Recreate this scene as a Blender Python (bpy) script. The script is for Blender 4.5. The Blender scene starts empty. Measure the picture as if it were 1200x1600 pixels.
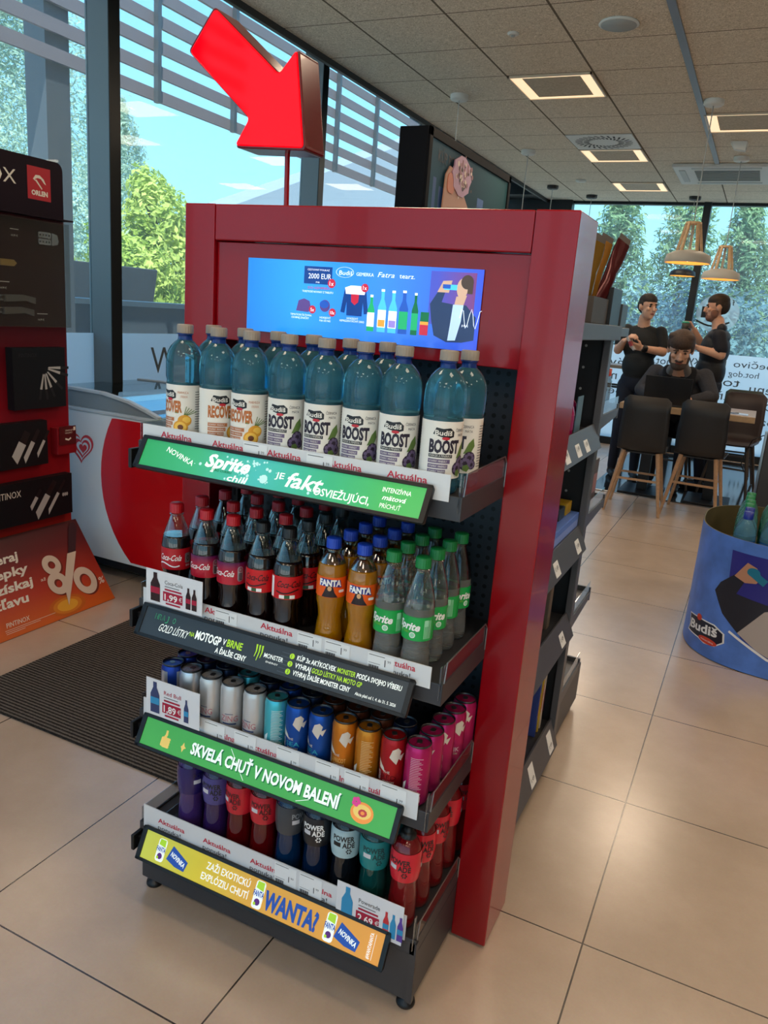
import bpy, bmesh, math, random
import numpy as np
from mathutils import Matrix, Vector
PI = math.pi
C = bpy.context.scene.collection
SC = bpy.context.scene

# ------------------------------------------------------------------ camera
cam_d = bpy.data.cameras.new('camera')
cam = bpy.data.objects.new('camera', cam_d); C.objects.link(cam); SC.camera = cam
YAW, PITCH, ROLL, FPX = -0.4322, 0.2541, -0.0788, 1207.74
fwd = Vector((math.sin(YAW)*math.cos(PITCH), math.cos(YAW)*math.cos(PITCH), -math.sin(PITCH)))
rgt = Vector((math.cos(YAW), -math.sin(YAW), 0)); dwn = fwd.cross(rgt)
r2 = rgt*math.cos(ROLL) + dwn*math.sin(ROLL); d2 = -rgt*math.sin(ROLL) + dwn*math.cos(ROLL)
cam.matrix_world = Matrix(((r2.x, -d2.x, -fwd.x, 1.375), (r2.y, -d2.y, -fwd.y, -1.644), (r2.z, -d2.z, -fwd.z, 1.570), (0, 0, 0, 1)))
cam_d.sensor_fit = 'VERTICAL'; cam_d.sensor_height = 36.0; cam_d.sensor_width = 27.0
cam_d.lens = FPX/1600*36.0; cam_d.clip_start = 0.02; cam_d.clip_end = 400

# ------------------------------------------------------------------ exposure, sky, sun
SC.view_settings.view_transform = 'Standard'; SC.view_settings.look = 'None'
SC.view_settings.exposure = 0.30; SC.view_settings.gamma = 1.0; SC.view_settings.use_curve_mapping = False
SC.cycles.use_denoising = True
SC.cycles.max_bounces = 10; SC.cycles.transparent_max_bounces = 24; SC.cycles.transmission_bounces = 8
SC.cycles.caustics_reflective = False; SC.cycles.caustics_refractive = False
SC.cycles.sample_clamp_indirect = 6.0
world = bpy.data.worlds.new('sky'); SC.world = world; world.use_nodes = True
wt = world.node_tree; wt.nodes.clear()
wo = wt.nodes.new('ShaderNodeOutputWorld'); wb = wt.nodes.new('ShaderNodeBackground')
wc = wt.nodes.new('ShaderNodeTexCoord'); wx = wt.nodes.new('ShaderNodeSeparateXYZ'); wr = wt.nodes.new('ShaderNodeValToRGB')
wt.links.new(wc.outputs['Generated'], wx.inputs[0]); wt.links.new(wx.outputs['Z'], wr.inputs[0])
wt.links.new(wr.outputs[0], wb.inputs[0]); wt.links.new(wb.outputs[0], wo.inputs[0])
wr.color_ramp.elements[0].position = 0.0; wr.color_ramp.elements[0].color = (0.42, 0.80, 1.0, 1)
wr.color_ramp.elements[1].position = 0.55; wr.color_ramp.elements[1].color = (0.12, 0.46, 0.95, 1)
SKY = 1.55; wb.inputs[1].default_value = SKY
sun_d = bpy.data.lights.new('sun', 'SUN'); sun_d.energy = 9.0; sun_d.angle = 0.009; sun_d.color = (1, 0.95, 0.86)
sun = bpy.data.objects.new('sun', sun_d); C.objects.link(sun); sun.location = (3, -8, 12)
sun.rotation_euler = Vector((-0.30, 0.42, -0.86)).to_track_quat('-Z', 'Y').to_euler()

LAMP_W, LAMP_COL = 11.0, (1.0, 0.79, 0.58)

# ------------------------------------------------------------------ helpers
def lin(h):
    if isinstance(h, (tuple, list)): return tuple(h) if len(h) == 4 else tuple(h)+(1,)
    h = h.lstrip('#'); o = []
    for i in (0, 2, 4):
        c = int(h[i:i+2], 16)/255; o.append(c/12.92 if c <= 0.04045 else ((c+0.055)/1.055)**2.4)
    return tuple(o)+(1,)
MATS = {}
def mat(name, col='#808080', rough=0.5, metal=0.0, emit=0.0, trans=0.0, ior=1.45, spec=0.5, alpha=1.0, coat=0.0, noise=0.0, nscale=30.0, bump=0.0):
    if name in MATS: return MATS[name]
    m = bpy.data.materials.new(name); m.use_nodes = True; nt = m.node_tree
    b = nt.nodes['Principled BSDF']; c = lin(col)
    b.inputs['Base Color'].default_value = c; b.inputs['Roughness'].default_value = rough; b.inputs['Metallic'].default_value = metal
    b.inputs['IOR'].default_value = ior; b.inputs['Specular IOR Level'].default_value = spec
    b.inputs['Transmission Weight'].default_value = trans; b.inputs['Alpha'].default_value = alpha; b.inputs['Coat Weight'].default_value = coat
    if emit: b.inputs['Emission Color'].default_value = c; b.inputs['Emission Strength'].default_value = emit
    m.diffuse_color = c
    if noise or bump:
        tc = nt.nodes.new('ShaderNodeTexCoord'); n = nt.nodes.new('ShaderNodeTexNoise'); n.inputs['Scale'].default_value = nscale; n.inputs['Detail'].default_value = 4
        nt.links.new(tc.outputs['Object'], n.inputs['Vector'])
        if noise:
            r = nt.nodes.new('ShaderNodeValToRGB')
            r.color_ramp.elements[0].position = 0.3; r.color_ramp.elements[1].position = 0.7
            r.color_ramp.elements[0].color = tuple(x*(1-noise) for x in c[:3])+(1,)
            r.color_ramp.elements[1].color = tuple(min(1, x*(1+noise)) for x in c[:3])+(1,)
            nt.links.new(n.outputs['Fac'], r.inputs[0]); nt.links.new(r.outputs[0], b.inputs['Base Color'])
        if bump:
            bp = nt.nodes.new('ShaderNodeBump'); bp.inputs['Strength'].default_value = bump; bp.inputs['Distance'].default_value = 0.002
            nt.links.new(n.outputs['Fac'], bp.inputs['Height']); nt.links.new(bp.outputs[0], b.inputs['Normal'])
    MATS[name] = m; return m
def glassy(name, tint, gloss=0.08, rough=0.03, extra=None, amount=0.0, edge=0.5, gmax=0.55, tshare=0.5):
    """thin clear plastic or pane: see-through with a fresnel sheen, optionally partly filled with a diffuse colour"""
    if name in MATS: return MATS[name]
    m = bpy.data.materials.new(name); m.use_nodes = True; nt = m.node_tree; nt.nodes.clear()
    out = nt.nodes.new('ShaderNodeOutputMaterial'); tr = nt.nodes.new('ShaderNodeBsdfTransparent'); gl = nt.nodes.new('ShaderNodeBsdfGlossy')
    tr.inputs[0].default_value = lin(tint); gl.inputs['Roughness'].default_value = rough
    lw = nt.nodes.new('ShaderNodeLayerWeight'); lw.inputs[0].default_value = edge
    mr = nt.nodes.new('ShaderNodeMapRange'); mr.inputs[3].default_value = gloss; mr.inputs[4].default_value = min(1, gloss+gmax)
    nt.links.new(lw.outputs['Facing'], mr.inputs[0])
    mx = nt.nodes.new('ShaderNodeMixShader'); nt.links.new(mr.outputs[0], mx.inputs[0])
    base = tr.outputs[0]
    if extra:
        df = nt.nodes.new('ShaderNodeBsdfDiffuse'); df.inputs[0].default_value = lin(extra)
        tl = nt.nodes.new('ShaderNodeBsdfTranslucent'); tl.inputs[0].default_value = lin(extra)
        a = nt.nodes.new('ShaderNodeMixShader'); a.inputs[0].default_value = tshare
        nt.links.new(df.outputs[0], a.inputs[1]); nt.links.new(tl.outputs[0], a.inputs[2])
        b2 = nt.nodes.new('ShaderNodeMixShader'); b2.inputs[0].default_value = amount
        nt.links.new(tr.outputs[0], b2.inputs[1]); nt.links.new(a.outputs[0], b2.inputs[2]); base = b2.outputs[0]
    nt.links.new(base, mx.inputs[1]); nt.links.new(gl.outputs[0], mx.inputs[2]); nt.links.new(mx.outputs[0], out.inputs[0])
    MATS[name] = m; return m
def gradmat(name, axis, stops, rough=0.4, emit=0.0, lo=0.0, hi=1.0, coord='Object', spec=0.5):
    """printed colour gradient along an object axis between lo and hi"""
    if name in MATS: return MATS[name]
    m = bpy.data.materials.new(name); m.use_nodes = True; nt = m.node_tree; b = nt.nodes['Principled BSDF']
    tc = nt.nodes.new('ShaderNodeTexCoord'); sx = nt.nodes.new('ShaderNodeSeparateXYZ'); mr = nt.nodes.new('ShaderNodeMapRange'); r = nt.nodes.new('ShaderNodeValToRGB')
    mr.inputs[1].default_value = lo; mr.inputs[2].default_value = hi
    nt.links.new(tc.outputs[coord], sx.inputs[0]); nt.links.new(sx.outputs[axis], mr.inputs[0]); nt.links.new(mr.outputs[0], r.inputs[0])
    e = r.color_ramp.elements
    e[0].position, e[0].color = stops[0][0], lin(stops[0][1]); e[1].position, e[1].color = stops[-1][0], lin(stops[-1][1])
    for p, c in stops[1:-1]:
        k = e.new(p); k.color = lin(c)
    nt.links.new(r.outputs[0], b.inputs['Base Color']); b.inputs['Roughness'].default_value = rough; b.inputs['Specular IOR Level'].default_value = spec
    if emit: nt.links.new(r.outputs[0], b.inputs['Emission Color']); b.inputs['Emission Strength'].default_value = emit
    MATS[name] = m; return m

TXT = {}
def text2d(s, res=2, bold=0.0):
    k = (s, res, bold)
    if k not in TXT:
        cu = bpy.data.curves.new('t', 'FONT'); cu.body = s; cu.resolution_u = res; cu.fill_mode = 'FRONT'; cu.offset = bold
        ob = bpy.data.objects.new('t', cu); C.objects.link(ob)
        dg = bpy.context.evaluated_depsgraph_get(); me = bpy.data.meshes.new_from_object(ob.evaluated_get(dg))
        TXT[k] = ([(v.co.x, v.co.y) for v in me.vertices], [tuple(p.vertices) for p in me.polygons])
        bpy.data.objects.remove(ob); bpy.data.curves.remove(cu); bpy.data.meshes.remove(me)
    return TXT[k]
def plane(o, ux, uv):
    o, ux, uv = Vector(o), Vector(ux).normalized(), Vector(uv).normalized(); n = ux.cross(uv)
    return lambda u, v, d=0.0: tuple(o + ux*u + uv*v + n*d)
def wrap(r, a0=-PI/2, z0=0.0):
    """label surface: u runs round the cylinder from angle a0 (left to right seen from outside)"""
    f = lambda u, v, d=0.0: ((r+d)*math.cos(a0+u/r), (r+d)*math.sin(a0+u/r), z0+v)
    f.step = max(0.0035, r*0.1); return f
def bend(F, P, fs, d):
    """cut flat print into narrow strips so that it lies on a curved label"""
    bm = bmesh.new(); V = [bm.verts.new((u, v, 0)) for u, v in P]
    for f in fs:
        try: bm.faces.new([V[i] for i in f])
        except ValueError: pass
    us = [p[0] for p in P]; k0 = math.floor(min(us)/F.step)+1; k1 = math.ceil(max(us)/F.step)
    for k in range(k0, k1): bmesh.ops.bisect_plane(bm, geom=bm.verts[:]+bm.edges[:]+bm.faces[:], dist=1e-7, plane_co=(k*F.step, 0, 0), plane_no=(1, 0, 0))
    bm.verts.index_update(); vs = [F(v.co.x, v.co.y, d) for v in bm.verts]; ff = [tuple(v.index for v in f.verts) for f in bm.faces]; bm.free()
    return vs, ff
class MB:
    def __init__(s): s.v = []; s.f = []; s.m = []; s.s = []
    def add(s, vs, fs, mi=0, smooth=False):
        n = len(s.v); s.v += [tuple(p) for p in vs]
        for f in fs: s.f.append(tuple(i+n for i in f)); s.m.append(mi); s.s.append(smooth)
        return s
    def box(s, a, b, mi=0):
        x0, y0, z0 = a; x1, y1, z1 = b
        return s.add([(x0,y0,z0),(x1,y0,z0),(x1,y1,z0),(x0,y1,z0),(x0,y0,z1),(x1,y0,z1),(x1,y1,z1),(x0,y1,z1)],
                     [(0,3,2,1),(4,5,6,7),(0,1,5,4),(1,2,6,5),(2,3,7,6),(3,0,4,7)], mi)
    def hexa(s, lo, hi, mi=0):
        return s.add(list(lo)+list(hi), [(0,3,2,1),(4,5,6,7),(0,1,5,4),(1,2,6,5),(2,3,7,6),(3,0,4,7)], mi)
    def bar(s, p, q, w, h=None, mi=0, up=(0,0,1)):
        p, q = Vector(p), Vector(q); d = (q-p).normalized(); u = Vector(up)
        if abs(d.dot(u)) > 0.98: u = Vector((1,0,0))
        a = d.cross(u).normalized(); b = a.cross(d); h = w if h is None else h
        k = [a*(-w/2)-b*(h/2), a*(w/2)-b*(h/2), a*(w/2)+b*(h/2), a*(-w/2)+b*(h/2)]
        return s.hexa([p+x for x in k], [q+x for x in k], mi)
    def cyl(s, p, q, r0, r1=None, n=16, mi=0, smooth=True, caps=True):
        r1 = r0 if r1 is None else r1; p, q = Vector(p), Vector(q); d = (q-p).normalized()
        u = Vector((0,0,1)) if abs(d.z) < 0.9 else Vector((1,0,0)); a = d.cross(u).normalized(); b = d.cross(a)
        R = [(a*math.cos(2*PI*i/n)+b*math.sin(2*PI*i/n)) for i in range(n)]
        s.add([p+x*r0 for x in R]+[q+x*r1 for x in R], [(i,(i+1)%n,n+(i+1)%n,n+i) for i in range(n)], mi, smooth)
        if caps: s.add([p+x*r0 for x in R]+[q+x*r1 for x in R], [tuple(range(n))[::-1], tuple(range(n,2*n))], mi)
        return s
    def tube(s, pts, r, n=8, mi=0):
        for i in range(len(pts)-1): s.cyl(pts[i], pts[i+1], r, n=n, mi=mi)
        return s
    def lathe(s, prof, n=24, mi=0, o=(0,0,0), smooth=True, mod=None, caps=True):
        vs = []; fs = []
        for (r, z) in prof:
            for i in range(n):
                a = 2*PI*i/n; rr = r if mod is None else mod(r, z, a)
                vs.append((o[0]+rr*math.cos(a), o[1]+rr*math.sin(a), o[2]+z))
        for k in range(len(prof)-1):
            for i in range(n): fs.append((k*n+i, k*n+(i+1)%n, (k+1)*n+(i+1)%n, (k+1)*n+i))
        s.add(vs, fs, mi, smooth)
        if caps and prof[0][0] > 1e-5: s.add(vs[:n], [tuple(range(n))[::-1]], mi)
        if caps and prof[-1][0] > 1e-5: s.add(vs[-n:], [tuple(range(n))], mi)
        return s
    def poly(s, F, pts, d=0.0, mi=0):
        if hasattr(F, 'step'): return s.add(*bend(F, pts, [tuple(range(len(pts)))], d), mi)
        return s.add([F(u, v, d) for u, v in pts], [tuple(range(len(pts)))], mi)
    def rect(s, F, u0, v0, u1, v1, d=0.0, mi=0, nu=1):
        vs = []; fs = []
        if hasattr(F, 'step') and nu == 1: nu = max(1, int(math.ceil((u1-u0)/F.step)))
        for i in range(nu+1):
            u = u0+(u1-u0)*i/nu; vs += [F(u, v0, d), F(u, v1, d)]
        for i in range(nu): fs.append((2*i, 2*i+2, 2*i+3, 2*i+1))
        return s.add(vs, fs, mi, nu > 3)
    def disc(s, F, u, v, ru, rv=None, d=0.0, mi=0, n=20, a0=0, a1=2*PI):
        rv = ru if rv is None else rv
        return s.poly(F, [(u+ru*math.cos(a0+(a1-a0)*i/n), v+rv*math.sin(a0+(a1-a0)*i/n)) for i in range(n if a1-a0 > 6.2 else n+1)], d, mi)
    def ring(s, F, u, v, r0, r1, d=0.0, mi=0, n=28, sy=1.0):
        vs = []; fs = []
        for i in range(n):
            a = 2*PI*i/n; vs += [F(u+r0*math.cos(a), v+sy*r0*math.sin(a), d), F(u+r1*math.cos(a), v+sy*r1*math.sin(a), d)]
        for i in range(n): j = (i+1) % n; fs.append((2*i, 2*i+1, 2*j+1, 2*j))
        return s.add(vs, fs, mi)
    def stroke(s, F, pts, w, d=0.0, mi=0, w1=None):
        L = []; n = len(pts); w1 = w if w1 is None else w1
        for i, (u, v) in enumerate(pts):
            a = pts[max(0, i-1)]; b = pts[min(n-1, i+1)]; dx, dy = b[0]-a[0], b[1]-a[1]; l = math.hypot(dx, dy) or 1
            ww = (w+(w1-w)*i/max(1, n-1))/2; L.append((u-dy/l*ww, v+dx/l*ww, u+dy/l*ww, v-dx/l*ww))
        vs = []
        for a in L: vs += [(a[0], a[1]), (a[2], a[3])]
        if hasattr(F, 'step'): return s.add(*bend(F, vs, [(2*i, 2*i+1, 2*i+3, 2*i+2) for i in range(n-1)], d), mi)
        return s.add([F(a, b, d) for a, b in vs], [(2*i, 2*i+1, 2*i+3, 2*i+2) for i in range(n-1)], mi)
    def prism(s, F, pts, d0, d1, mi=0):
        if hasattr(F, 'step'): return s.poly(F, pts, d1, mi)
        n = len(pts); a = [F(u, v, d0) for u, v in pts]; b = [F(u, v, d1) for u, v in pts]
        s.add(a+b, [tuple(range(n))[::-1], tuple(range(n, 2*n))]+[(i, (i+1) % n, n+(i+1) % n, n+i) for i in range(n)], mi)
        return s
    def text(s, t, F, u, v, w=None, h=0.01, mi=0, d=0.0004, shear=0.0, rot=0.0, bold=0.0, al='L', res=2, flip=False):
        """t on surface F: baseline start (u,v), capital height h, stretched to width w when given"""
        vs, fs = text2d(t, res, bold)
        if not vs: return s
        x0 = min(p[0] for p in vs); x1 = max(p[0] for p in vs); k = h/0.70
        kx = k if w is None else w/max(1e-6, x1-x0); W = (x1-x0)*kx
        off = {'L': 0, 'C': -W/2, 'R': -W}[al]; cr, sr = math.cos(rot), math.sin(rot); P = []
        for (x, y) in vs:
            X = (x-x0)*kx+off+shear*y*k; Y = y*k
            if flip: X = -X
            P.append((u+X*cr-Y*sr, v+X*sr+Y*cr))
        if hasattr(F, 'step'): return s.add(*bend(F, P, fs, d), mi)
        return s.add([F(a, b, d) for a, b in P], fs, mi)
    def mesh(s, name, mats):
        me = bpy.data.meshes.new(name); me.from_pydata(s.v, [], s.f)
        for m in (mats if isinstance(mats, (list, tuple)) else [mats]): me.materials.append(m)
        me.polygons.foreach_set('material_index', s.m); me.polygons.foreach_set('use_smooth', s.s); me.update()
        return me
    def build(s, name, mats, parent=None, bevel=0.0, seg=2, o=None):
        """ONE mesh object; given in world coordinates, moved into the parent's frame (o = its own origin)"""
        po = WO.get(parent.name, Vector((0,0,0))) if parent else Vector((0,0,0))
        oo = Vector(o) if o is not None else (po if parent else Vector((0,0,0)))
        s.v = [(p[0]-oo[0], p[1]-oo[1], p[2]-oo[2]) for p in s.v]
        ob = bpy.data.objects.new(name, s.mesh(name, mats)); C.objects.link(ob)
        ob.location = oo-po
        if parent: ob.parent = parent
        WO[ob.name] = oo
        if bevel:
            b = ob.modifiers.new('bevel', 'BEVEL'); b.width = bevel; b.segments = seg; b.limit_method = 'ANGLE'; b.angle_limit = 0.6
        return ob
WO = {}
def tag(o, label=None, cat=None, group=None, kind=None):
    if label: o['label'] = label
    if cat: o['category'] = cat
    if group: o['group'] = group
    if kind: o['kind'] = kind
    return o
def thing(name, label, cat, loc=(0,0,0), group=None, rz=0.0):
    o = bpy.data.objects.new(name, None); C.objects.link(o); o.empty_display_size = 0.05
    o.location = loc; o.rotation_euler = (0, 0, rz); WO[o.name] = Vector(loc)
    return tag(o, label, cat, group)
def struct(name, mb, mats, **k):
    return tag(mb.build(name, mats, **k), kind='structure')
def copy_tree(o, parent=None):
    c = o.copy(); C.objects.link(c); c.parent = parent
    for ch in list(o.children): copy_tree(ch, c)
    return c
def seqt(n): return ['first','second','third','fourth','fifth','sixth','seventh','eighth','ninth','tenth','eleventh','twelfth'][n]
def rrect(u0, v0, u1, v1, r, n=5):
    P = []
    for (cx, cy, a) in ((u1-r, v1-r, 0), (u0+r, v1-r, PI/2), (u0+r, v0+r, PI), (u1-r, v0+r, 1.5*PI)):
        P += [(cx+r*math.cos(a+PI/2*i/n), cy+r*math.sin(a+PI/2*i/n)) for i in range(n+1)]
    return P
def area(name, loc, sx, sy, w, col, rot=(0,0,0)):
    d = bpy.data.lights.new(name, 'AREA'); d.shape = 'RECTANGLE'; d.size = sx; d.size_y = sy; d.energy = w; d.color = col
    o = bpy.data.objects.new(name, d); C.objects.link(o); o.location = loc; o.rotation_euler = rot; return o
WHITE = mat('white_print', '#f2f2f0', 0.5); BLACK = mat('black_plastic', '#0b0b0d', 0.42); DGREY = mat('dark_grey_metal', '#3b3c40', 0.42, 0.3)
RED = mat('red_lacquer', '#8c020e', 0.2, 0.0, spec=0.4, coat=0.15, bump=0.03, nscale=220)
CHROME = mat('chrome', '#c9cbce', 0.2, 1.0)
CLEAR = glassy('clear_acrylic', '#eef3f4', 0.05, 0.04)
# ------------------------------------------------------------------ the room
XG, XR, YB, YF, HC = -2.20, 5.2, -5.0, 9.50, 3.20
def node_floor():
    m = bpy.data.materials.new('beige_floor_tile'); m.use_nodes = True; nt = m.node_tree; b = nt.nodes['Principled BSDF']; L = nt.links.new; N = nt.nodes.new
    tc = N('ShaderNodeTexCoord'); mp = N('ShaderNodeMapping'); mp.inputs['Location'].default_value = (-1.219+0.708*20, -0.153+0.708*20, 0)
    L(tc.outputs['Object'], mp.inputs[0]); sx = N('ShaderNodeSeparateXYZ'); L(mp.outputs[0], sx.inputs[0])
    g = []
    for a in ('X', 'Y'):
        d = N('ShaderNodeMath'); d.operation = 'DIVIDE'; d.inputs[1].default_value = 0.708; L(sx.outputs[a], d.inputs[0])
        f = N('ShaderNodeMath'); f.operation = 'FRACT'; L(d.outputs[0], f.inputs[0])
        c = N('ShaderNodeMath'); c.operation = 'PINGPONG'; c.inputs[1].default_value = 0.5; L(f.outputs[0], c.inputs[0])
        s = N('ShaderNodeMath'); s.operation = 'LESS_THAN'; s.inputs[1].default_value = 0.0032; L(c.outputs[0], s.inputs[0]); g.append(s)
    mx = N('ShaderNodeMath'); mx.operation = 'MAXIMUM'; L(g[0].outputs[0], mx.inputs[0]); L(g[1].outputs[0], mx.inputs[1])
    n1 = N('ShaderNodeTexNoise'); n1.inputs['Scale'].default_value = 2.2; n1.inputs['Detail'].default_value = 6; n1.inputs['Roughness'].default_value = 0.65; L(mp.outputs[0], n1.inputs[0])
    n2 = N('ShaderNodeTexNoise'); n2.inputs['Scale'].default_value = 160; n2.inputs['Detail'].default_value = 2; L(mp.outputs[0], n2.inputs[0])
    r = N('ShaderNodeValToRGB'); r.color_ramp.elements[0].position = 0.3; r.color_ramp.elements[1].position = 0.75
    r.color_ramp.elements[0].color = lin('#bba692'); r.color_ramp.elements[1].color = lin('#cfb9a5'); L(n1.outputs['Fac'], r.inputs[0])
    m2 = N('ShaderNodeMix'); m2.data_type = 'RGBA'; m2.blend_type = 'MULTIPLY'; m2.inputs[0].default_value = 0.12; L(r.outputs[0], m2.inputs[6]); L(n2.outputs['Color'], m2.inputs[7])
    m3 = N('ShaderNodeMix'); m3.data_type = 'RGBA'; L(mx.outputs[0], m3.inputs[0]); L(m2.outputs[2], m3.inputs[6]); m3.inputs[7].default_value = lin('#3a3029')
    L(m3.outputs[2], b.inputs['Base Color'])
    rr = N('ShaderNodeMapRange'); rr.inputs[3].default_value = 0.21; rr.inputs[4].default_value = 0.29; L(n1.outputs['Fac'], rr.inputs[0]); L(rr.outputs[0], b.inputs['Roughness'])
    b.inputs['IOR'].default_value = 2.5; b.inputs['Specular IOR Level'].default_value = 0.5
    bp = N('ShaderNodeBump'); bp.inputs['Strength'].default_value = 0.25; bp.inputs['Distance'].default_value = 0.0015; bp.invert = True; L(mx.outputs[0], bp.inputs['Height']); L(bp.outputs[0], b.inputs['Normal'])
    return m
def node_ceiling():
    m = bpy.data.materials.new('wood_wool_ceiling_tile'); m.use_nodes = True; nt = m.node_tree; b = nt.nodes['Principled BSDF']; L = nt.links.new; N = nt.nodes.new
    tc = N('ShaderNodeTexCoord'); sx = N('ShaderNodeSeparateXYZ'); L(tc.outputs['Object'], sx.inputs[0]); g = []
    for a, p, o, w in (('X', 0.594, 0.03, 0.012), ('Y', 0.578, 2.85, 0.0075)):
        ad = N('ShaderNodeMath'); ad.operation = 'ADD'; ad.inputs[1].default_value = p*30-o; L(sx.outputs[a], ad.inputs[0])
        d = N('ShaderNodeMath'); d.operation = 'DIVIDE'; d.inputs[1].default_value = p; L(ad.outputs[0], d.inputs[0])
        f = N('ShaderNodeMath'); f.operation = 'FRACT'; L(d.outputs[0], f.inputs[0])
        c = N('ShaderNodeMath'); c.operation = 'PINGPONG'; c.inputs[1].default_value = 0.5; L(f.outputs[0], c.inputs[0])
        s = N('ShaderNodeMath'); s.operation = 'LESS_THAN'; s.inputs[1].default_value = w; L(c.outputs[0], s.inputs[0]); g.append(s)
    mx = N('ShaderNodeMath'); mx.operation = 'MAXIMUM'; L(g[0].outputs[0], mx.inputs[0]); L(g[1].outputs[0], mx.inputs[1])
    n = N('ShaderNodeTexNoise'); n.inputs['Scale'].default_value = 55; n.inputs['Detail'].default_value = 5; n.inputs['Distortion'].default_value = 2.5; n.inputs['Roughness'].default_value = 0.7
    L(tc.outputs['Object'], n.inputs[0])
    r = N('ShaderNodeValToRGB'); r.color_ramp.elements[0].position = 0.36; r.color_ramp.elements[1].position = 0.62
    r.color_ramp.elements[0].color = lin('#a89d88'); r.color_ramp.elements[1].color = lin('#eee4d2'); L(n.outputs['Fac'], r.inputs[0])
    m3 = N('ShaderNodeMix'); m3.data_type = 'RGBA'; L(mx.outputs[0], m3.inputs[0]); L(r.outputs[0], m3.inputs[6]); m3.inputs[7].default_value = lin('#6a6152')
    L(m3.outputs[2], b.inputs['Base Color']); b.inputs['Roughness'].default_value = 0.95; b.inputs['Specular IOR Level'].default_value = 0.1
    bp = N('ShaderNodeBump'); bp.inputs['Strength'].default_value = 0.5; bp.inputs['Distance'].default_value = 0.004; L(n.outputs['Fac'], bp.inputs['Height']); L(bp.outputs[0], b.inputs['Normal'])
    return m
struct('floor', MB().box((XG-0.1, YB-0.1, -0.12), (XR+0.1, YF+0.1, 0.0)), node_floor())
struct('ceiling', MB().box((-1.63, YB, HC), (XR, YF-0.0, HC+0.1)), node_ceiling())
ROOF = mat('dark_soffit', '#2b2d2e', 0.6)
struct('trim_1', MB().box((XG-0.25, YB, 3.60), (-1.60, YF+0.2, 3.72)).box((-1.66, YB, 3.16), (-1.63, YF-0.02, 3.6)), ROOF)
struct('trim_2', MB().box((-1.7, YB-0.1, 3.62), (XR+0.1, YF+0.2, 3.72)), ROOF)
PANE = glassy('window_glass', '#f3fafa', 0.006, 0.0, extra='#eef4f6', amount=0.08, edge=0.3, gmax=0.04)  # faint white film in the glass stands in for veiling outdoor haze
FROST = glassy('frosted_film', '#ffffff', 0.03, 0.25, extra='#ffffff', amount=0.92, tshare=0.75)
FRAME = mat('anthracite_aluminium', '#1f2224', 0.35, 0.4); FRAME_LIT = mat('lit_side_aluminium', '#6f7678', 0.45, 0.2)
LETR = mat('dark_window_lettering', '#4a4f4f', 0.6)
PLAS = mat('grey_plaster', '#8d8377', 0.9, noise=0.05, nscale=6)
struct('wall_right', MB().box((XR, YB, 0), (XR+0.1, YF, 3.6)), PLAS)
struct('wall_back', MB().box((XG, YB-0.1, 0), (XR, YB, 0.1)).box((XG, YB-0.1, 3.0), (XR, YB, 3.6)), FRAME)
for i, x in enumerate((XG, -0.4, 1.4, 3.2)): struct('window_%d' % (40+i), MB().box((x+0.08, YB-0.05, 0.1), (x+1.8, YB-0.042, 3.0), 0).box((x, YB-0.09, 0.1), (x+0.08, YB, 3.0), 1), [PANE, FRAME])  # unseen glazing, added so daylight bounces off the floor to the ceiling
# left glass wall
ML = [-4.75, -2.52, -0.31, 1.82, 4.04, 6.26, 8.48]
for i, y in enumerate(ML):
    struct('trim_%d' % (10+i), MB().box((XG-0.02, y, 0), (XG+0.15, y+0.075, 3.6), 1).box((XG+0.148, y-0.004, 0), (XG+0.156, y+0.079, 3.6), 0), [FRAME, FRAME_LIT], bevel=0.003)  # post sides coloured paler as if lit, room-side face dark as if backlit
E2 = [YB]+ML[0:]+[YF]
lt = plane((XG+0.006, 0, 0), (0, 1, 0), (0, 0, 1))
for i in range(len(E2)-1):
    y0 = E2[i]+(0.075 if i else 0); y1 = E2[i+1]
    m = MB().box((XG-0.008, y0, 0.09), (XG, y1, 3.6), 0).rect(lt, y0, 0.09, y1, 1.313, 0, 1)
    m.box((XG-0.03, y0, 0.0), (XG+0.05, y1, 0.09), 2).box((XG-0.03, y0, 3.5), (XG+0.05, y1, 3.6), 2)
    if i == 4:
        m.text('WC', lt, 2.30, 1.06, h=0.17, mi=3, d=0.001)
        m.text('vitajte', lt, 2.75, 1.06, h=0.15, mi=3, d=0.001) if False else None
    struct('window_%d' % (i+1), m, [PANE, FROST, FRAME, LETR])
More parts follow.
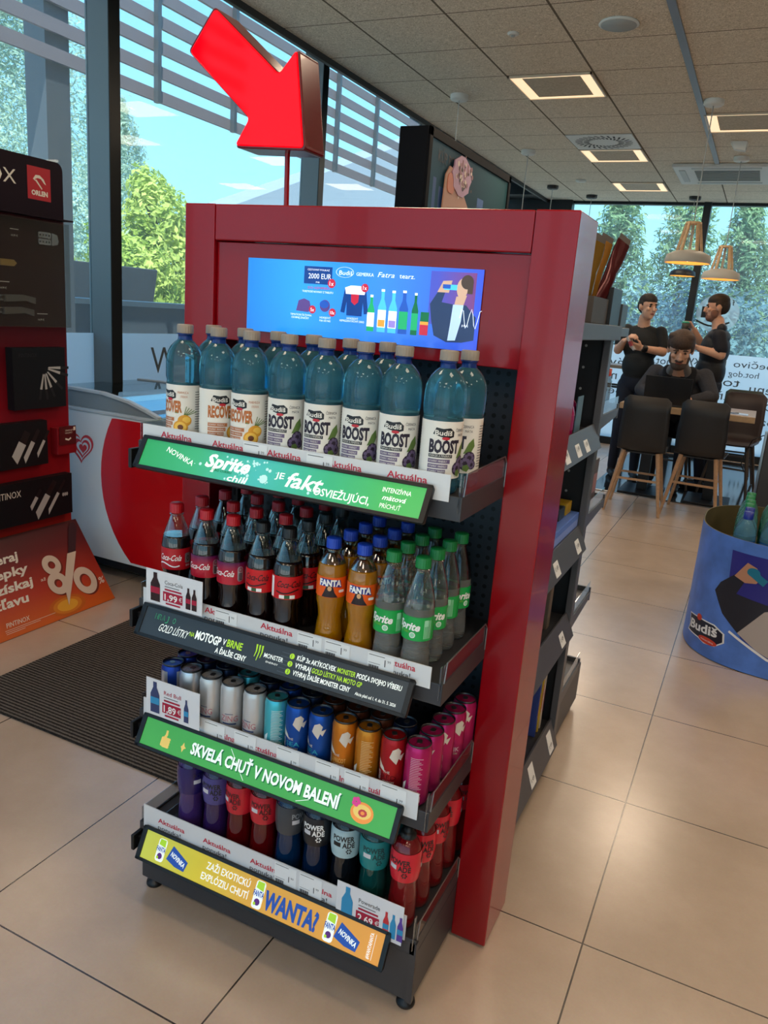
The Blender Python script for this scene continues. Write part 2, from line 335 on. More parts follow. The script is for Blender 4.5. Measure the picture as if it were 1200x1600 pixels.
# far glass wall
MF = [-1.75, 0.36, 2.45, 4.5]
for i, x in enumerate(MF):
    struct('trim_%d' % (20+i), MB().box((x, YF-0.06, 0), (x+0.09, YF+0.1, 3.3)), FRAME, bevel=0.003)
struct('trim_30', MB().box((XG, YF-0.10, 3.05), (-1.30, YF+0.05, 3.2)).box((XG, YF-0.5, 3.2), (-1.7, YF+0.1, 3.6)), FRAME)
struct('trim_31', MB().box((XG, YF-0.02, 3.165), (XR, YF+0.08, 3.75)), FRAME)
EX = [XG]+MF+[XR]
ft = plane((0, YF-0.006, 0), (1, 0, 0), (0, 0, 1))
for i in range(len(EX)-1):
    x0 = EX[i]+(0.09 if i else 0); x1 = EX[i+1]
    m = MB().box((x0, YF, 0.1), (x1, YF+0.008, 3.2), 0).rect(ft, x0, 0.1, x1, 1.36, 0, 1).box((x0, YF-0.03, 0), (x1, YF+0.05, 0.1), 2)
    if i in (1, 2):
        rows = [(1.50, 1.21, 'pečivo', 0.46, 0.085), (0.95, 1.20, 'raňajky', 0.46, 0.12), (1.36, 1.09, 'hot.dog', 0.36, 0.075), (1.85, 1.08, 'káva', 0.36, 0.12), (1.16, 0.96, 'toasty', 0.60, 0.11), (1.70, 0.90, 'menu', 0.42, 0.12), (1.15, 0.78, 'raňajky', 0.60, 0.10), (1.80, 0.70, 'pečivo', 0.55, 0.11), (1.10, 0.60, 'hot.dog', 0.55, 0.10), (1.75, 0.50, 'toasty', 0.55, 0.11), (1.10, 0.40, 'káva', 0.40, 0.11), (1.70, 0.30, 'menu', 0.45, 0.10)]
        for (u, z, t, w, h) in rows: m.text(t, ft, u-(2.10 if i == 1 else 0.0) if i == 2 or u < 1.9 else u, z, w=w, h=h, mi=3, d=0.001, flip=True)
        if i == 1:
            for (z, t, h) in ((1.16, 'hot.dog', 0.10), (1.02, 'toasty', 0.10), (0.78, 'menu', 0.12), (0.58, 'raňajky', 0.11)): m.text(t, ft, 0.28, z, w=0.46, h=h, mi=3, d=0.001, flip=True)
        if i == 2:
            m.disc(ft, 0.74, 1.86, 0.26, 0.24, d=0.0006, mi=4, n=32).rect(ft, 0.545, 1.80, 0.67, 1.94, 0.0012, 5).text('T', ft, 0.64, 1.83, h=0.08, mi=4, d=0.002, flip=True)
            m.text('f', ft, 0.66, 1.97, h=0.07, mi=5, d=0.002, flip=True).text('f', ft, 0.92, 1.97, h=0.07, mi=5, d=0.002, flip=True).stroke(ft, [(0.50+0.40*k/8, 1.76-0.06*math.sin(PI*k/8)) for k in range(9)], 0.022, 0.001, 5)
    struct('window_%d' % (20+i), m, [PANE, FROST, FRAME, LETR, glassy('clear_sticker', '#ffffff', 0.02, 0.2, extra='#e8eeee', amount=0.4), BLACK])

# ------------------------------------------------------------------ ceiling fittings
LWARM = mat('warm_lamp_panel', (1.0, 0.74, 0.46), 0.5, emit=0.75)
TILE = mat('lamp_centre_tile', '#b5ab98', 0.9, noise=0.15, nscale=60)
FRC = mat('light_fitting_frame', '#c9b9a2', 0.4)
def panel_light(x0, y0, label, w=LAMP_W):
    x1, y1 = x0+0.58, y0+0.565; t = thing('ceiling_light', label, 'ceiling light', ((x0+x1)/2, (y0+y1)/2, HC), 'square recessed ceiling lights')
    f = MB(); 
    for (a, b) in (((x0, y0), (x1, y0+0.012)), ((x0, y1-0.012), (x1, y1)), ((x0, y0), (x0+0.012, y1)), ((x1-0.012, y0), (x1, y1))): f.box((a[0], a[1], HC-0.014), (b[0], b[1], HC-0.0005))
    f.build('frame', FRC, t)
    g = MB(); q = 0.085; e = 0.012; qy = 0.045
    for (a, b) in (((x0+e, y0+e), (x1-e, y0+qy)), ((x0+e, y1-qy), (x1-e, y1-e)), ((x0+e, y0+qy), (x0+q, y1-qy)), ((x1-q, y0+qy), (x1-e, y1-qy))): g.box((a[0], a[1], HC-0.009), (b[0], b[1], HC-0.001))
    g.build('diffuser', LWARM, t)
    MB().box((x0+q+.003, y0+qy+.003, HC-0.006), (x1-q-.003, y1-qy-.003, HC-0.001)).build('centre_tile', TILE, t)
    a = area('lamp_light', ((x0+x1)/2, (y0+y1)/2, HC-0.03), 0.5, 0.5, w, LAMP_COL)
LP = [(-0.558, 4.012, 'lit square ceiling light nearest to the camera, left of and beyond the round speaker'),
      (-0.558, 6.325, 'lit square ceiling light directly behind the round swirl air diffuser'),
      (-0.558, 8.06, 'lit square ceiling light furthest away, close to the far windows'),
      (0.642, 5.168, 'lit square ceiling light at right photo edge behind the first white ceiling rose'),
      (1.236, 8.06, 'lit square ceiling light beyond the air conditioning cassette at right')]
for x, y, l in LP: panel_light(x, y, l)
k = 0
for x in (-0.558, 1.236, 3.02):
    for y in (1.70, -0.61, -2.92, -4.66):
        panel_light(x, y, 'square ceiling light out of view over the shop floor, row %s' % seqt(k), LAMP_W); k += 1
for x, y in ((3.02, 4.012), (3.02, 6.325), (3.02, 8.06)): panel_light(x, y, 'square ceiling light out of view over the right side, row %s' % seqt(k % 12), LAMP_W); k += 1
CW = mat('ceiling_white', '#c9cbc6', 0.5); CG = mat('speaker_mesh', '#9ea3a2', 0.7)
# profile strip
tag(MB().box((0.615, YB+.01, HC-0.012), (0.66, 7.05, HC-0.0005)).build('ceiling_rail', mat('blue_grey_metal', '#7d8188', 0.4, 0.5), bevel=0.003), 'long blue grey metal rail running along the ceiling tiles', 'rail')
t = thing('ceiling_speaker', 'round pale grey flush loudspeaker in the ceiling near top edge of photo', 'speaker', (0.335, 3.19, HC))
MB().lathe([(0.105, HC-0.001), (0.11, HC-0.01), (0.098, HC-0.014)], 32, o=(0.335, 3.19, 0)).build('rim', CW, t); MB().lathe([(0.097, HC-0.001), (0.096, HC-0.016), (0.001, HC-0.018)], 32, o=(0.335, 3.19, 0)).build('grille', CG, t)
t = thing('ceiling_sensor', 'small white round sensor on ceiling tile left of the round speaker', 'sensor', (-0.278, 3.216, HC))
MB().lathe([(0.034, HC-0.001), (0.034, HC-0.008), (0.026, HC-0.014)], 20, o=(-0.278, 3.216, 0)).build('base', CW, t); MB().lathe([(0.012, HC-0.012), (0.010, HC-0.022), (0.001, HC-0.025)], 16, o=(-0.278, 3.216, 0)).build('lens', CG, t)
# swirl diffuser
t = thing('air_diffuser', 'square white swirl air diffuser with radial slots in ceiling', 'air vent', (-0.268, 6.03, HC))
MB().box((-0.558, 5.745, HC-0.008), (0.022, 6.315, HC-0.0005)).build('face_plate', CW, t, bevel=0.003)
m = MB(); pc = plane((-0.268, 6.03, HC-0.0085), (1, 0, 0), (0, -1, 0))
for i in range(28):
    a = 2*PI*i/28; 
    for (r0, r1) in ((0.13, 0.18), (0.19, 0.255)): m.stroke(pc, [(r0*math.cos(a), r0*math.sin(a)), (r1*math.cos(a+0.16), r1*math.sin(a+0.16))], 0.018, 0.0005)
m.build('slots', mat('vent_dark', '#3a3d3d', 0.8), t)
# cassette air conditioner
t = thing('air_conditioner', 'white ceiling cassette air conditioner with grey grille', 'air conditioner', (0.66, 7.55, HC))
MB().box((0.22, 7.02, HC-0.035), (1.22, 8.0, HC-0.0005)).build('casing', CW, t, bevel=0.012)
m = MB()
for i in range(9): m.box((0.42, 7.22+i*0.062, HC-0.042), (1.02, 7.255+i*0.062, HC-0.034))
m.build('grille', mat('grille_grey', '#7a7f7d', 0.6), t)
for a, b in (((0.40, 7.08), (1.04, 7.14)), ((0.40, 7.86), (1.04, 7.92)), ((0.27, 7.2), (0.33, 7.82)), ((1.1, 7.2), (1.16, 7.82))):
    MB().box((a[0], a[1], HC-0.040), (b[0], b[1], HC-0.034)).build('louvre', mat('louvre_grey', '#a9aeac', 0.5), t)
t = thing('smoke_detector', 'small white wedge shaped detector on ceiling right of the long rail', 'detector', (0.86, 6.14, HC))
MB().hexa([(0.79, 6.09, HC-0.001), (0.93, 6.09, HC-0.001), (0.93, 6.20, HC-0.001), (0.79, 6.20, HC-0.001)], [(0.83, 6.11, HC-0.06), (0.92, 6.11, HC-0.075), (0.92, 6.18, HC-0.075), (0.83, 6.18, HC-0.06)]).build('housing', CW, t, bevel=0.004)
MB().box((0.9, 6.108, HC-0.06), (0.925, 6.108+0.06, HC-0.02)).build('lens', CG, t)
# pendant lamps
def pendant(x, y, zr, R, shade, roseM, label, wood=True, group=None, lit=True):
    t = thing('pendant_lamp', label, 'pendant lamp', (x, y, HC), group)
    MB().lathe([(0.07, HC-0.001), (0.07, HC-0.03), (0.06, HC-0.04), (0.001, HC-0.04)], 24, o=(x, y, 0)).build('ceiling_rose', roseM, t)
    zt = zr+0.80*R*2
    MB().cyl((x, y, HC-0.04), (x, y, zr+0.32*R), 0.004, n=8).build('cord', CG, t)
    k = R/0.17; pr = [(0.17, 0.0), (0.172, 0.012), (0.16, 0.06), (0.10, 0.088), (0.03, 0.10)]
    MB().lathe([(a*k, b*k) for a, b in pr]+[(a*k-0.004, b*k-0.004 if b else 0.0) for a, b in pr[::-1]], 32, o=(x, y, zr), caps=False).build('shade', shade, t)
    MB().lathe([(0.166*k, 0.004), (0.155*k, 0.055*k), (0.09*k, 0.078*k), (0.02, 0.085*k)], 32, o=(x, y, zr), caps=False).build('reflector', mat('warm_reflector', (1.0, 0.50, 0.10), 0.4, emit=0.55), t)
    MB().lathe([(0.001, 0.012), (0.03*k, 0.025*k), (0.034*k, 0.045*k), (0.015*k, 0.08*k)], 16, o=(x, y, zr)).build('bulb', mat('lamp_bulb', (1, 0.75, 0.4), 0.4, emit=6), t)
    if wood:
        W = mat('pale_wood', '#c9a67c', 0.5, noise=0.15, nscale=40)
        for i in range(5):
            a = 2*PI*i/5+0.4
            MB().bar((x+0.095*k*math.cos(a), y+0.095*k*math.sin(a), zr+0.085*k), (x+0.05*k*math.cos(a), y+0.05*k*math.sin(a), zr+0.30*k), 0.02*k, 0.016*k).build('wooden_strut', W, t)
        MB().lathe([(0.058*k, 0.285*k), (0.058*k, 0.30*k), (0.02*k, 0.305*k), (0.001, 0.305*k)], 20, o=(x, y, zr)).build('top_ring', W, t)
SG = mat('matt_grey_shade', '#a9a59c', 0.6); SB = mat('matt_black_shade', '#1f2022', 0.5)
pendant(0.735, 4.80, 2.085, 0.165, SG, CW, 'large grey pendant lamp with wooden strut top, the nearest of three', True)
pendant(0.865, 6.75, 2.105, 0.175, SG, CW, 'grey pendant lamp with wooden struts hanging lower right behind the nearest one', True)
pendant(0.28, 9.05, 2.27, 0.155, SB, SB, 'black pendant lamp partly hidden below the nearest grey pendant, close to window', False)
pendant(-0.967, 9.01, 2.27, 0.155, SB, SB, 'black pendant lamp whose black ceiling rose shows above the red column', False)
pendant(-1.056, 4.40, 2.16, 0.165, SG, CW, 'pendant lamp behind advertising screen, only white rose and cord seen', True)
pendant(-1.06, 6.35, 2.16, 0.165, SG, CW, 'pendant lamp with small white ceiling rose between screen and swirl diffuser', True)
pendant(-1.305, 8.33, 2.25, 0.155, SB, SB, 'black pendant lamp at far left corner with tiny black ceiling rose', False)
tag(MB().lathe([(0.06, HC-0.001), (0.06, HC-0.02), (0.001, HC-0.026)], 20, o=(-0.88, 7.94, 0)).build('blanking_plate', CW), 'small flat white round plate on the ceiling left of furthest lights', 'ceiling plate')
# ------------------------------------------------------------------ mats on the floor
m = bpy.data.materials.new('ribbed_mat'); m.use_nodes = True; nt = m.node_tree; b = nt.nodes['Principled BSDF']
tc = nt.nodes.new('ShaderNodeTexCoord'); wv = nt.nodes.new('ShaderNodeTexWave'); wv.bands_direction = 'Y'; wv.inputs['Scale'].default_value = 19; wv.inputs['Distortion'].default_value = 1.2; wv.inputs['Detail'].default_value = 3; wv.inputs['Detail Scale'].default_value = 6
nz = nt.nodes.new('ShaderNodeTexNoise'); nz.inputs['Scale'].default_value = 260; r = nt.nodes.new('ShaderNodeValToRGB')
nt.links.new(tc.outputs['Object'], wv.inputs[0]); nt.links.new(tc.outputs['Object'], nz.inputs[0])
mm = nt.nodes.new('ShaderNodeMath'); mm.operation = 'MULTIPLY'; nt.links.new(wv.outputs['Fac'], mm.inputs[0]); nt.links.new(nz.outputs['Fac'], mm.inputs[1]); nt.links.new(mm.outputs[0], r.inputs[0])
r.color_ramp.elements[0].color = lin('#1c1a19'); r.color_ramp.elements[1].color = lin('#857d75'); r.color_ramp.elements[1].position = 0.8
nt.links.new(r.outputs[0], b.inputs['Base Color']); b.inputs['Roughness'].default_value = 0.95; b.inputs['Specular IOR Level'].default_value = 0.1
bp = nt.nodes.new('ShaderNodeBump'); bp.inputs['Distance'].default_value = 0.004; nt.links.new(mm.outputs[0], bp.inputs['Height']); nt.links.new(bp.outputs[0], b.inputs['Normal'])
tag(MB().box((-1.20, 0.13, 0.0005), (0.30, 1.12, 0.008)).build('floor_mat', m, bevel=0.003), 'dark grey ribbed entrance mat on beige tiles beside the ice cream freezer', 'mat')
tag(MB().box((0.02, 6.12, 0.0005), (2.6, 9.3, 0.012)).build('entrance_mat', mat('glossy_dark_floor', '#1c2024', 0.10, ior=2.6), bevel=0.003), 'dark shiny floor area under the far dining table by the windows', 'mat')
# ------------------------------------------------------------------ the red promotion rack
W, H, D = 0.997, 1.794, 0.179
rack = thing('display_rack', 'large red and dark grey promotion rack with four drink shelves and a screen', 'display rack', (0.5, -0.05, 0))
for x0, x1 in ((0.0, 0.0925), (0.9045, W)):
    MB().box((x0, 0, 0.008), (x1, D, H)).build('side_column', RED, rack, bevel=0.003)
MB().box((0.0935, 0.001, 1.708), (0.9035, D, H-0.001)).build('header_beam', RED, rack, bevel=0.003)
hp = MB().box((0.0935, 0.012, 1.468), (0.9035, 0.03, 1.706)).build('screen_panel', RED, rack, bevel=0.002)
# the screen with its picture
scr = MB(); SX0, SX1, SZ0, SZ1 = 0.192, 0.805, 1.497, 1.671
scr.box((SX0, 0.0085, SZ0), (SX1, 0.0115, SZ1), 1)
sp = plane((0, 0.0082, 0), (1, 0, 0), (0, 0, 1)); scr.rect(sp, SX0, SZ0, SX1, SZ1, 0, 0)
def E_(n, c, s=0.55): return mat('screen_'+n, c, 0.15, emit=s)
SM = [gradmat('screen_blue', 'X', [(0, '#1f7be0'), (0.25, '#2f9bee'), (0.6, '#3a86ee'), (1, '#3a50d8')], 0.12, 0.55, lo=SX0-0.5, hi=SX1-0.5), BLACK,
      E_('white', '#e8f2ff', 0.75), E_('navy', '#123a86'), E_('red', '#c4213d'), E_('slate', '#5a3f86'), E_('skin', '#caa58c'), E_('hair', '#4a3426'), E_('suit', '#26345c'),
      E_('green', '#1fae6c'), E_('cyan', '#4fc3ea'), E_('orange', '#f0a23a'), E_('lilac', '#9a86d8'), E_('dgreen', '#0b6a3a'), E_('shirt', '#b8d4ee'), E_('lblue', '#2453b8')]
def U(px): return SX0+(px/1200.0)*0  # unused
def S_(u, v): return SX0+u*(SX1-SX0), SZ0+v*(SZ1-SZ0)
def srect(u0, v0, u1, v1, d, mi): a = S_(u0, v0); b = S_(u1, v1); scr.rect(sp, a[0], a[1], b[0], b[1], d, mi)
def spoly(P, d, mi): scr.poly(sp, [S_(*p) for p in P], d, mi)
def sdisc(u, v, r, d, mi, ry=None): a = S_(u, v); scr.disc(sp, a[0], a[1], r, ry, d, mi)
def stext(t, u, v, w, h, mi, d=0.0006, **k): a = S_(u, v); scr.text(t, sp, a[0], a[1], w, h, mi, d, **k)
srect(0.265, 0.70, 0.39, 0.93, 0.0003, 3); stext('CESTOVNÝ POUKAZ', 0.28, 0.875, 0.06, 0.004, 2); stext('2000 EUR', 0.285, 0.77, 0.062, 0.012, 2); stext('na', 0.32, 0.715, 0.01, 0.005, 2)
sdisc(0.39, 0.72, 0.0105, 0.0006, 4); stext('1x', 0.381, 0.69, 0.011, 0.010, 2, 0.0009)
stext('DO KEMPERU', 0.285, 0.635, 0.06, 0.005, 4); stext('TURISTICKÉ NOVINKY Z TABLETU', 0.26, 0.585, 0.085, 0.0045, 2)
for t, u, w, h, sh in (('Budiš', 0.42, 0.035, 0.010, 0.1), ('GEMERKA', 0.495, 0.045, 0.0075, 0), ('Fatra', 0.585, 0.042, 0.011, 0.35), ('tearz.', 0.675, 0.038, 0.010, 0)): stext(t, u, 0.84, w, h, 2, shear=sh)
a = S_(0.445, 0.875); scr.ring(sp, a[0], a[1], 0.0225, 0.0235, 0.0004, 2, sy=0.5)
# jersey
spoly([(0.45, 0.68), (0.475, 0.71), (0.515, 0.71), (0.54, 0.68), (0.555, 0.36), (0.537, 0.35), (0.53, 0.50), (0.528, 0.32), (0.462, 0.32), (0.46, 0.50), (0.453, 0.35), (0.435, 0.36)], 0.0004, 3)
spoly([(0.45, 0.68), (0.475, 0.71), (0.515, 0.71), (0.54, 0.68), (0.535, 0.60), (0.455, 0.60)], 0.0006, 2); spoly([(0.478, 0.60), (0.512, 0.60), (0.510, 0.50), (0.495, 0.46), (0.480, 0.50)], 0.0008, 4)
sdisc(0.535, 0.69, 0.0095, 0.0009, 4); stext('1x', 0.527, 0.665, 0.010, 0.009, 2, 0.0012)
stext('HOKEJOVÝ', 0.465, 0.27, 0.03, 0.0045, 2); stext('REPREZENTAČNÝ DRES', 0.435, 0.235, 0.065, 0.0045, 2)
# cap and puck
spoly([(0.235, 0.33), (0.245, 0.47), (0.27, 0.50), (0.295, 0.47), (0.305, 0.36), (0.29, 0.32)], 0.0004, 5); sdisc(0.31, 0.36, 0.0095, 0.0009, 4); stext('5x', 0.302, 0.335, 0.010, 0.008, 2, 0.0012)
sdisc(0.365, 0.42, 0.014, 0.0004, 5); sdisc(0.362, 0.44, 0.0125, 0.0007, 15, 0.009); sdisc(0.40, 0.34, 0.0095, 0.0009, 4); stext('10x', 0.391, 0.315, 0.012, 0.008, 2, 0.0012)
stext('TEMATICKÁ ŠILTOVKA', 0.21, 0.265, 0.06, 0.0045, 2); stext('OSOBNEJ ZNAČKY', 0.215, 0.225, 0.05, 0.0045, 2); stext('HOKEJOVÝ', 0.345, 0.25, 0.03, 0.0045, 2); stext('PUK OD NÁS', 0.345, 0.21, 0.03, 0.0045, 2)
# five bottles and a can
for u, h, w, mi, lb in ((0.567, 0.44, 0.030, 9, 2), (0.613, 0.52, 0.034, 10, 11), (0.658, 0.51, 0.034, 10, 12), (0.702, 0.52, 0.036, 15, 9), (0.748, 0.50, 0.026, 13, 9)):
    spoly([(u-w/2, 0.14), (u+w/2, 0.14), (u+w/2, 0.14+h*0.62), (u+w/5, 0.14+h*0.82), (u+w/5, 0.14+h), (u-w/5, 0.14+h), (u-w/5, 0.14+h*0.82), (u-w/2, 0.14+h*0.62)], 0.0004, mi)
    srect(u-w/2, 0.20, u+w/2, 0.14+h*0.55, 0.0007, 2 if lb in (11, 12) else lb); srect(u-w/5, 0.14+h, u+w/5, 0.17+h, 0.0007, 2)
    if lb in (11, 12): srect(u-w/2.4, 0.21, u+w/2.4, 0.30, 0.001, lb)
srect(0.772, 0.15, 0.805, 0.44, 0.0008, 13); srect(0.772, 0.15, 0.805, 0.30, 0.001, 4); srect(0.772, 0.28, 0.805, 0.32, 0.0012, 11)
# person drinking
SM.append(gradmat('screen_violet', 'X', [(0, '#4b4fc0'), (1, '#7d3a78')], 0.12, 0.5, lo=0.20, hi=0.295)); srect(0.80, 0.30, 0.975, 0.955, 0.0003, 16)
spoly([(0.805, 0.55), (0.835, 0.72), (0.86, 0.70), (0.85, 0.58), (0.90, 0.56), (0.945, 0.56), (0.985, 0.42), (0.985, 0.14), (0.94, 0.10), (0.88, 0.09), (0.83, 0.16), (0.815, 0.35)], 0.0006, 8)
spoly([(0.895, 0.56), (0.935, 0.56), (0.93, 0.35), (0.915, 0.12), (0.885, 0.11), (0.89, 0.30)], 0.0009, 14)
spoly([(0.90, 0.56), (0.935, 0.56), (0.945, 0.68), (0.905, 0.66)], 0.0011, 6); sdisc(0.925, 0.76, 0.013, 0.0012, 6, 0.021); sdisc(0.942, 0.84, 0.0145, 0.0014, 7, 0.015); srect(0.945, 0.70, 0.965, 0.85, 0.0013, 7)
spoly([(0.83, 0.70), (0.85, 0.84), (0.885, 0.85), (0.875, 0.70)], 0.0012, 6); srect(0.855, 0.735, 0.905, 0.80, 0.0015, 10); srect(0.85, 0.75, 0.88, 0.80, 0.0017, 15)
a = [S_(0.925+0.10*t, 0.40+0.12*math.sin(9*t*2)) for t in [i/16 for i in range(14)]]; scr.stroke(sp, a, 0.0012, 0.0018, 2)
stext('JURAJ', 0.935, 0.30, 0.015, 0.004, 2, 0.0016); stext('SLAFKOVSKÝ', 0.925, 0.26, 0.03, 0.004, 2, 0.0016) if False else None
scr.build('screen', SM, hp)
DOT = bpy.data.materials.new('perforated_steel'); DOT.use_nodes = True; nt = DOT.node_tree; b = nt.nodes['Principled BSDF']; b.inputs['Metallic'].default_value = 0.3; b.inputs['Roughness'].default_value = 0.5
tc = nt.nodes.new('ShaderNodeTexCoord'); mp = nt.nodes.new('ShaderNodeMapping'); mp.inputs['Scale'].default_value = (40, 0, 40); vo = nt.nodes.new('ShaderNodeTexVoronoi'); vo.inputs['Randomness'].default_value = 0; vo.inputs['Scale'].default_value = 1
r = nt.nodes.new('ShaderNodeValToRGB'); r.color_ramp.interpolation = 'CONSTANT'; r.color_ramp.elements[0].color = lin('#050607'); r.color_ramp.elements[1].color = lin('#2b3038'); r.color_ramp.elements[1].position = 0.22
nt.links.new(tc.outputs['Object'], mp.inputs[0]); nt.links.new(mp.outputs[0], vo.inputs[0]); nt.links.new(vo.outputs['Distance'], r.inputs[0]); nt.links.new(r.outputs[0], b.inputs['Base Color'])
MB().box((0.0935, 0.125, 0.10), (0.9035, 0.135, 1.70)).build('back_panel', DOT, rack)
for x in (0.0935, 0.8835):
    m = MB().box((x, 0.10, 0.02), (x+0.02, 0.124, 1.46))
    for i in range(26): m.box((x+0.007, 0.0990, 0.10+i*0.052), (x+0.013, 0.1002, 0.128+i*0.052), 1)
    m.build('upright', [DGREY, BLACK], rack)
# base
base = MB().box((0.100, -0.268, 0.030), (0.905, 0.12, 0.165)).build('base_box', DGREY, rack, bevel=0.003)
m = MB().box((0.893, -0.276, 0.035), (0.909, -0.262, 0.20)); pl = plane((0.9092, -0.276, 0), (0, 1, 0), (0, 0, 1))
for z in (0.055, 0.075, 0.12, 0.14): m.rect(pl, 0.003, z, 0.007, z+0.014, 0.0004, 1)
m.build('corner_post', [DGREY, BLACK], base)
for x, y in ((0.125, -0.245), (0.885, -0.245), (0.125, 0.09), (0.885, 0.09)):
    MB().lathe([(0.021, 0.0), (0.023, 0.004), (0.021, 0.012), (0.012, 0.016), (0.010, 0.032)], 20, o=(x, y, 0.0005)).build('foot', BLACK, base)
# shelves
STRIP = mat('price_strip_white', '#d9dbde', 0.35); PINK = mat('print_red', '#c41f3c', 0.5); GREYT = mat('print_grey', '#55565a', 0.5); LAB = mat('price_label_paper', '#e9ebec', 0.6); DK = mat('print_dark', '#222326', 0.5)
SHZ = [1.232, 0.838, 0.536, 0.205]
SIGNZ = [(1.187, 1.249), (0.775, 0.838), (0.475, 0.540), (0.140, 0.210)]
STRIPZ = [(1.224, 1.277), (0.828, 0.876), (0.516, 0.580), (0.203, 0.268)]
def signplane(k):
    zb, zt = SIGNZ[k]; return plane((0, -0.322, zb), (1, 0, 0), (0, 0.035, zt-zb))
AKT = [[(0.172, 0.088, 0), (0.317, 0.083, 0), (0.461, 0.085, 0), (0.610, 0.079, 0), (0.746, 0.087, 0)], [(0.305, 0.085, 0), (0.462, 0.085, 0), (0.775, 0.07, 0)], [(0.318, 0.085, 0), (0.438, 0.085, 0), (0.64, 0.07, 0), (0.735, 0.075, 0)], [(0.167, 0.087, 0), (0.313, 0.086, 0), (0.458, 0.085, 0), (0.605, 0.085, 0)]]
LABS = [[0.40, 0.56], [0.335, 0.56, 0.63, 0.735], [0.31, 0.40, 0.52, 0.625, 0.70, 0.79], [0.53, 0.60]]
shelves = []
for k in range(4):
    z = SHZ[k]; zl = z-0.045 if k < 3 else 0.168
    sh = MB().box((0.103, -0.272, z-0.006), (0.903, 0.122, z)).box((0.100, -0.276, zl), (0.106, 0.10, z+0.004)).box((0.900, -0.276, zl), (0.906, 0.10, z+0.004)).box((0.103, -0.276, zl), (0.903, -0.270, z+0.004)).build('shelf', DGREY, rack, bevel=0.0015)
    shelves.append(sh)
    z0, z1 = STRIPZ[k]; F = plane((0, -0.2805, 0), (1, 0, 0), (0, 0, 1))
    m = MB().box((0.118, -0.280, z0), (0.880, -0.2775, z1), 0)
    for (x, w, _) in AKT[k]: m.text('Aktuálna', F, x, z0+0.029, w, 0.0135, 1, 0.0003, bold=0.015); m.text('ponuka!', F, x, z0+0.0095, w*0.86, 0.0125, 2, 0.0003, bold=0.008)
    for x in LABS[k]:
        m.rect(F, x, z0+0.002, x+0.062, z1-0.003, 0.0006, 3); m.text('1', F, x+0.040, z0+0.020, None, 0.016, 2, 0.0009); m.text('99', F, x+0.0465, z0+0.030, None, 0.006, 2, 0.0009)
        for j in range(12): m.rect(F, x+0.003+j*0.002, z0+0.006, x+0.0042+j*0.002+(0.0006 if j % 3 else 0), z0+0.018, 0.0009, 2)
        m.rect(F, x+0.003, z1-0.008, x+0.04, z1-0.0065, 0.0009, 2); m.rect(F, x+0.003, z0+0.022, x+0.03, z0+0.023, 0.0009, 2)
    m.build('price_strip', [STRIP, PINK, GREYT, LAB], sh)
    f = MB(); f.box((0.8995, -0.281, z0-0.02), (0.9015, -0.272, z1+0.005)); f.build('end_clip', CLEAR, sh)
    f = MB().box((0.903, -0.272, z+0.004), (0.9045, 0.02 if k == 3 else -0.002, z+0.045)); f.build('side_fence', CLEAR, sh)
    f = MB().box((0.1035, -0.272, z+0.004), (0.105, -0.002, z+0.045)).box((0.160, -0.272, z+0.001), (0.1615, 0.1, z+0.03)) if k == 3 else MB().box((0.1035, -0.272, z+0.004), (0.105, -0.002, z+0.045))
    f.build('side_fence', CLEAR, sh)
    WIRE = mat('steel_wire', '#8f9092', 0.3, 0.9)
    MB().tube([(0.9065, -0.27, z+0.005), (0.9065, -0.262, z+0.048), (0.9065, -0.02, z+0.050), (0.9065, -0.004, z+0.035), (0.9065, -0.004, z-0.02)], 0.0016, 8).build('fence_wire', WIRE, sh)
    # sign rail
    P = signplane(k); L = math.hypot(0.035, SIGNZ[k][1]-SIGNZ[k][0])
    fr = MB(); fr.prism(P, rrect(0.128, -0.004, 0.850, L+0.004, 0.006), -0.010, -0.0005)
    fr.prism(P, rrect(0.128, -0.004, 0.850, 0.004, 0.003), -0.0005, 0.003); fr.prism(P, rrect(0.128, L-0.004, 0.850, L+0.004, 0.003), -0.0005, 0.003)
    fr.prism(P, rrect(0.128, -0.004, 0.1415, L+0.004, 0.003), -0.0005, 0.003); fr.prism(P, rrect(0.838, -0.004, 0.850, L+0.004, 0.003), -0.0005, 0.003)
    fr.build('sign_frame', BLACK, sh, bevel=0.0008)
    MB().box((0.108, -0.318, z-0.055), (0.118, -0.282, z-0.010)).box((0.116, -0.30, z-0.035), (0.13, -0.288, z-0.02)).build('rail_clip', BLACK, sh, bevel=0.002)
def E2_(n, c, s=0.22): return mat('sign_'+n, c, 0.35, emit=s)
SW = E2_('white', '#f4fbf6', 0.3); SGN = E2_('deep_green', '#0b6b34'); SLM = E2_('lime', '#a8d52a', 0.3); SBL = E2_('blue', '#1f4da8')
def thumb(m, P, u, v, s, mi, d):
    for w in (0.0, 0.22, 0.44, 0.66): m.prism(P, rrect(u+0.25*s, v+w*s*0.9, u+0.95*s, v+w*s*0.9+0.21*s, 0.09*s, 3), 0, d, mi)
    m.prism(P, rrect(u+0.05*s, v+0.05*s, u+0.6*s, v+0.8*s, 0.12*s, 3), 0, d*0.8, mi); m.stroke(P, [(u+0.3*s, v+0.6*s), (u+0.45*s, v+1.0*s), (u+0.42*s, v+1.35*s)], 0.28*s, d, mi, 0.2*s)
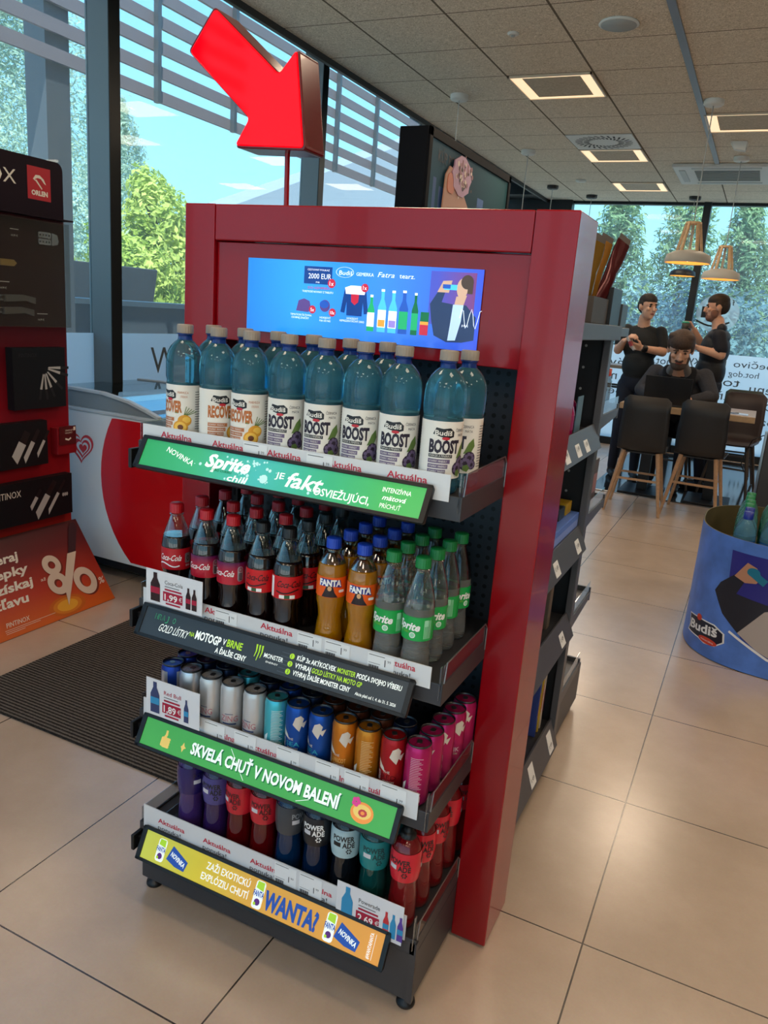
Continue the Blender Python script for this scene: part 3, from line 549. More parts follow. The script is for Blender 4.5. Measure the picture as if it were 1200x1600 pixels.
# sign 1
P = signplane(0); L = math.hypot(0.035, 0.062)
m = MB().rect(P, 0.1415, 0.004, 0.838, L-0.004, 0.0005, 0)
m.text('NOVINKA', P, 0.205, 0.046, 0.085, 0.012, 1, 0.0012, rot=-0.28, bold=0.01)
m.text('Sprite', P, 0.318, 0.029, 0.115, 0.029, 1, 0.0014, shear=0.28, bold=0.035); m.text('ZERO CUKRU', P, 0.338, 0.0215, 0.055, 0.005, 2, 0.0014, bold=0.01); m.text('chill', P, 0.385, 0.006, 0.05, 0.014, 1, 0.0014, shear=0.25, bold=0.02)
m.text('JE', P, 0.501, 0.032, 0.022, 0.013, 1, 0.0012, bold=0.01); m.text('fakt', P, 0.527, 0.018, 0.085, 0.032, 1, 0.0012, shear=0.3, bold=0.02); m.text('OSVIEŽUJÚCI,', P, 0.600, 0.012, 0.128, 0.016, 1, 0.0014, bold=0.015)
m.text('INTENZÍVNA', P, 0.748, 0.045, 0.062, 0.0095, 1, 0.0012, bold=0.01); m.text('mätová', P, 0.752, 0.029, 0.05, 0.010, 1, 0.0012, shear=0.3, bold=0.015); m.text('PRÍCHUŤ', P, 0.751, 0.012, 0.045, 0.0095, 1, 0.0012)
random.seed(3)
for i in range(46):
    u = random.gauss(0.46, 0.07); v = random.uniform(0.008, L-0.01)
    if 0.15 < u < 0.83: m.disc(P, u, v, random.uniform(0.0008, 0.004), d=0.0008, mi=3, n=8)
m.disc(P, 0.475, 0.024, 0.010, d=0.0009, mi=3, n=9)
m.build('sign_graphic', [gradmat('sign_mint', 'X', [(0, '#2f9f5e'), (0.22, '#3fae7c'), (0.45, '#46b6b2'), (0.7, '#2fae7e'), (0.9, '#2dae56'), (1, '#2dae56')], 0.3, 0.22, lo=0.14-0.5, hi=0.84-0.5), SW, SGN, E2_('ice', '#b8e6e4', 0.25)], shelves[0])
# sign 2
P = signplane(1); L = math.hypot(0.035, 0.063)
m = MB().rect(P, 0.1415, 0.004, 0.838, L-0.004, 0.0005, 0)
for i, ch in enumerate('HRAJ O'): m.text(ch, P, 0.173+i*0.0105, 0.045, None if ch == ' ' else 0.0085, 0.013, 3, 0.001); m.text(ch, P, 0.1742+i*0.0105, 0.0465, None if ch == ' ' else 0.006, 0.010, 0, 0.0014)
m.text('GOLD LÍSTKY', P, 0.192, 0.020, 0.086, 0.018, 1, 0.001, shear=0.25); m.text('NA', P, 0.283, 0.029, 0.014, 0.010, 2, 0.001, bold=0.015); m.text('MOTOGP', P, 0.300, 0.027, 0.072, 0.019, 1, 0.001, bold=0.03)
m.text('V', P, 0.377, 0.032, 0.009, 0.013, 1, 0.001, bold=0.02); m.text('BRNE', P, 0.389, 0.031, 0.042, 0.016, 2, 0.001, bold=0.025); m.text('A ĎALŠIE CENY', P, 0.364, 0.010, 0.085, 0.012, 1, 0.001, bold=0.02)
for i in range(3): m.stroke(P, [(0.467+i*0.0075, 0.055), (0.469+i*0.0075, 0.040), (0.467+i*0.0075, 0.020+0.007*abs(i-1))], 0.0045, 0.001, 2, 0.0015)
m.text('MONSTER', P, 0.491, 0.032, 0.05, 0.010, 1, 0.001, bold=0.01); m.text('ENERGY', P, 0.50, 0.022, 0.032, 0.004, 1, 0.001)
for u, v, n in ((0.560, 0.051, '1'), (0.560, 0.034, '2'), (0.560, 0.017, '3')): m.disc(P, u, v, 0.0062, d=0.001, mi=2); m.text(n, P, u-0.002, v-0.004, None, 0.008, 0, 0.0013)
m.text('KÚP 3x AKÝKOĽVEK', P, 0.573, 0.046, 0.098, 0.0105, 1, 0.001, bold=0.02); m.text('MONSTER', P, 0.674, 0.046, 0.044, 0.0105, 2, 0.001, bold=0.02); m.text('PODĽA SVOJHO VÝBERU', P, 0.721, 0.046, 0.105, 0.0105, 1, 0.001, bold=0.02)
m.text('VYHRAJ', P, 0.573, 0.0295, 0.040, 0.0105, 1, 0.001, bold=0.02); m.text('GOLD LÍSTKY NA MOTO GP', P, 0.616, 0.0295, 0.122, 0.0105, 2, 0.001, bold=0.02); m.text('VYHRAJ ĎALŠIE MONSTER CENY', P, 0.573, 0.013, 0.142, 0.0105, 1, 0.001, bold=0.02)
m.text('Akcia platí od 1. 4. do 31. 5. 2026', P, 0.728, 0.012, 0.095, 0.0065, 1, 0.001, bold=0.01)
for i in range(9):
    for j in range(6): m.disc(P, 0.535+i*0.0035+(j % 2)*0.0017-0.0004*j, 0.012+j*0.0085, 0.0011, d=0.0008, mi=4, n=6)
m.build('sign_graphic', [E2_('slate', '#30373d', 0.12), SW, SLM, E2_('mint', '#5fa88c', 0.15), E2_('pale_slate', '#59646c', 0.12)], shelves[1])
# sign 3
P = signplane(2); L = math.hypot(0.035, 0.065)
m = MB().rect(P, 0.1415, 0.004, 0.838, L-0.004, 0.0005, 0)
thumb(m, P, 0.200, 0.014, 0.030, 2, 0.0016)
m.poly(P, [(0.262, 0.030), (0.2655, 0.0335), (0.269, 0.042), (0.2725, 0.0335), (0.278, 0.030), (0.2725, 0.0265), (0.269, 0.018), (0.2655, 0.0265)], 0.001, 2)
m.text('SKVELÁ CHUŤ V NOVOM BALENÍ', P, 0.296, 0.0215, 0.412, 0.026, 4, 0.0008, bold=0.04); m.text('SKVELÁ CHUŤ V NOVOM BALENÍ', P, 0.293, 0.0235, 0.412, 0.026, 1, 0.0014, bold=0.035)
m.stroke(P, [(0.40, 0.066), (0.455, 0.008)], 0.0012, 0.0007, 1); m.stroke(P, [(0.60, 0.008), (0.635, 0.022)], 0.0012, 0.0007, 1)
m.disc(P, 0.762, 0.034, 0.028, 0.022, 0.0010, 3, 24); m.disc(P, 0.762, 0.036, 0.022, 0.015, 0.0014, 2, 20); m.disc(P, 0.764, 0.034, 0.011, 0.008, 0.0018, 5, 9); m.disc(P, 0.764, 0.034, 0.005, 0.004, 0.0022, 3, 9)
for i in range(5): a = 2*PI*i/5; m.disc(P, 0.743+0.006*math.cos(a), 0.053+0.006*math.sin(a), 0.005, d=0.002+i*0.0001, mi=6, n=10)
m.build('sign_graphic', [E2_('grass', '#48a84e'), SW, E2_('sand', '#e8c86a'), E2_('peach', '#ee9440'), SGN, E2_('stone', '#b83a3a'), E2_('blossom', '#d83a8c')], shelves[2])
# sign 4
P = signplane(3); L = math.hypot(0.035, 0.070)
m = MB().rect(P, 0.1415, 0.004, 0.838, L-0.004, 0.0005, 0)
def fcan(u, v, w, h):
    m.prism(P, rrect(u, v, u+w, v+h, w*0.28, 4), 0.0004, 0.0010, 1); m.poly(P, [(u+w*0.1, v+h*0.72), (u+w*0.9, v+h*0.66), (u+w*0.85, v+h*0.97), (u+w*0.15, v+h*0.97)], 0.0013, 3)
    m.text('FANTA', P, u-w*0.05, v+h*0.44, w*1.1, h*0.2, 2, 0.0016, bold=0.03); m.disc(P, u+w*0.5, v+h*0.24, w*0.3, d=0.0013, mi=4, n=12); m.disc(P, u+w*0.28, v+h*0.16, w*0.14, d=0.0015, mi=3, n=10)
def flag(u, v, s):
    m.poly(P, [(u, v+0.014), (u+0.012, v+0.050), (u+0.066*s, v+0.026), (u+0.060*s, v+0.002), (u+0.03, v+0.004)], 0.0012, 2); m.text('NOVINKA', P, u+0.010, v+0.026, 0.05, 0.0115, 1, 0.0018, rot=-0.33, bold=0.03)
fcan(0.186, 0.012, 0.026, 0.056); flag(0.221, 0.012, 1.0)
m.text('ZAŽI EXOTICKÚ', P, 0.342, 0.045, 0.132, 0.0165, 1, 0.0012, bold=0.015); m.text('EXPLÓZIU CHUTÍ', P, 0.334, 0.018, 0.143, 0.0165, 1, 0.0012, bold=0.015)
fcan(0.490, 0.007, 0.027, 0.064); m.text('WANTA?', P, 0.521, 0.016, 0.150, 0.040, 2, 0.0014, bold=0.045); fcan(0.690, 0.007, 0.026, 0.064); flag(0.717, 0.010, 1.0)
m.text('#WANTAFANTA', P, 0.812, 0.010, 0.056, 0.0085, 1, 0.0012, rot=PI/2, bold=0.02); m.rect(P, 0.817, 0.010, 0.818, 0.066, 0.0012, 1)
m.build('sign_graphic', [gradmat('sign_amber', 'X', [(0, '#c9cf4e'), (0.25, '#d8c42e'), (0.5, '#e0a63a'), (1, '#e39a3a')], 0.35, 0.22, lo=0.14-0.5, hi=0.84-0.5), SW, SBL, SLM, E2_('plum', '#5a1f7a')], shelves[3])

# price cards clipped to the strips
CARD = mat('price_card', '#dfe1e6', 0.3); WINE = mat('wine_red_print', '#a8163a', 0.5); COLAB = mat('cola_print', '#2a0f10', 0.5)
def price_card(label, F, x0, z0, w, h, title, price, cols, left):
    m = MB(); m.prism(F, [(x0, z0), (x0+w, z0), (x0+w, z0+h), (x0, z0+h)], -0.0015, 0.0, 0)
    m.text(title, F, x0+w*0.34, z0+h*0.66, w*0.32, h*0.11, 2 if title != 'Red Bull' else 1, 0.0006, bold=0.005); m.rect(F, x0+w*0.34, z0+h*0.58, x0+w*0.6, z0+h*0.60, 0.0006, 2)
    m.rect(F, x0+w*0.31, z0+h*0.16, x0+w*0.66, z0+h*0.44, 0.0006, 1); m.text(price, F, x0+w*0.34, z0+h*0.20, w*0.23, h*0.18, 3, 0.0012, bold=0.02); m.text('€', F, x0+w*0.60, z0+h*0.25, None, h*0.12, 3, 0.0012)
    m.rect(F, x0+w*0.36, z0+h*0.07, x0+w*0.62, z0+h*0.12, 0.0006, 1); m.rect(F, x0+w*0.34, z0+h*0.48, x0+w*0.64, z0+h*0.53, 0.0006, 1)
    def bot(u, v, bw, bh, mi): m.poly(F, [(x0+u-bw/2, z0+v), (x0+u+bw/2, z0+v), (x0+u+bw/2, z0+v+bh*0.6), (x0+u+bw/5, z0+v+bh*0.82), (x0+u+bw/5, z0+v+bh), (x0+u-bw/5, z0+v+bh), (x0+u-bw/5, z0+v+bh*0.82), (x0+u-bw/2, z0+v+bh*0.6)], 0.0009, mi); m.rect(F, x0+u-bw/2, z0+v+bh*0.28, x0+u+bw/2, z0+v+bh*0.5, 0.0013, 1 if mi == 4 else 5)
    bot(w*0.17, h*0.08, w*0.17, h*0.85, cols[0])
    for i, c in enumerate(cols[1:]): bot(w*(0.76+0.105*i), h*0.10, w*0.085, h*0.62, c)
    o = m.build('price_card', [CARD, WINE, GREYT, WHITE, COLAB, mat('blue_print', '#2f8fc0', 0.5), mat('navy_silver_print', '#34406a', 0.5), mat('purple_print', '#5a3f9a', 0.5), mat('red_print', '#c8343c', 0.5)], o=F(x0+w/2, z0))
    return tag(o, label, 'price card')
FC = lambda y: plane((0, y, 0), (1, 0, 0), (0, 0, 1))
price_card('white price card reading 1,99 clipped at left end of second shelf with bottle pictures', FC(-0.3005), 0.146, 0.853, 0.167, 0.085, 'Coca-Cola', '1,99', [4, 4, 4], 0)
price_card('white price card reading 1,89 clipped at left end of the cans shelf', FC(-0.3005), 0.146, 0.556, 0.165, 0.098, 'Red Bull', '1,89', [6, 6], 0)
price_card('white price card reading 2,69 at right end of lowest shelf with sports bottle pictures', FC(-0.2865), 0.705, 0.190, 0.170, 0.103, 'Powerade', '2,69', [5, 8, 5, 7], 0)

# ------------------------------------------------------------------ the red arrow on its pole
AR = thing('arrow_sign', 'glossy glowing red arrow sign on a red pole above the rack', 'arrow sign', (0.246, 0.08, 1.795))
A = [(0.048, 2.243), (-0.030, 2.150), (0.160, 1.990), (0.118, 1.928), (0.322, 1.919), (0.292, 2.138), (0.243, 2.086)]
def roundpoly(P, r, n=4):
    out = []; k = len(P)
    for i in range(k):
        p, a, b = Vector(P[i]), Vector(P[i-1]), Vector(P[(i+1) % k]); q = p+(a-p).normalized()*r; s = p+(b-p).normalized()*r
        for j in range(n+1): t = j/n; x = q*(1-t)**2+p*2*t*(1-t)+s*t*t; out.append((x.x, x.y))
    return out
AP = roundpoly(A, 0.012); FA = plane((0, 0.04, 0), (1, 0, 0), (0, 0, 1))
MB().prism(FA, AP, -0.088, 0.0).build('arrow_side', mat('dark_red_gloss', '#5c040e', 0.2, coat=0.2), AR, bevel=0.006, seg=3)
cx = sum(p[0] for p in AP)/len(AP); cz = sum(p[1] for p in AP)/len(AP)
MB().prism(FA, [(cx+(u-cx)*0.965, cz+(v-cz)*0.965) for u, v in AP], -0.002, 0.0035).build('arrow_face', mat('lit_red_face', (0.70, 0.0, 0.004), 0.06, emit=1.0, spec=0.25), AR, bevel=0.003)
MB().cyl((0.246, 0.084, 1.795), (0.243, 0.084, 1.925), 0.0065, n=16).build('pole', RED, AR)
MB().box((0.222, 0.066, 1.7945), (0.27, 0.102, 1.799)).build('foot_plate', RED, AR, bevel=0.001)
# ------------------------------------------------------------------ drinks: one of each kind is built, the rest are copies
KIND = {}
def make_kind(key, name, parts):
    """parts: (part name, mesh builder, materials, [sub parts]); kept as shared meshes, used for every copy"""
    KIND[key] = (name, [(p[0], p[1].mesh(p[0], p[2]), [(q[0], q[1].mesh(q[0], q[2])) for q in (p[3] if len(p) > 3 else [])]) for p in parts])
FIRST = {}
def put(key, loc, rz, label, cat, group):
    name, parts = KIND[key]
    if key not in FIRST:
        t = bpy.data.objects.new(name, None); C.objects.link(t); t.empty_display_size = 0.03
        for pn, me, subs in parts:
            p = bpy.data.objects.new(pn, me); C.objects.link(p); p.parent = t
            for sn, sm in subs: q = bpy.data.objects.new(sn, sm); C.objects.link(q); q.parent = p
        FIRST[key] = t
    else: t = copy_tree(FIRST[key])
    t.location = loc; t.rotation_euler = (0, 0, rz); tag(t, label, cat, group); return t
def pet(name, tint, rough=0.02, ior=1.33, tr=1.0): return mat(name, tint, rough, trans=tr, ior=ior, spec=0.5)
def soft(name, col, tr=0.35, rough=0.08):
    """coloured drink seen through plastic: partly see-through, partly scattering"""
    if name in MATS: return MATS[name]
    m = mat(name, col, rough, trans=tr, ior=1.33, coat=0.6); return m
CAPN = 20
def capmesh(r, z0, z1, mi=0):
    mod = lambda rr, z, a: rr+(0.0007*math.cos(a*CAPN*1.0) if rr > r*0.9 else 0)
    return MB().lathe([(r, z0), (r, z0+0.0015), (r*0.985, z0+0.003), (r*0.985, z1-0.002), (r*0.9, z1), (0.0001, z1)], CAPN*3, mi, mod=mod)
PAPER = mat('label_paper', '#e6e2da', 0.4); LOGO = mat('logo_black', '#17171c', 0.4); LRED = mat('logo_red', '#c02030', 0.4); SILV = mat('silver_foil', '#b9b9bd', 0.3, 0.7)
# ---- water with vitamins, 27 cm
def budis(key, word, sub, colW, colB, fruit):
    r = 0.0415
    ribs = lambda rr, z, a: rr*(1-0.012*abs(math.sin(a*6))) if (0.155 < z < 0.215) else rr
    body = MB().lathe([(0.0001, 0.004), (0.022, 0.002), (0.036, 0.0), (0.040, 0.006), (r, 0.016), (0.0395, 0.024), (0.0400, 0.030), (0.0400, 0.146), (0.0395, 0.152), (r, 0.160), (r, 0.192), (0.0405, 0.203), (0.0375, 0.215), (0.0315, 0.226), (0.0235, 0.235), (0.0165, 0.241)], 36, 0, mod=ribs)
    neck = MB().lathe([(0.0165, 0.241), (0.0155, 0.246), (0.0155, 0.252), (0.0178, 0.2525), (0.0178, 0.2545), (0.0145, 0.255), (0.0145, 0.262)], 24, 0)
    F = wrap(0.0404, -PI/2-0.055/0.0404)   # u = 0.055 faces the shopper
    lb = MB().rect(F, -0.072, 0.032, 0.182, 0.143, 0, 0, nu=48)
    lb.poly(F, [(0.032, 0.118), (0.038, 0.131), (0.052, 0.129), (0.066, 0.131), (0.074, 0.124), (0.074, 0.114), (0.062, 0.110), (0.046, 0.114)], 0.0003, 2); lb.text('Budiš', F, 0.036, 0.1165, 0.034, 0.0095, 0, 0.0007, bold=0.02); lb.disc(F, 0.058, 0.1105, 0.008, 0.003, 0.0006, 3, 12)
    lb.text(sub[0], F, 0.078, 0.124, 0.024, 0.0055, 4, 0.0004); lb.text(sub[1], F, 0.084, 0.115, 0.016, 0.005, 4, 0.0004)
    lb.text(word, F, 0.026, 0.083, 0.062, 0.024, 4, 0.0005, bold=0.05)
    lb.rect(F, 0.026, 0.073, 0.074, 0.0795, 0.0004, 6); lb.text('ENERGIA A MINERÁLY', F, 0.028, 0.0745, 0.044, 0.004, 0, 0.0007)
    for i, (a, b) in enumerate(((0.062, 0.070), (0.052, 0.060), (0.042, 0.050))): lb.rect(F, 0.026, a, 0.070-0.004*i, b, 0.0004, 5); lb.text('VITAMÍNY  MINERÁLY', F, 0.028, a+0.002, 0.036, 0.004, 0, 0.0007)
    for i in range(16): lb.rect(F, 0.118, 0.045+i*0.0055, 0.150, 0.0465+i*0.0055, 0.0003, 7)
    for i in range(16): lb.rect(F, -0.035, 0.045+i*0.0055, -0.005, 0.0465+i*0.0055, 0.0003, 7)
    mats = [PAPER, PAPER, LOGO, LRED, mat(key+'_word', colW, 0.45), mat(key+'_bar', colB, 0.45), LOGO if fruit == 'berry' else mat('white_bar', '#f4efe6', 0.5), GREYT,
            mat('leaf_print', '#5f7a3a', 0.5), mat('berry_print', '#2e1d33', 0.5), mat('apricot_print', '#dc9a2a', 0.5), mat('stone_print', '#6a3a18', 0.5), mat('apricot_flesh', '#f0c050', 0.5)]
    if fruit == 'berry':
        lb.poly(F, [(0.084, 0.072), (0.094, 0.094), (0.104, 0.104), (0.108, 0.088), (0.100, 0.074)], 0.0006, 8)
        for (u, v, rr) in ((0.098, 0.064, 0.013), (0.090, 0.052, 0.014), (0.104, 0.050, 0.010)):
            lb.disc(F, u, v, rr, d=0.0008, mi=9, n=14)
            for q in range(7): a = 2*PI*q/7; lb.disc(F, u+rr*0.6*math.cos(a), v+rr*0.6*math.sin(a), rr*0.28, d=0.0010, mi=5, n=7)
        lb.disc(F, 0.092, 0.043, 0.008, d=0.0012, mi=8, n=5)
    else:
        lb.disc(F, 0.094, 0.064, 0.0155, 0.013, 0.0006, 10, 18); lb.disc(F, 0.098, 0.066, 0.009, 0.007, 0.0008, 12, 12); lb.disc(F, 0.085, 0.049, 0.0165, 0.0155, 0.0009, 10, 18); lb.disc(F, 0.085, 0.049, 0.013, 0.012, 0.0011, 12, 18); lb.disc(F, 0.085, 0.049, 0.0065, 0.006, 0.0013, 11, 12)
        for q in range(5): lb.stroke(F, [(0.092, 0.074), (0.098+0.006*q, 0.096-0.003*q)], 0.0016, 0.0005, 8)
        lb.rect(F, 0.072, 0.080, 0.080, 0.084, 0.0005, 8)
    make_kind(key, 'water_bottle', [('body', body, pet('blue_water_pet', (0.16, 0.60, 0.80), tr=0.88), [('neck', neck, mat('blue_neck', '#1d3f8f', 0.15, trans=0.4))]), ('label', lb, mats), ('cap', capmesh(0.0178, 0.2555, 0.2745), mat('taupe_cap', '#8d8378', 0.45))])
budis('recover', 'RECOVER', ('MARHUĽA', 'CITRÓNOVÁ'), '#b8672a', '#b56a3c', 'apricot')
budis('boost', 'BOOST', ('ČERNICA', 'MÄTA'), '#241a2e', '#6a5a7c', 'berry')
random.seed(11)
Z1 = SHZ[0]
BX = [0.203, 0.293, 0.383, 0.476, 0.569, 0.657, 0.744, 0.836]
BR = [-0.95, 0.20, -0.62, -0.42, -0.42, -0.36, -0.22, 0.14]
BA = [0.35, -0.3, 0.2, 0.0, 0.1, -0.2, 0.3, -0.6]
for i, x in enumerate(BX):
    ap = i < 3; what = 'blue water bottle with orange apricot label' if ap else 'blue water bottle with dark blackberry label'
    face = math.atan2(1.644-0.24, 0) if False else math.atan2(-(1.644-0.235), 1.375-x)+PI/2
    put('recover' if ap else 'boost', (x, -0.238+(0.004 if i % 2 else 0), Z1+0.0003), face+BR[i], what+', %s from left, front of top shelf' % seqt(i), 'bottle', 'water bottles on the top shelf')
for i, x in enumerate(BX):
    if i == 6: continue
    ap = i < 3; put('recover' if ap else 'boost', (x+(0.012 if i == 7 else 0.004), -0.142 if i < 7 else -0.150, Z1+0.0003), BR[i]+1.0+i*0.7,
        'blue water bottle on top shelf, back row behind the %s front bottle' % seqt(i), 'bottle', 'water bottles on the top shelf')
# ---- half litre soft drinks, 25.4 cm
def soda(key, name, liquid, fill, clear, capcol, labelF, lab, prof, spiral=False):
    KS = 0.94 if key in ('fanta', 'sprite') else 1.0; h = 0.234; prof = [(r*KS if r > 0.014 else r, z) for r, z in prof]
    mod = (lambda rr, z, a: rr*(1+0.016*math.sin(5*a+z*90)) if z < 0.10 else rr) if spiral else (lambda rr, z, a: rr*(1-0.02*abs(math.sin(a*5))) if z < 0.082 else rr*(1-0.010*abs(math.sin(a*8))) if 0.155 < z < 0.20 else rr)
    full = [(r, z) for r, z in prof if z <= fill]; r_f = np.interp(fill, [p[1] for p in prof], [p[0] for p in prof])
    low = MB().lathe([(r, z) for r, z in prof if z < fill]+[(r_f, fill), (0.0001, fill+0.0002)], 32, 0, mod=mod)
    up = MB().lathe([(r_f+0.0002, fill+0.0008)]+[(r, z) for r, z in prof if z > fill+0.003]+[(0.0125, h-0.008), (0.0165, h-0.0075), (0.0165, h-0.005), (0.0125, h-0.0045), (0.0125, h+0.004)], 32, 0, mod=mod)
    prof = prof; make_kind(key, name, [('drink', low, liquid), ('clear_neck', up, clear), ('label', lab(labelF), LABM[key]), ('cap', capmesh(0.0160, h-0.003, h+0.0195), capcol)])
COLA = mat('cola_liquid', '#120605', 0.06, coat=1.0); ORNG = mat('orange_drink', '#c07d08', 0.06, trans=0.35, ior=1.33, coat=0.8)
CLR = glassy('clear_pet', '#e6efec', 0.05, 0.04, edge=0.5); LEM = pet('clear_lemonade', (0.94, 0.97, 0.94), tr=0.88); CLRO = glassy('clear_pet_orange', '#f2dcae', 0.10, 0.03, edge=0.6)
CR = mat('cola_label_red', '#b5121f', 0.35); CZ = mat('cola_label_bright_red', '#c8141c', 0.35); PUR = gradmat('purple_red_label', 'Z', [(0, '#c0182e'), (0.6, '#b01530'), (1, '#4a1450')], 0.35, lo=0.092, hi=0.150)
RCAP = mat('red_cap', '#b5101e', 0.4); KCAP = mat('black_cap', '#101012', 0.4); BCAP = mat('blue_cap', '#1640b4', 0.4); GCAP = mat('green_cap', '#0f7a3a', 0.4)
LABM = {'cola': [CR, WHITE, BLACK, SILV], 'cola_purple': [PUR, WHITE, BLACK, SILV], 'cola_zero': [CZ, BLACK, WHITE, mat('dark_green_print', '#2a5a3a', 0.5)],
        'fanta': [mat('orange_label', '#ea5a12', 0.35), WHITE, mat('fanta_blue', '#1d2f8a', 0.4), mat('dark_figure_print', '#23141a', 0.5), mat('bone_print', '#d8a87a', 0.5)],
        'sprite': [mat('green_label', '#11a04a', 0.35), WHITE, mat('lime_print', '#8cc83a', 0.4), mat('pale_green_print', '#9adab4', 0.5)]}
PCOLA = [(0.0001, 0.006), (0.018, 0.003), (0.028, 0.0), (0.0325, 0.006), (0.0335, 0.020), (0.0325, 0.040), (0.0300, 0.062), (0.0305, 0.078), (0.0335, 0.092), (0.0345, 0.100), (0.0345, 0.146), (0.0340, 0.156), (0.0315, 0.172), (0.0260, 0.192), (0.0195, 0.210), (0.0150, 0.222), (0.0130, 0.226)]
PFANTA = [(0.0001, 0.006), (0.020, 0.003), (0.029, 0.0), (0.0335, 0.008), (0.0340, 0.028), (0.0305, 0.054), (0.0275, 0.076), (0.0300, 0.096), (0.0340, 0.112), (0.0345, 0.125), (0.0345, 0.165), (0.0340, 0.180), (0.0315, 0.195), (0.0260, 0.208), (0.0180, 0.219), (0.0130, 0.226)]
RL = 0.0331
def labcola(F):
    m = MB().rect(F, -0.105, 0.096, 0.1155, 0.149, 0, 0, nu=44)
    for u0 in (-0.035, 0.075): m.text('Coca-Cola', F, u0, 0.119, 0.058, 0.0145, 1, 0.0005, shear=0.35, bold=0.012)
    m.stroke(F, [(-0.035+0.005*i, 0.108+0.004*math.sin(i*0.55)) for i in range(12)], 0.003, 0.0005, 1); m.prism(F, rrect(0.033, 0.112, 0.050, 0.137, 0.004), 0.0002, 0.0006, 3); m.text('ENG', F, 0.036, 0.104, 0.012, 0.005, 1, 0.0006); m.text('0', F, 0.0375, 0.117, 0.008, 0.014, 2, 0.0009)
    return m
def labpur(F):
    m = MB().rect(F, -0.105, 0.096, 0.1155, 0.149, 0, 0, nu=44)
    for u0 in (-0.040, 0.070): m.text('Coca-Cola', F, u0, 0.116, 0.058, 0.0145, 1, 0.0005, shear=0.35, bold=0.012)
    m.prism(F, rrect(0.027, 0.103, 0.041, 0.140, 0.007), 0.0002, 0.0006, 3); m.ring(F, 0.034, 0.132, 0.0035, 0.005, 0.0009, 0)
    for i in range(5): m.rect(F, 0.0295, 0.107+i*0.0035, 0.0385, 0.109+i*0.0035, 0.0009, 2)
    return m
def labzero(F):
    m = MB().rect(F, -0.105, 0.096, 0.1155, 0.149, 0, 0, nu=44)
    for u0 in (-0.028, 0.082): m.text('Coca-Cola', F, u0, 0.124, 0.058, 0.0150, 1, 0.0005, shear=0.35, bold=0.014)
    m.stroke(F, [(-0.028+0.006*i, 0.114-0.004*math.sin(i*0.5)) for i in range(10)], 0.003, 0.0005, 1)
    for i, u in enumerate((0.0, 0.012, 0.024, 0.036)): m.rect(F, -0.02+u, 0.098, -0.008+u, 0.106, 0.0005, (2, 3, 2, 0)[i])
    m.rect(F, -0.046, 0.098, -0.036, 0.146, 0.0005, 2); return m
def labfanta(F):
    m = MB().rect(F, -0.103, 0.126, 0.1048, 0.172, 0, 0, nu=44)
    for u0 in (-0.024, 0.086):
        m.poly(F, [(u0-0.002, 0.151), (u0+0.004, 0.169), (u0+0.047, 0.166), (u0+0.051, 0.149), (u0+0.03, 0.152)], 0.0004, 2); m.text('FANTA', F, u0, 0.153, 0.049, 0.0135, 1, 0.0010, bold=0.05)
        m.poly(F, [(u0+0.006, 0.127), (u0+0.012, 0.140), (u0+0.016, 0.152), (u0+0.024, 0.156), (u0+0.031, 0.150), (u0+0.034, 0.139), (u0+0.042, 0.127)], 0.0007, 3); m.disc(F, u0+0.0235, 0.147, 0.0045, 0.0055, 0.0012, 4, 12)
        m.prism(F, rrect(u0+0.044, 0.138, u0+0.058, 0.144, 0.002), 0.0002, 0.0006, 1)
    return m
def labsprite(F):
    m = MB().rect(F, -0.103, 0.080, 0.1048, 0.132, 0, 0, nu=44)
    for u0 in (-0.036, 0.074):
        m.text('Sprite', F, u0, 0.105, 0.052, 0.0165, 1, 0.0006, shear=0.25, bold=0.035, rot=-0.05); m.text('ZERO CUKRU', F, u0+0.004, 0.096, 0.026, 0.005, 2, 0.0006); m.disc(F, u0+0.038, 0.0925, 0.0065, d=0.0006, mi=1, n=14); m.disc(F, u0+0.038, 0.0925, 0.005, d=0.0009, mi=3, n=14)
        for i in range(6): m.rect(F, u0+0.062+i*0.003, 0.085, u0+0.0635+i*0.003, 0.125, 0.0004, 3)
        m.rect(F, u0+0.063, 0.112, u0+0.071, 0.126, 0.0006, 3)
    return m
FL = wrap(0.0351, -PI/2); FLF = wrap(RL, -PI/2)
soda('cola', 'cola_bottle', COLA, 0.176, CLR, RCAP, FL, labcola, PCOLA); soda('cola_purple', 'cola_bottle', COLA, 0.176, CLR, RCAP, FL, labpur, PCOLA); soda('cola_zero', 'cola_bottle', COLA, 0.180, CLR, KCAP, FL, labzero, PCOLA)
soda('fanta', 'orange_soda_bottle', ORNG, 0.198, CLRO, BCAP, FLF, labfanta, PFANTA, True); soda('sprite', 'lemonade_bottle', LEM, 0.148, CLR, GCAP, wrap(RL, -PI/2), labsprite, PCOLA)
Z2 = SHZ[1]
SXs = [0.184, 0.273, 0.349, 0.432, 0.502, 0.615, 0.690, 0.7575, 0.8255]
COLS = [('cola', 'cola bottle with red label and red cap'), ('cola_purple', 'cola bottle with purple red label and red cap'), ('cola_purple', 'cola bottle with purple red label and red cap'), ('cola_zero', 'cola bottle with black lettering and black cap'), ('cola_zero', 'cola bottle with black lettering and black cap'),
        ('fanta', 'orange soda bottle with blue cap'), ('fanta', 'orange soda bottle with blue cap'), ('sprite', 'clear lemonade bottle with green cap'), ('sprite', 'clear lemonade bottle with green cap')]
STEP = [0.090, 0.098, 0.088, 0.088, 0.080, 0.074, 0.074, 0.074, 0.074]
SROT = [-0.35, -0.3, -0.42, -0.42, 0.05, -0.1, -0.16, -0.28, -0.36]
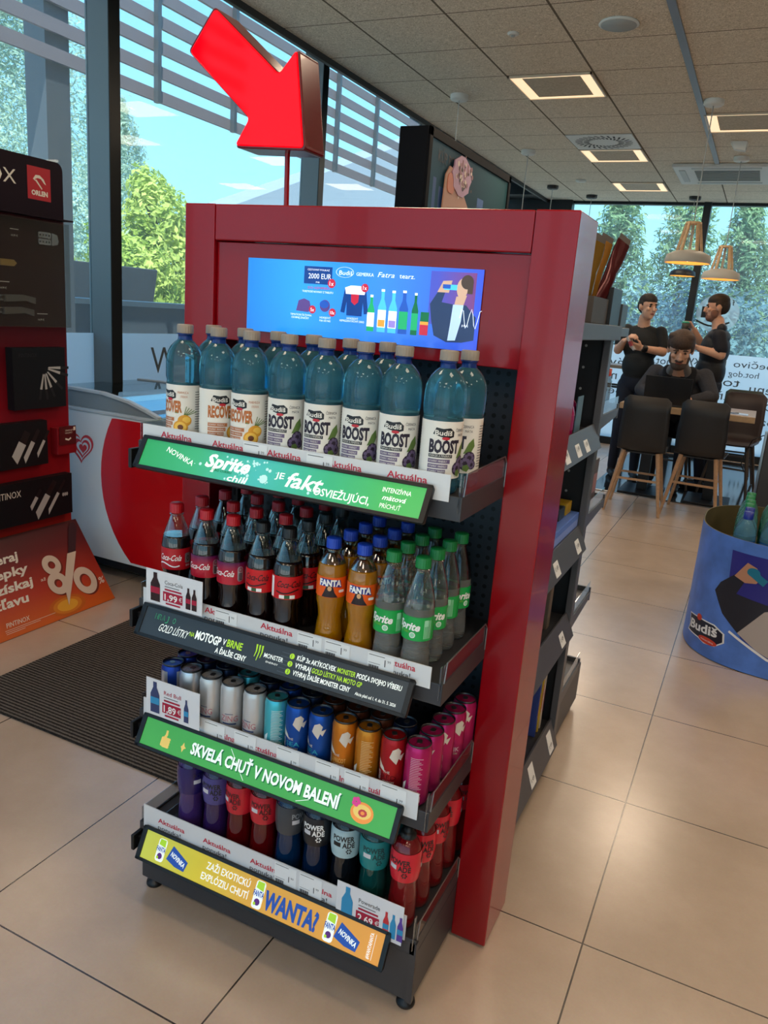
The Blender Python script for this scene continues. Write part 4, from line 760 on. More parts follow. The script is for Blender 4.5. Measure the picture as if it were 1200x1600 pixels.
for c_ in range(9):
    for r_ in range(4):
        key, d = COLS[c_]
        if c_ == 3 and r_ in (1, 2, 3): key, d = 'cola', 'cola bottle with red label and red cap'
        x = SXs[c_]+random.uniform(-0.001, 0.001)+(0.003*r_ if c_ < 4 else 0.0); y = -0.2385+STEP[c_]*r_
        if y > 0.085: continue
        face = math.atan2(-(1.644-0.235), 1.375-x)+PI/2
        lab = (d+', front of second shelf, %s from left' % seqt(c_)) if r_ == 0 else (d+', second shelf, %s row, %s column' % (seqt(r_), seqt(c_)))
        put(key, (x, y, Z2+0.0003), face+(SROT[c_] if r_ == 0 else random.uniform(-0.8, 0.8)), lab, 'bottle', 'soft drink bottles on the second shelf')
# ---- slim cans, 14.6 cm
def can(key, mats, art):
    r = 0.0288; h = 0.147
    body = MB().lathe([(0.0001, 0.004), (0.020, 0.002), (0.0225, 0.0), (0.026, 0.006), (r, 0.012), (r, 0.130), (0.0265, 0.138), (0.0252, 0.1415)], 32, 0)
    F = wrap(r+0.0002, -PI/2); art(body, F)
    lid = MB().lathe([(0.0252, 0.1412), (0.0268, 0.1440), (0.0266, 0.1465), (0.0252, 0.1468), (0.0243, 0.1435), (0.0238, 0.1405), (0.0001, 0.1405)], 32, 0)
    tab = MB(); FT = plane((0, 0, 0.1412), (1, 0, 0), (0, 1, 0)); tab.prism(FT, rrect(-0.006, -0.002, 0.006, 0.014, 0.005), 0, 0.0012, 0); tab.ring(FT, 0, -0.008, 0.009, 0.010, 0.0003, 0, 20)
    make_kind(key, 'drink_can', [('body', body, mats), ('lid', lid, mat('dark_can_lid', '#4a4a4c', 0.28, 0.9), [('pull_tab', tab, mat('dark_tab', '#77777a', 0.3, 0.9))])])
def cm(n, c, metal=0.55, rough=0.32): return mat('can_'+n, c, rough, metal)
def bulls(m, F, u0, mi):
    m.poly(F, [(u0, 0.102), (u0+0.006, 0.120), (u0+0.018, 0.126), (u0+0.026, 0.118), (u0+0.022, 0.104), (u0+0.016, 0.086), (u0+0.008, 0.094)], 0.0003, mi); m.poly(F, [(u0+0.016, 0.105), (u0+0.034, 0.112), (u0+0.026, 0.095)], 0.0005, mi)
def art_classic(m, F):
    for u in (-0.09, -0.045, 0.0, 0.045): m.poly(F, [(u, 0.012), (u+0.0225, 0.012), (u+0.0225, 0.13), (u, 0.13)], 0.0002, 1)
    m.text('Red Bull', F, -0.022, 0.07, 0.045, 0.012, 2, 0.0006, bold=0.02); m.text('Red Bull', F, 0.06, 0.07, 0.045, 0.012, 2, 0.0006, bold=0.02)
def art_edition(name, acc):
    def f(m, F):
        for u0 in (-0.03, 0.06):
            bulls(m, F, u0+0.018, 1); m.poly(F, [(u0-0.012, 0.092), (u0+0.006, 0.074), (u0+0.010, 0.064), (u0-0.006, 0.070)], 0.0003, 1)
            m.text('THE', F, u0+0.006, 0.062, None, 0.006, 1, 0.0005); m.text(name, F, u0+0.002, 0.047, 0.034, 0.011, 2, 0.0005, bold=0.01); m.text('EDITION', F, u0+0.006, 0.039, 0.026, 0.005, 1, 0.0005)
            m.text('Red Bull', F, u0-0.002, 0.012, 0.05, 0.009, 1, 0.0005, rot=PI/2)
    return f
def art_zing(m, F):
    for u0 in (-0.025, 0.06): m.text('ZING', F, u0, 0.052, 0.042, 0.015, 2, 0.0005, bold=0.0); m.rect(F, u0+0.004, 0.044, u0+0.038, 0.0475, 0.0004, 1); m.rect(F, u0+0.01, 0.07, u0+0.03, 0.0715, 0.0004, 1)
def art_back(m, F):
    for k in range(2):
        u0 = -0.016+0.09*k
        for i in range(22): m.rect(F, u0, 0.034+i*0.004, u0+0.028-0.004*(i % 3), 0.0352+i*0.004, 0.0003, 1)
        m.poly(F, [(u0-0.024, 0.02), (u0-0.018, 0.05), (u0-0.008, 0.06), (u0-0.012, 0.03)], 0.0003, 2); m.rect(F, u0+0.008, 0.014, u0+0.028, 0.028, 0.0003, 1)
CANM = {'classic': ([cm('blue', '#1a3c96'), cm('silver', '#c4c6cc', 0.8), LRED], art_classic), 'silver': ([cm('silver', '#c4c6cc', 0.8), cm('blue', '#1a3c96'), LRED], art_zing),
        'white': ([cm('pearl', '#c9c8c8', 0.5), cm('slate_blue', '#3a4a78'), cm('rose', '#b8707c', 0.2)], art_zing), 'aqua': ([cm('aqua', '#49b6c6'), cm('pale', '#d8eef0', 0.2), cm('pale', '#d8eef0')], art_back),
        'sea': ([cm('sea_blue', '#134a9e'), cm('bone', '#d8d2c8', 0.3), cm('teal', '#2f9ab8')], art_edition('SEA', 1)), 'orange': ([cm('orange', '#c8741a'), cm('bone', '#d8d2c8', 0.3), cm('tan', '#e6b060')], art_edition('APRICOT', 1)),
        'amber': ([cm('amber', '#c47a1c'), cm('cream', '#e8c890', 0.2), cm('bone', '#d8d2c8')], art_back), 'red': ([cm('red', '#a8181f'), cm('bone', '#d8d2c8', 0.3), cm('deep_red', '#6a0a14')], art_edition('RED', 1)),
        'pink': ([cm('magenta', '#b81f64'), cm('rose_pale', '#e0b8c8', 0.2), cm('bone', '#e0d2d4')], art_back), 'pink_front': ([cm('magenta', '#b81f64'), cm('bone', '#d8d2c8', 0.3), cm('rose_pale', '#e0b8c8')], art_edition('PINK', 1)), 'brown': ([cm('copper', '#6e3a24'), cm('bone', '#d8d2c8'), cm('tan', '#e6b060')], art_edition('BERRY', 1)), 'navy': ([cm('navy', '#16284a'), cm('bone', '#d8d2c8'), cm('teal', '#2f9ab8')], art_edition('ICE', 1))}
for k_, (ms, a) in CANM.items(): can(k_, ms, a)
Z3 = SHZ[2]
CX = [0.181, 0.241, 0.303, 0.367, 0.433, 0.492, 0.553, 0.614, 0.676, 0.737, 0.797, 0.857]
CK = ['classic', 'silver', 'white', 'white', 'white', 'aqua', 'sea', 'sea', 'orange', 'amber', 'red', 'pink']
DESC = {'classic': 'blue and silver slim can', 'silver': 'plain silver slim can', 'white': 'pearl white slim can with rose lettering', 'aqua': 'turquoise slim can', 'sea': 'deep blue slim can with pale bull', 'orange': 'orange slim can with pale bull', 'amber': 'amber slim can showing small print', 'red': 'red slim can with pale bull', 'pink': 'magenta slim can showing small print', 'pink_front': 'magenta slim can with pale bull', 'brown': 'copper brown slim can', 'navy': 'dark navy slim can'}
CROT = [0.3, -0.6, -0.5, -0.1, -0.5, 0.1, 0.0, -0.35, 0.0, 0.0, 0.15, 0.0]
BACK = ['navy', 'navy', 'navy', 'aqua', 'navy', 'sea', 'navy', 'brown', 'brown', 'brown', 'navy', 'pink_front']
for r_ in range(5):
    for c_ in range(12):
        if r_ > 2 and c_ < 11: continue
        if r_ == 2 and c_ not in (0, 1, 11): continue
        key = CK[c_] if r_ == 0 else ('pink_front' if c_ == 11 else ('classic' if (r_ == 1 and c_ == 0) else BACK[c_]))
        x = CX[c_]+(0.004*r_ if c_ == 11 else random.uniform(-0.002, 0.002)); y = -0.2445+0.0608*r_
        face = math.atan2(-(1.644-0.24), 1.375-x)+PI/2
        lab = DESC[key]+(', front of third shelf, %s from left' % seqt(c_) if r_ == 0 else ', third shelf, %s row, %s column' % (seqt(r_), seqt(c_)))
        put(key, (x, y, Z3+0.0003), face+(CROT[c_] if r_ == 0 else random.uniform(-0.5, 0.5)), lab, 'can', 'slim cans on the third shelf')
# ---- sports drinks, 24.5 cm
PP = [(r*0.915, z) for r, z in [(0.0001, 0.005), (0.020, 0.003), (0.031, 0.0), (0.0355, 0.006), (0.0365, 0.02), (0.0360, 0.06), (0.0335, 0.095), (0.0325, 0.115), (0.0350, 0.135), (0.0385, 0.150), (0.0390, 0.160), (0.0390, 0.188), (0.0370, 0.202), (0.0310, 0.216), (0.0220, 0.226), (0.0170, 0.230)]]
def sport(key, liq, lab, txt, white=False):
    mod = lambda rr, z, a: rr*(1-0.016*abs(math.sin(z*230))) if 0.03 < z < 0.12 else rr*(1-0.02*abs(math.sin(a*7))) if z > 0.195 else rr
    body = MB().lathe(PP, 32, 0, mod=mod)
    cap = MB().lathe([(0.0185, 0.229), (0.0185, 0.240), (0.014, 0.243), (0.011, 0.246), (0.0105, 0.256), (0.0001, 0.257)], 24, 0)
    lb = MB(); F = wrap(0.0360, -PI/2); prof = [(0.0326, 0.128), (0.0360, 0.150), (0.0363, 0.160), (0.0363, 0.189), (0.0346, 0.203)]; lb.lathe(prof, 36, 0)
    lb.f = lb.f[:-2]; lb.m = lb.m[:-2]; lb.s = lb.s[:-2]
    for u0 in (-0.028, 0.055): lb.text('POWER', F, u0, 0.175, 0.052, 0.0135, 1, 0.0009, bold=0.03); lb.text('ADE', F, u0+0.024, 0.159, 0.030, 0.0135, 1, 0.0009, bold=0.03); lb.rect(F, u0+0.001, 0.160, u0+0.020, 0.171, 0.0007, 1 if white else 2)
    for q in range(6): a = 2*PI*q/6; lb.disc(F, 0.012+0.005*math.cos(a), 0.150+0.005*math.sin(a), 0.0022, d=0.0012, mi=1, n=6)
    make_kind(key, 'sports_drink_bottle', [('body', body, liq), ('label', lb, [lab, txt, mat('label_glint', '#c9c9cf', 0.3)]), ('cap', cap, mat('sport_cap', '#141416', 0.4))])
def lq(n, c, t=0.55): return mat('sport_'+n, c, 0.05, trans=t, ior=1.33, coat=0.5)
DKT = mat('black_print', '#141417', 0.4)
sport('purple', lq('purple', '#5a3a8c'), mat('purple_label', '#2c1f66', 0.2, trans=0.2), mat('dark_violet_print', '#1a1440', 0.4)); sport('violet', lq('violet', '#46286e'), mat('grey_violet_label', '#4a4482', 0.25), DKT)
sport('crimson', lq('red', '#7a0a10'), mat('sport_red_label', '#c01f2e', 0.25), mat('dark_red_print', '#3a060c', 0.4)); sport('red_light', lq('red_light', '#a01a20'), mat('sport_bright_red_label', '#d02434', 0.22), DKT)
sport('blue', lq('blue', '#0d3a6a'), mat('charcoal_label', '#3c4046', 0.3), mat('grey_print', '#8d9298', 0.4)); sport('navy_sport', lq('navy', '#0a2850'), mat('black_label', '#191b20', 0.3), WHITE)
sport('ice', lq('ice', '#141a24'), mat('pale_blue_label', '#a8c4cc', 0.3), DKT, True); sport('teal', lq('teal', '#0f5a58'), mat('teal_label', '#0e7c80', 0.3), mat('dark_teal_print', '#06383c', 0.4))
PX = [0.235, 0.316, 0.389, 0.462, 0.537, 0.615, 0.692, 0.768, 0.847]
PK = ['purple', 'violet', 'crimson', 'crimson', 'blue', 'navy_sport', 'ice', 'teal', 'red_light']
PD = {'purple': 'purple sports drink bottle', 'violet': 'dark violet sports drink bottle', 'crimson': 'dark red sports drink bottle', 'blue': 'blue sports drink bottle with charcoal label', 'navy_sport': 'navy sports drink bottle with black label', 'ice': 'dark sports drink bottle with pale blue label', 'teal': 'teal sports drink bottle', 'red_light': 'bright red sports drink bottle'}
PR = [0.9, -0.4, -0.7, -0.25, 0.9, -0.25, -0.1, 0.0, -0.35]
for r_ in range(5):
    for c_ in range(9):
        if (r_ > 1 and c_ < 8): continue
        x = PX[c_]+(0.003*r_); y = -0.232+0.079*r_; 
        if y > 0.09: continue
        face = math.atan2(-(1.644-0.24), 1.375-x)+PI/2
        lab = PD[PK[c_]]+(', front of lowest shelf, %s from left' % seqt(c_) if r_ == 0 else ', lowest shelf, %s row, %s column' % (seqt(r_), seqt(c_)))
        put(PK[c_], (x, y, SHZ[3]+0.0003), face+(PR[c_] if r_ == 0 else random.uniform(-0.6, 0.6)), lab, 'bottle', 'sports drinks on the lowest shelf')
# ------------------------------------------------------------------ knife promotion stand at the left edge
kx = -1.74
st = thing('promotion_stand', 'tall dark red knife promotion stand at left photo edge beside the freezer', 'display stand', (kx-0.02, 0.72, 0))
K = plane((kx, 0, 0), (0, 1, 0), (0, 0, 1))
NAVY = mat('aubergine_print', '#180a16', 0.5, spec=0.15); KRED = gradmat('stand_red_print', 'Z', [(0, '#8a1c12'), (0.5, '#8e0c1c'), (1, '#4a0512')], 0.5, lo=0.3, hi=1.3, spec=0.2)
MB().prism(K, [(0.24, 0.30), (1.205, 0.30), (1.205, 1.89), (0.24, 1.89)], -0.05, 0.0).build('body_panel', KRED, st, bevel=0.002)
hd = MB().prism(K, [(0.24, 1.865), (1.200, 1.865)]+rrect(0.24, 1.9, 1.200, 2.118, 0.035)[:6]+[(0.24, 2.118)], -0.055, 0.006, 0)
hd.rect(K, 1.0, 1.938, 1.128, 2.079, 0.0068, 1); hd.text('ORLEN', K, 1.020, 1.958, 0.090, 0.020, 2, 0.0076, bold=0.05)
hd.poly(K, [(1.030, 2.025), (1.045, 2.044), (1.068, 2.045), (1.090, 2.030), (1.102, 2.008), (1.090, 2.014), (1.074, 2.030), (1.056, 2.032), (1.046, 2.028), (1.038, 2.022)], 0.0076, 2)
hd.poly(K, [(1.034, 2.022), (1.050, 2.024), (1.080, 1.990), (1.078, 1.984), (1.056, 2.006), (1.044, 2.018)], 0.0078, 2)
hd.text('PINTINOX', K, 0.500, 1.988, 0.440, 0.060, 2, 0.0072)
hd.build('header_board', [NAVY, mat('logo_panel_red', '#a81222', 0.4), mat('ivory_print', '#d8d2c6', 0.5)], st)
# display case
cs = MB().prism(K, [(0.24, 1.375), (1.200, 1.375), (1.200, 1.846), (0.24, 1.846)], 0.0, 0.004, 0)
for z, u0, u1 in ((1.795, 0.90, 0.945), (1.565, 0.83, 0.885), (1.43, 1.03, 1.09)): cs.rect(K, u0, z, u1, z+0.003, 0.0045, 1); cs.text('14,99 €', K, u0+0.004, z-0.03, 0.035, 0.009, 1, 0.0045)
cs.build('case_back', [mat('case_maroon', '#220a12', 0.5, spec=0.1), mat('ivory_print', '#d8d2c6', 0.5)], st)
MB().prism(K, [(0.24, 1.372), (1.204, 1.372), (1.204, 1.849), (0.24, 1.849)], 0.034, 0.036).prism(K, [(1.201, 1.372), (1.204, 1.372), (1.204, 1.849), (1.201, 1.849)], 0.004, 0.034).prism(K, [(0.24, 1.372), (1.204, 1.372), (1.204, 1.375), (0.24, 1.375)], 0.004, 0.034).build('clear_cover', glassy('case_cover', '#f2f5f5', 0.01, 0.05, edge=0.2), st)
MB().prism(K, [(0.24, 1.86), (1.2, 1.86), (1.2, 1.866), (0.24, 1.866)], 0.0, 0.07).build('ledge', NAVY, st)
STEEL = mat('knife_steel', '#b9bbbe', 0.25, 0.9); KH = mat('knife_handle', '#141214', 0.4); GOLD = mat('gold_handle', '#a8874a', 0.35, 0.6)
def multitool(u, v):
    t = thing('multi_tool', 'steel multi tool with two perforated handles, upper right in clear case of knife stand', 'tool', K(u, v, 0.02)); m = MB()
    for dv in (0.0, 0.030): m.prism(K, rrect(u-0.05, v+dv-0.012, u+0.022, v+dv+0.014, 0.008), 0.010, 0.024, 0); 
    for k in range(4):
        for dv in (0.0, 0.03): m.disc(K, u-0.04+0.017*k, v+dv+0.001, 0.004, d=0.0245, mi=1, n=10)
    m.build('handles', [STEEL, KH], t); MB().prism(K, [(u+0.028, v-0.012), (u+0.06, v-0.006), (u+0.068, v+0.01), (u+0.06, v+0.038), (u+0.028, v+0.044)], 0.010, 0.022, 0).build('jaws', STEEL, t)
    MB().prism(K, [(u+0.021, v-0.004), (u+0.03, v-0.004), (u+0.03, v+0.034), (u+0.021, v+0.034)], 0.004, 0.018).build('peg', KH, t)
multitool(1.085, 1.757)
def knife(u, v, L, lab, gold=False):
    t = thing('pocket_knife', lab, 'knife', K(u, v, 0.015)); 
    MB().prism(K, [(u, v-0.014), (u+0.07, v-0.014), (u+0.085, v), (u+0.07, v+0.014), (u, v+0.014)] if gold else [(u, v-0.02), (u+L*0.7, v-0.012), (u+L, v-0.024), (u+L, v+0.004), (u+L*0.6, v+0.014), (u, v+0.010)], 0.006, 0.022).build('handle', GOLD if gold else mat('knife_grey_handle', '#55524f', 0.4), t)
    MB().prism(K, [(u-0.20, v-0.004), (u-0.17, v-0.016), (u+0.002, v-0.016), (u+0.002, v+0.010), (u-0.14, v+0.012)], 0.008, 0.012).build('blade', STEEL, t)
    MB().prism(K, [(u-0.02, v-0.008), (u-0.005, v-0.008), (u-0.005, v+0.006), (u-0.02, v+0.006)], 0.004, 0.018).build('peg', KH, t)
knife(0.83, 1.650, 0.1, 'folding knife with golden handle in clear case, middle row of knife stand', True)
knife(0.85, 1.500, 0.16, 'black handled folding knife in clear case, upper of the lowest two')
knife(0.84, 1.445, 0.16, 'black handled folding knife in clear case, lowest of all')
BOXM = mat('box_black_print', '#101216', 0.5, spec=0.2); BSIDE = mat('box_black_side', '#101115', 0.45); IV = mat('ivory_print', '#d8d2c6', 0.5); PB = mat('blade_print', '#a6a4a2', 0.5); HB = mat('handle_print', '#08080a', 0.5)
def kbox(u0, v0, u1, v1, label, art, th=0.045):
    m = MB().prism(K, [(u0, v0), (u1, v0), (u1, v1), (u0, v1)], 0.0005, th, 0); art(m, th+0.0005)
    o = m.build('knife_box', [BOXM, BSIDE, IV, PB, HB], bevel=0.0015, o=K((u0+u1)/2, v0, 0.0)); tag(o, label, 'box')
def blade(m, d, u, v, L, w, ang):
    c, s = math.cos(ang), math.sin(ang); f = lambda a, b: (u+a*c-b*s, v+a*s+b*c)
    m.poly(K, [f(0, -w/2), f(L*0.8, -w/2), f(L, w/2), f(0, w/2)], d, 3); m.poly(K, [f(0, -w*0.45), f(0, w*0.45), f(-L*0.6, w*0.4), f(-L*0.6, -w*0.4)], d, 4)
def art1(m, d):
    m.text('PINTINOX', K, 0.885, 1.235, 0.10, 0.018, 1, d)
    for i in range(6): a = -PI*0.5*(i/5.0)-0.05 if i < 2 else -0.1-PI*0.5*(i/5); a = [0.0, -0.25, -0.75, -1.15, -1.45, -1.75][i]; L = 0.07; m.poly(K, [(1.02+0.03*math.cos(a)-0.007*math.sin(a), 1.18+0.03*math.sin(a)+0.007*math.cos(a)), (1.02+0.10*math.cos(a)-0.007*math.sin(a), 1.18+0.10*math.sin(a)+0.007*math.cos(a)), (1.02+0.10*math.cos(a)+0.006*math.sin(a), 1.18+0.10*math.sin(a)-0.006*math.cos(a)), (1.02+0.025*math.cos(a), 1.18+0.025*math.sin(a))], d, 3); m.stroke(K, [(1.02+0.10*math.cos(a), 1.18+0.10*math.sin(a)), (1.02+0.15*math.cos(a), 1.18+0.15*math.sin(a))], 0.013, d, 4)
kbox(0.850, 0.992, 1.150, 1.278, 'square black knife set box with fanned blades, highest on the red stand', art1)
def art2(m, d):
    for u, L, w in ((0.84, 0.10, 0.045), (0.90, 0.11, 0.024), (0.965, 0.09, 0.016)): blade(m, d, u+0.045, 0.835, L, w, -PI/2-0.55)
    m.text('PINTINOX', K, 0.47, 0.87, 0.2, 0.03, 2, d)
kbox(0.42, 0.718, 1.030, 0.932, 'long black knife set box with blades, middle of the red stand', art2)
def art3(m, d):
    m.text('PINTINOX', K, 0.70, 0.578, 0.165, 0.032, 2, d)
    for u, L, w in ((0.935, 0.07, 0.02), (1.0, 0.13, 0.035), (1.065, 0.12, 0.018)): blade(m, d, u+0.02, 0.56, L, w, -PI/2-0.62)
    for i in range(3): m.disc(K, 1.115+0.012*i, 0.545, 0.006, 0.010, d, 3, 8)
kbox(0.45, 0.440, 1.172, 0.648, 'long black knife set box lowest on the red stand above the orange poster', art3)
fb = thing('leaflet_holder', 'small red leaflet box on right edge of knife stand', 'leaflet box', K(1.145, 0.75, 0))
MB().prism(K, [(1.086, 0.752), (1.204, 0.752), (1.204, 0.885), (1.086, 0.885)], 0.0005, 0.05).build('box', mat('holder_red', '#7a0e18', 0.4), fb, bevel=0.002)
m = MB().prism(K, [(1.095, 0.80), (1.198, 0.80), (1.198, 0.892), (1.095, 0.892)], 0.052, 0.0545, 0); m.text('ZBIERAJTE', K, 1.13, 0.868, 0.055, 0.007, 1, 0.055); m.text('NÁLEPKY', K, 1.13, 0.855, 0.045, 0.007, 1, 0.055); m.rect(K, 1.182, 0.868, 1.194, 0.886, 0.055, 1); m.stroke(K, [(1.13, 0.83), (1.15, 0.823), (1.165, 0.832)], 0.008, 0.055, 1)
m.build('leaflet', [mat('leaflet_maroon', '#4a1418', 0.4), IV], fb)
# slanted foot poster
A0 = Vector((-1.464, 0, 0.002)); A1 = Vector((-1.735, 0, 0.386)); LP_ = (A1-A0).length
PO = plane(A0, (0, 1, 0), A1-A0)
po = MB().prism(PO, [(0.22, 0), (1.228, 0), (1.200, LP_), (0.22, LP_)], -0.004, 0.0, 0).rect(PO, 0.22, 0.0015, 1.226, LP_-0.001, 0.0004, 1)
for t, u, v, w in (('Zbieraj', 0.806, 0.345, 0.235), ('nálepky', 0.828, 0.275, 0.285), ('a získaj', 0.819, 0.205, 0.265), ('zľavu', 0.760, 0.138, 0.19)): po.text(t, PO, u, v, w, 0.042, 2, 0.0010, bold=0.03, al='R', shear=0.3)
po.text('až', PO, 0.866, 0.208, 0.03, 0.016, 2, 0.001, shear=0.3); po.text('%', PO, 1.176, 0.100, 0.036, 0.034, 2, 0.001, bold=0.01, shear=0.3); po.text('PINTINOX', PO, 0.595, 0.052, 0.125, 0.022, 2, 0.001, shear=0.3)
for i in range(3): po.rect(PO, 0.58, 0.040-0.008*i, 0.86-0.09*i, 0.0415-0.008*i, 0.001, 2)
for i in range(4): po.disc(PO, 0.945, 0.055, 0.11-0.024*i, 0.050-0.011*i, 0.0006+0.0001*i, 6+min(i, 2), 28)
for (du, dv, d, mi) in ((0.010, -0.008, 0.0014, 4), (0, 0, 0.004, 3)):
    po.ring(PO, 0.960+du, 0.270+dv, 0.020, 0.052, d, mi); po.ring(PO, 0.948+du, 0.172+dv, 0.022, 0.058, d+0.0006, mi); po.ring(PO, 1.104+du, 0.142+dv, 0.032, 0.066, d, mi, sy=1.12)
po.poly(PO, [(1.074, 0.302), (1.131, 0.302), (1.022, 0.150), (0.947, 0.051), (0.972, 0.150)], 0.006, 3); po.poly(PO, [(1.080, 0.302), (1.128, 0.302), (1.205, 0.425), (1.200, 0.452), (1.176, 0.455), (1.150, 0.425)], 0.006, 5)
po.build('foot_poster', [mat('poster_board', '#8a3a14', 0.6), gradmat('poster_sunset', 'Z', [(0, '#c85a10'), (0.35, '#a8301c'), (0.75, '#5a1018'), (1, '#3a0c14')], 0.4, lo=0.0, hi=0.386), IV, mat('cream_cutout', '#c9b7a6', 0.5), mat('poster_shadow_print', '#6a2414', 0.5), mat('aubergine_handle', '#2a1420', 0.4), mat('glow_print_one', '#b85a12', 0.5), mat('glow_print_two', '#c8741a', 0.5), mat('glow_print_three', '#d89a2a', 0.5)], st)
MB().prism(plane((0, 1.19, 0), (1, 0, 0), (0, 0, 1)), [(-1.79, 0.001), (-1.475, 0.001), (-1.742, 0.38), (-1.79, 0.38)], 0.0, 0.006).prism(plane((0, 0.26, 0), (1, 0, 0), (0, 0, 1)), [(-1.79, 0.001), (-1.475, 0.001), (-1.742, 0.38), (-1.79, 0.38)], 0.0, 0.006).box((-1.80, 0.24, 0.001), (-1.792, 1.2, 1.88)).build('side_support', mat('poster_board', '#8a3a14', 0.6), st)

# ------------------------------------------------------------------ ice cream freezer
fz = thing('chest_freezer', 'white ice cream chest freezer with huge red disc and heart logo', 'freezer', (-1.4, 1.8, 0))
FY = 1.41; FW = mat('freezer_white', '#d4d8da', 0.3, coat=0.3); FR = plane((0, FY, 0), (1, 0, 0), (0, 0, 1))
m = MB().prism(FR, rrect(-2.13, 0.12, -0.72, 0.925, 0.03), -0.74, 0.0, 0)
cxr, czr, R0 = -1.11, 0.60, 0.625; arc = []
for i in range(61):
    a = 2*PI*i/60; z = czr+R0*math.sin(a); x = cxr+R0*math.cos(a); arc.append((min(max(x, -2.1), -0.735), min(max(z, 0.135), 0.915)))
m.poly(FR, arc, 0.0008, 1)
def heart(s, cx, cz): return [(cx+s*0.0625*16*math.sin(t)**3, cz+s*0.0625*(13*math.cos(t)-5*math.cos(2*t)-2*math.cos(3*t)-math.cos(4*t))) for t in [2*PI*i/40 for i in range(40)]]
for k_, (s_, mi) in enumerate(((0.092, 1), (0.074, 0), (0.060, 1), (0.043, 0), (0.029, 1))): m.poly(FR, heart(s_, -1.878+0.004*k_, 0.730-0.002*k_), 0.0009+0.0003*k_, mi)
m.build('cabinet', [FW, mat('freezer_red', '#c40812', 0.3, coat=0.3)], fz, bevel=0.004)
RIM = mat('freezer_rim', '#b4babd', 0.3)
MB().box((-2.14, FY-0.008, 0.925), (-0.71, FY+0.75, 0.945)).build('top_rim', RIM, fz, bevel=0.005)
pts = [(-2.12, 1.036), (-1.93, 1.040), (-1.716, 1.036), (-1.54, 1.010), (-1.42, 0.976), (-1.34, 0.949)]
m = MB()
for i in range(len(pts)-1):
    (a, b), (c_, d_) = pts[i], pts[i+1]; m.bar((a, FY+0.012, b), (c_, FY+0.012, d_), 0.03, 0.016)
m.build('end_arch', RIM, fz, bevel=0.003)
MB().prism(plane((0, FY+0.012, 0), (1, 0, 0), (0, 0, 1)), [(-2.12, 0.945), (-1.34, 0.945)]+pts[::-1], -0.004, 0.004).build('end_panel', mat('freezer_grey_panel', '#7c8488', 0.25), fz)
m = MB()
for i in range(len(pts)-1):
    (a, b), (c_, d_) = pts[i], pts[i+1]; m.hexa([(a, FY+0.02, b-0.004), (c_, FY+0.02, d_-0.004), (c_, FY+0.70, d_-0.004), (a, FY+0.70, b-0.004)], [(a, FY+0.02, b), (c_, FY+0.02, d_), (c_, FY+0.70, d_), (a, FY+0.70, b)])
m.build('curved_glass_lid', glassy('lid_glass', '#e3eef0', 0.12, 0.02), fz)
m = MB()
for i in range(len(pts)-1):
    (a, b), (c_, d_) = pts[i], pts[i+1]; m.bar((a, FY+0.70, b), (c_, FY+0.70, d_), 0.03, 0.016)
m.build('end_arch', RIM, fz, bevel=0.003)
MB().box((-2.11, FY+0.03, 0.93), (-0.74, FY+0.71, 0.948)).build('inner_liner', mat('freezer_liner', '#8fa0a6', 0.3), fz)
for x in (-2.05, -0.80):
    for y in (FY+0.08, FY+0.66): MB().cyl((x, y, 0.0), (x, y, 0.121), 0.022, n=14).build('foot', BLACK, fz)
MB().box((-2.1, FY+0.05, 0.06), (-0.75, FY+0.70, 0.121)).build('compressor_plinth', BLACK, fz)

# ------------------------------------------------------------------ advertising screen behind the rack
tv = thing('advertising_screen', 'black advertising light box with dark teal poster standing behind the rack', 'advertising screen', (-0.767, 3.83, 0))
HB_ = mat('housing_black', '#0e0e11', 0.6, spec=0.08)
MB().box((-0.864, 3.0, 1.55), (-0.669, 4.66, 2.665)).build('housing', HB_, tv, bevel=0.006)
T = plane((-0.669, 0, 0), (0, 1, 0), (0, 0, 1)); m = MB()
for (a, b, c_, d_) in ((3.0, 2.612, 4.66, 2.665), (3.0, 1.55, 4.66, 1.60), (3.0, 1.55, 3.05, 2.665), (4.61, 1.55, 4.66, 2.665)): m.prism(T, [(a, b), (c_, b), (c_, d_), (a, d_)], 0.0, 0.012)
m.build('bezel', HB_, tv, bevel=0.003)
m = MB().rect(T, 3.05, 1.60, 4.61, 2.612, 0.002, 0)
m.text('KÚP POWERADE', T, 3.17, 2.50, 0.62, 0.065, 1, 0.004, bold=0.02); m.rect(T, 3.12, 2.05, 3.17, 2.40, 0.003, 2); m.rect(T, 3.22, 2.0, 3.30, 2.36, 0.003, 2); m.text('AKCIA', T, 3.9, 2.25, 0.25, 0.10, 1, 0.004)
m.rect(T, 3.95, 1.7, 4.08, 2.4, 0.003, 2); m.poly(T, [(3.8, 1.6), (3.95, 2.2), (4.0, 1.6)], 0.004, 1)
m.build('poster', [gradmat('poster_teal', 'Y', [(0, '#3c5e70'), (0.5, '#2c4552'), (1, '#274a50')], 0.6, lo=-0.8, hi=0.8, spec=0.08), mat('poster_navy_print', '#16222e', 0.5), mat('poster_blue_print', '#31528a', 0.5)], tv)
random.seed(8); m = MB()
m.prism(T, [(3.20, 1.62), (3.28, 2.44), (3.34, 2.50), (3.43, 2.49), (3.47, 2.38), (3.52, 2.36), (3.60, 2.38), (3.72, 2.30), (3.74, 2.24), (3.70, 1.62)], 0.014, 0.022, 0)
m.prism(T, [(3.55+0.17*math.cos(2*PI*i/18)+0.012*math.cos(9*2*PI*i/18), 2.47+0.125*math.sin(2*PI*i/18)) for i in range(18)], 0.018, 0.028, 1)
m.prism(T, rrect(3.31, 2.34, 3.43, 2.46, 0.04), 0.022, 0.026, 3)
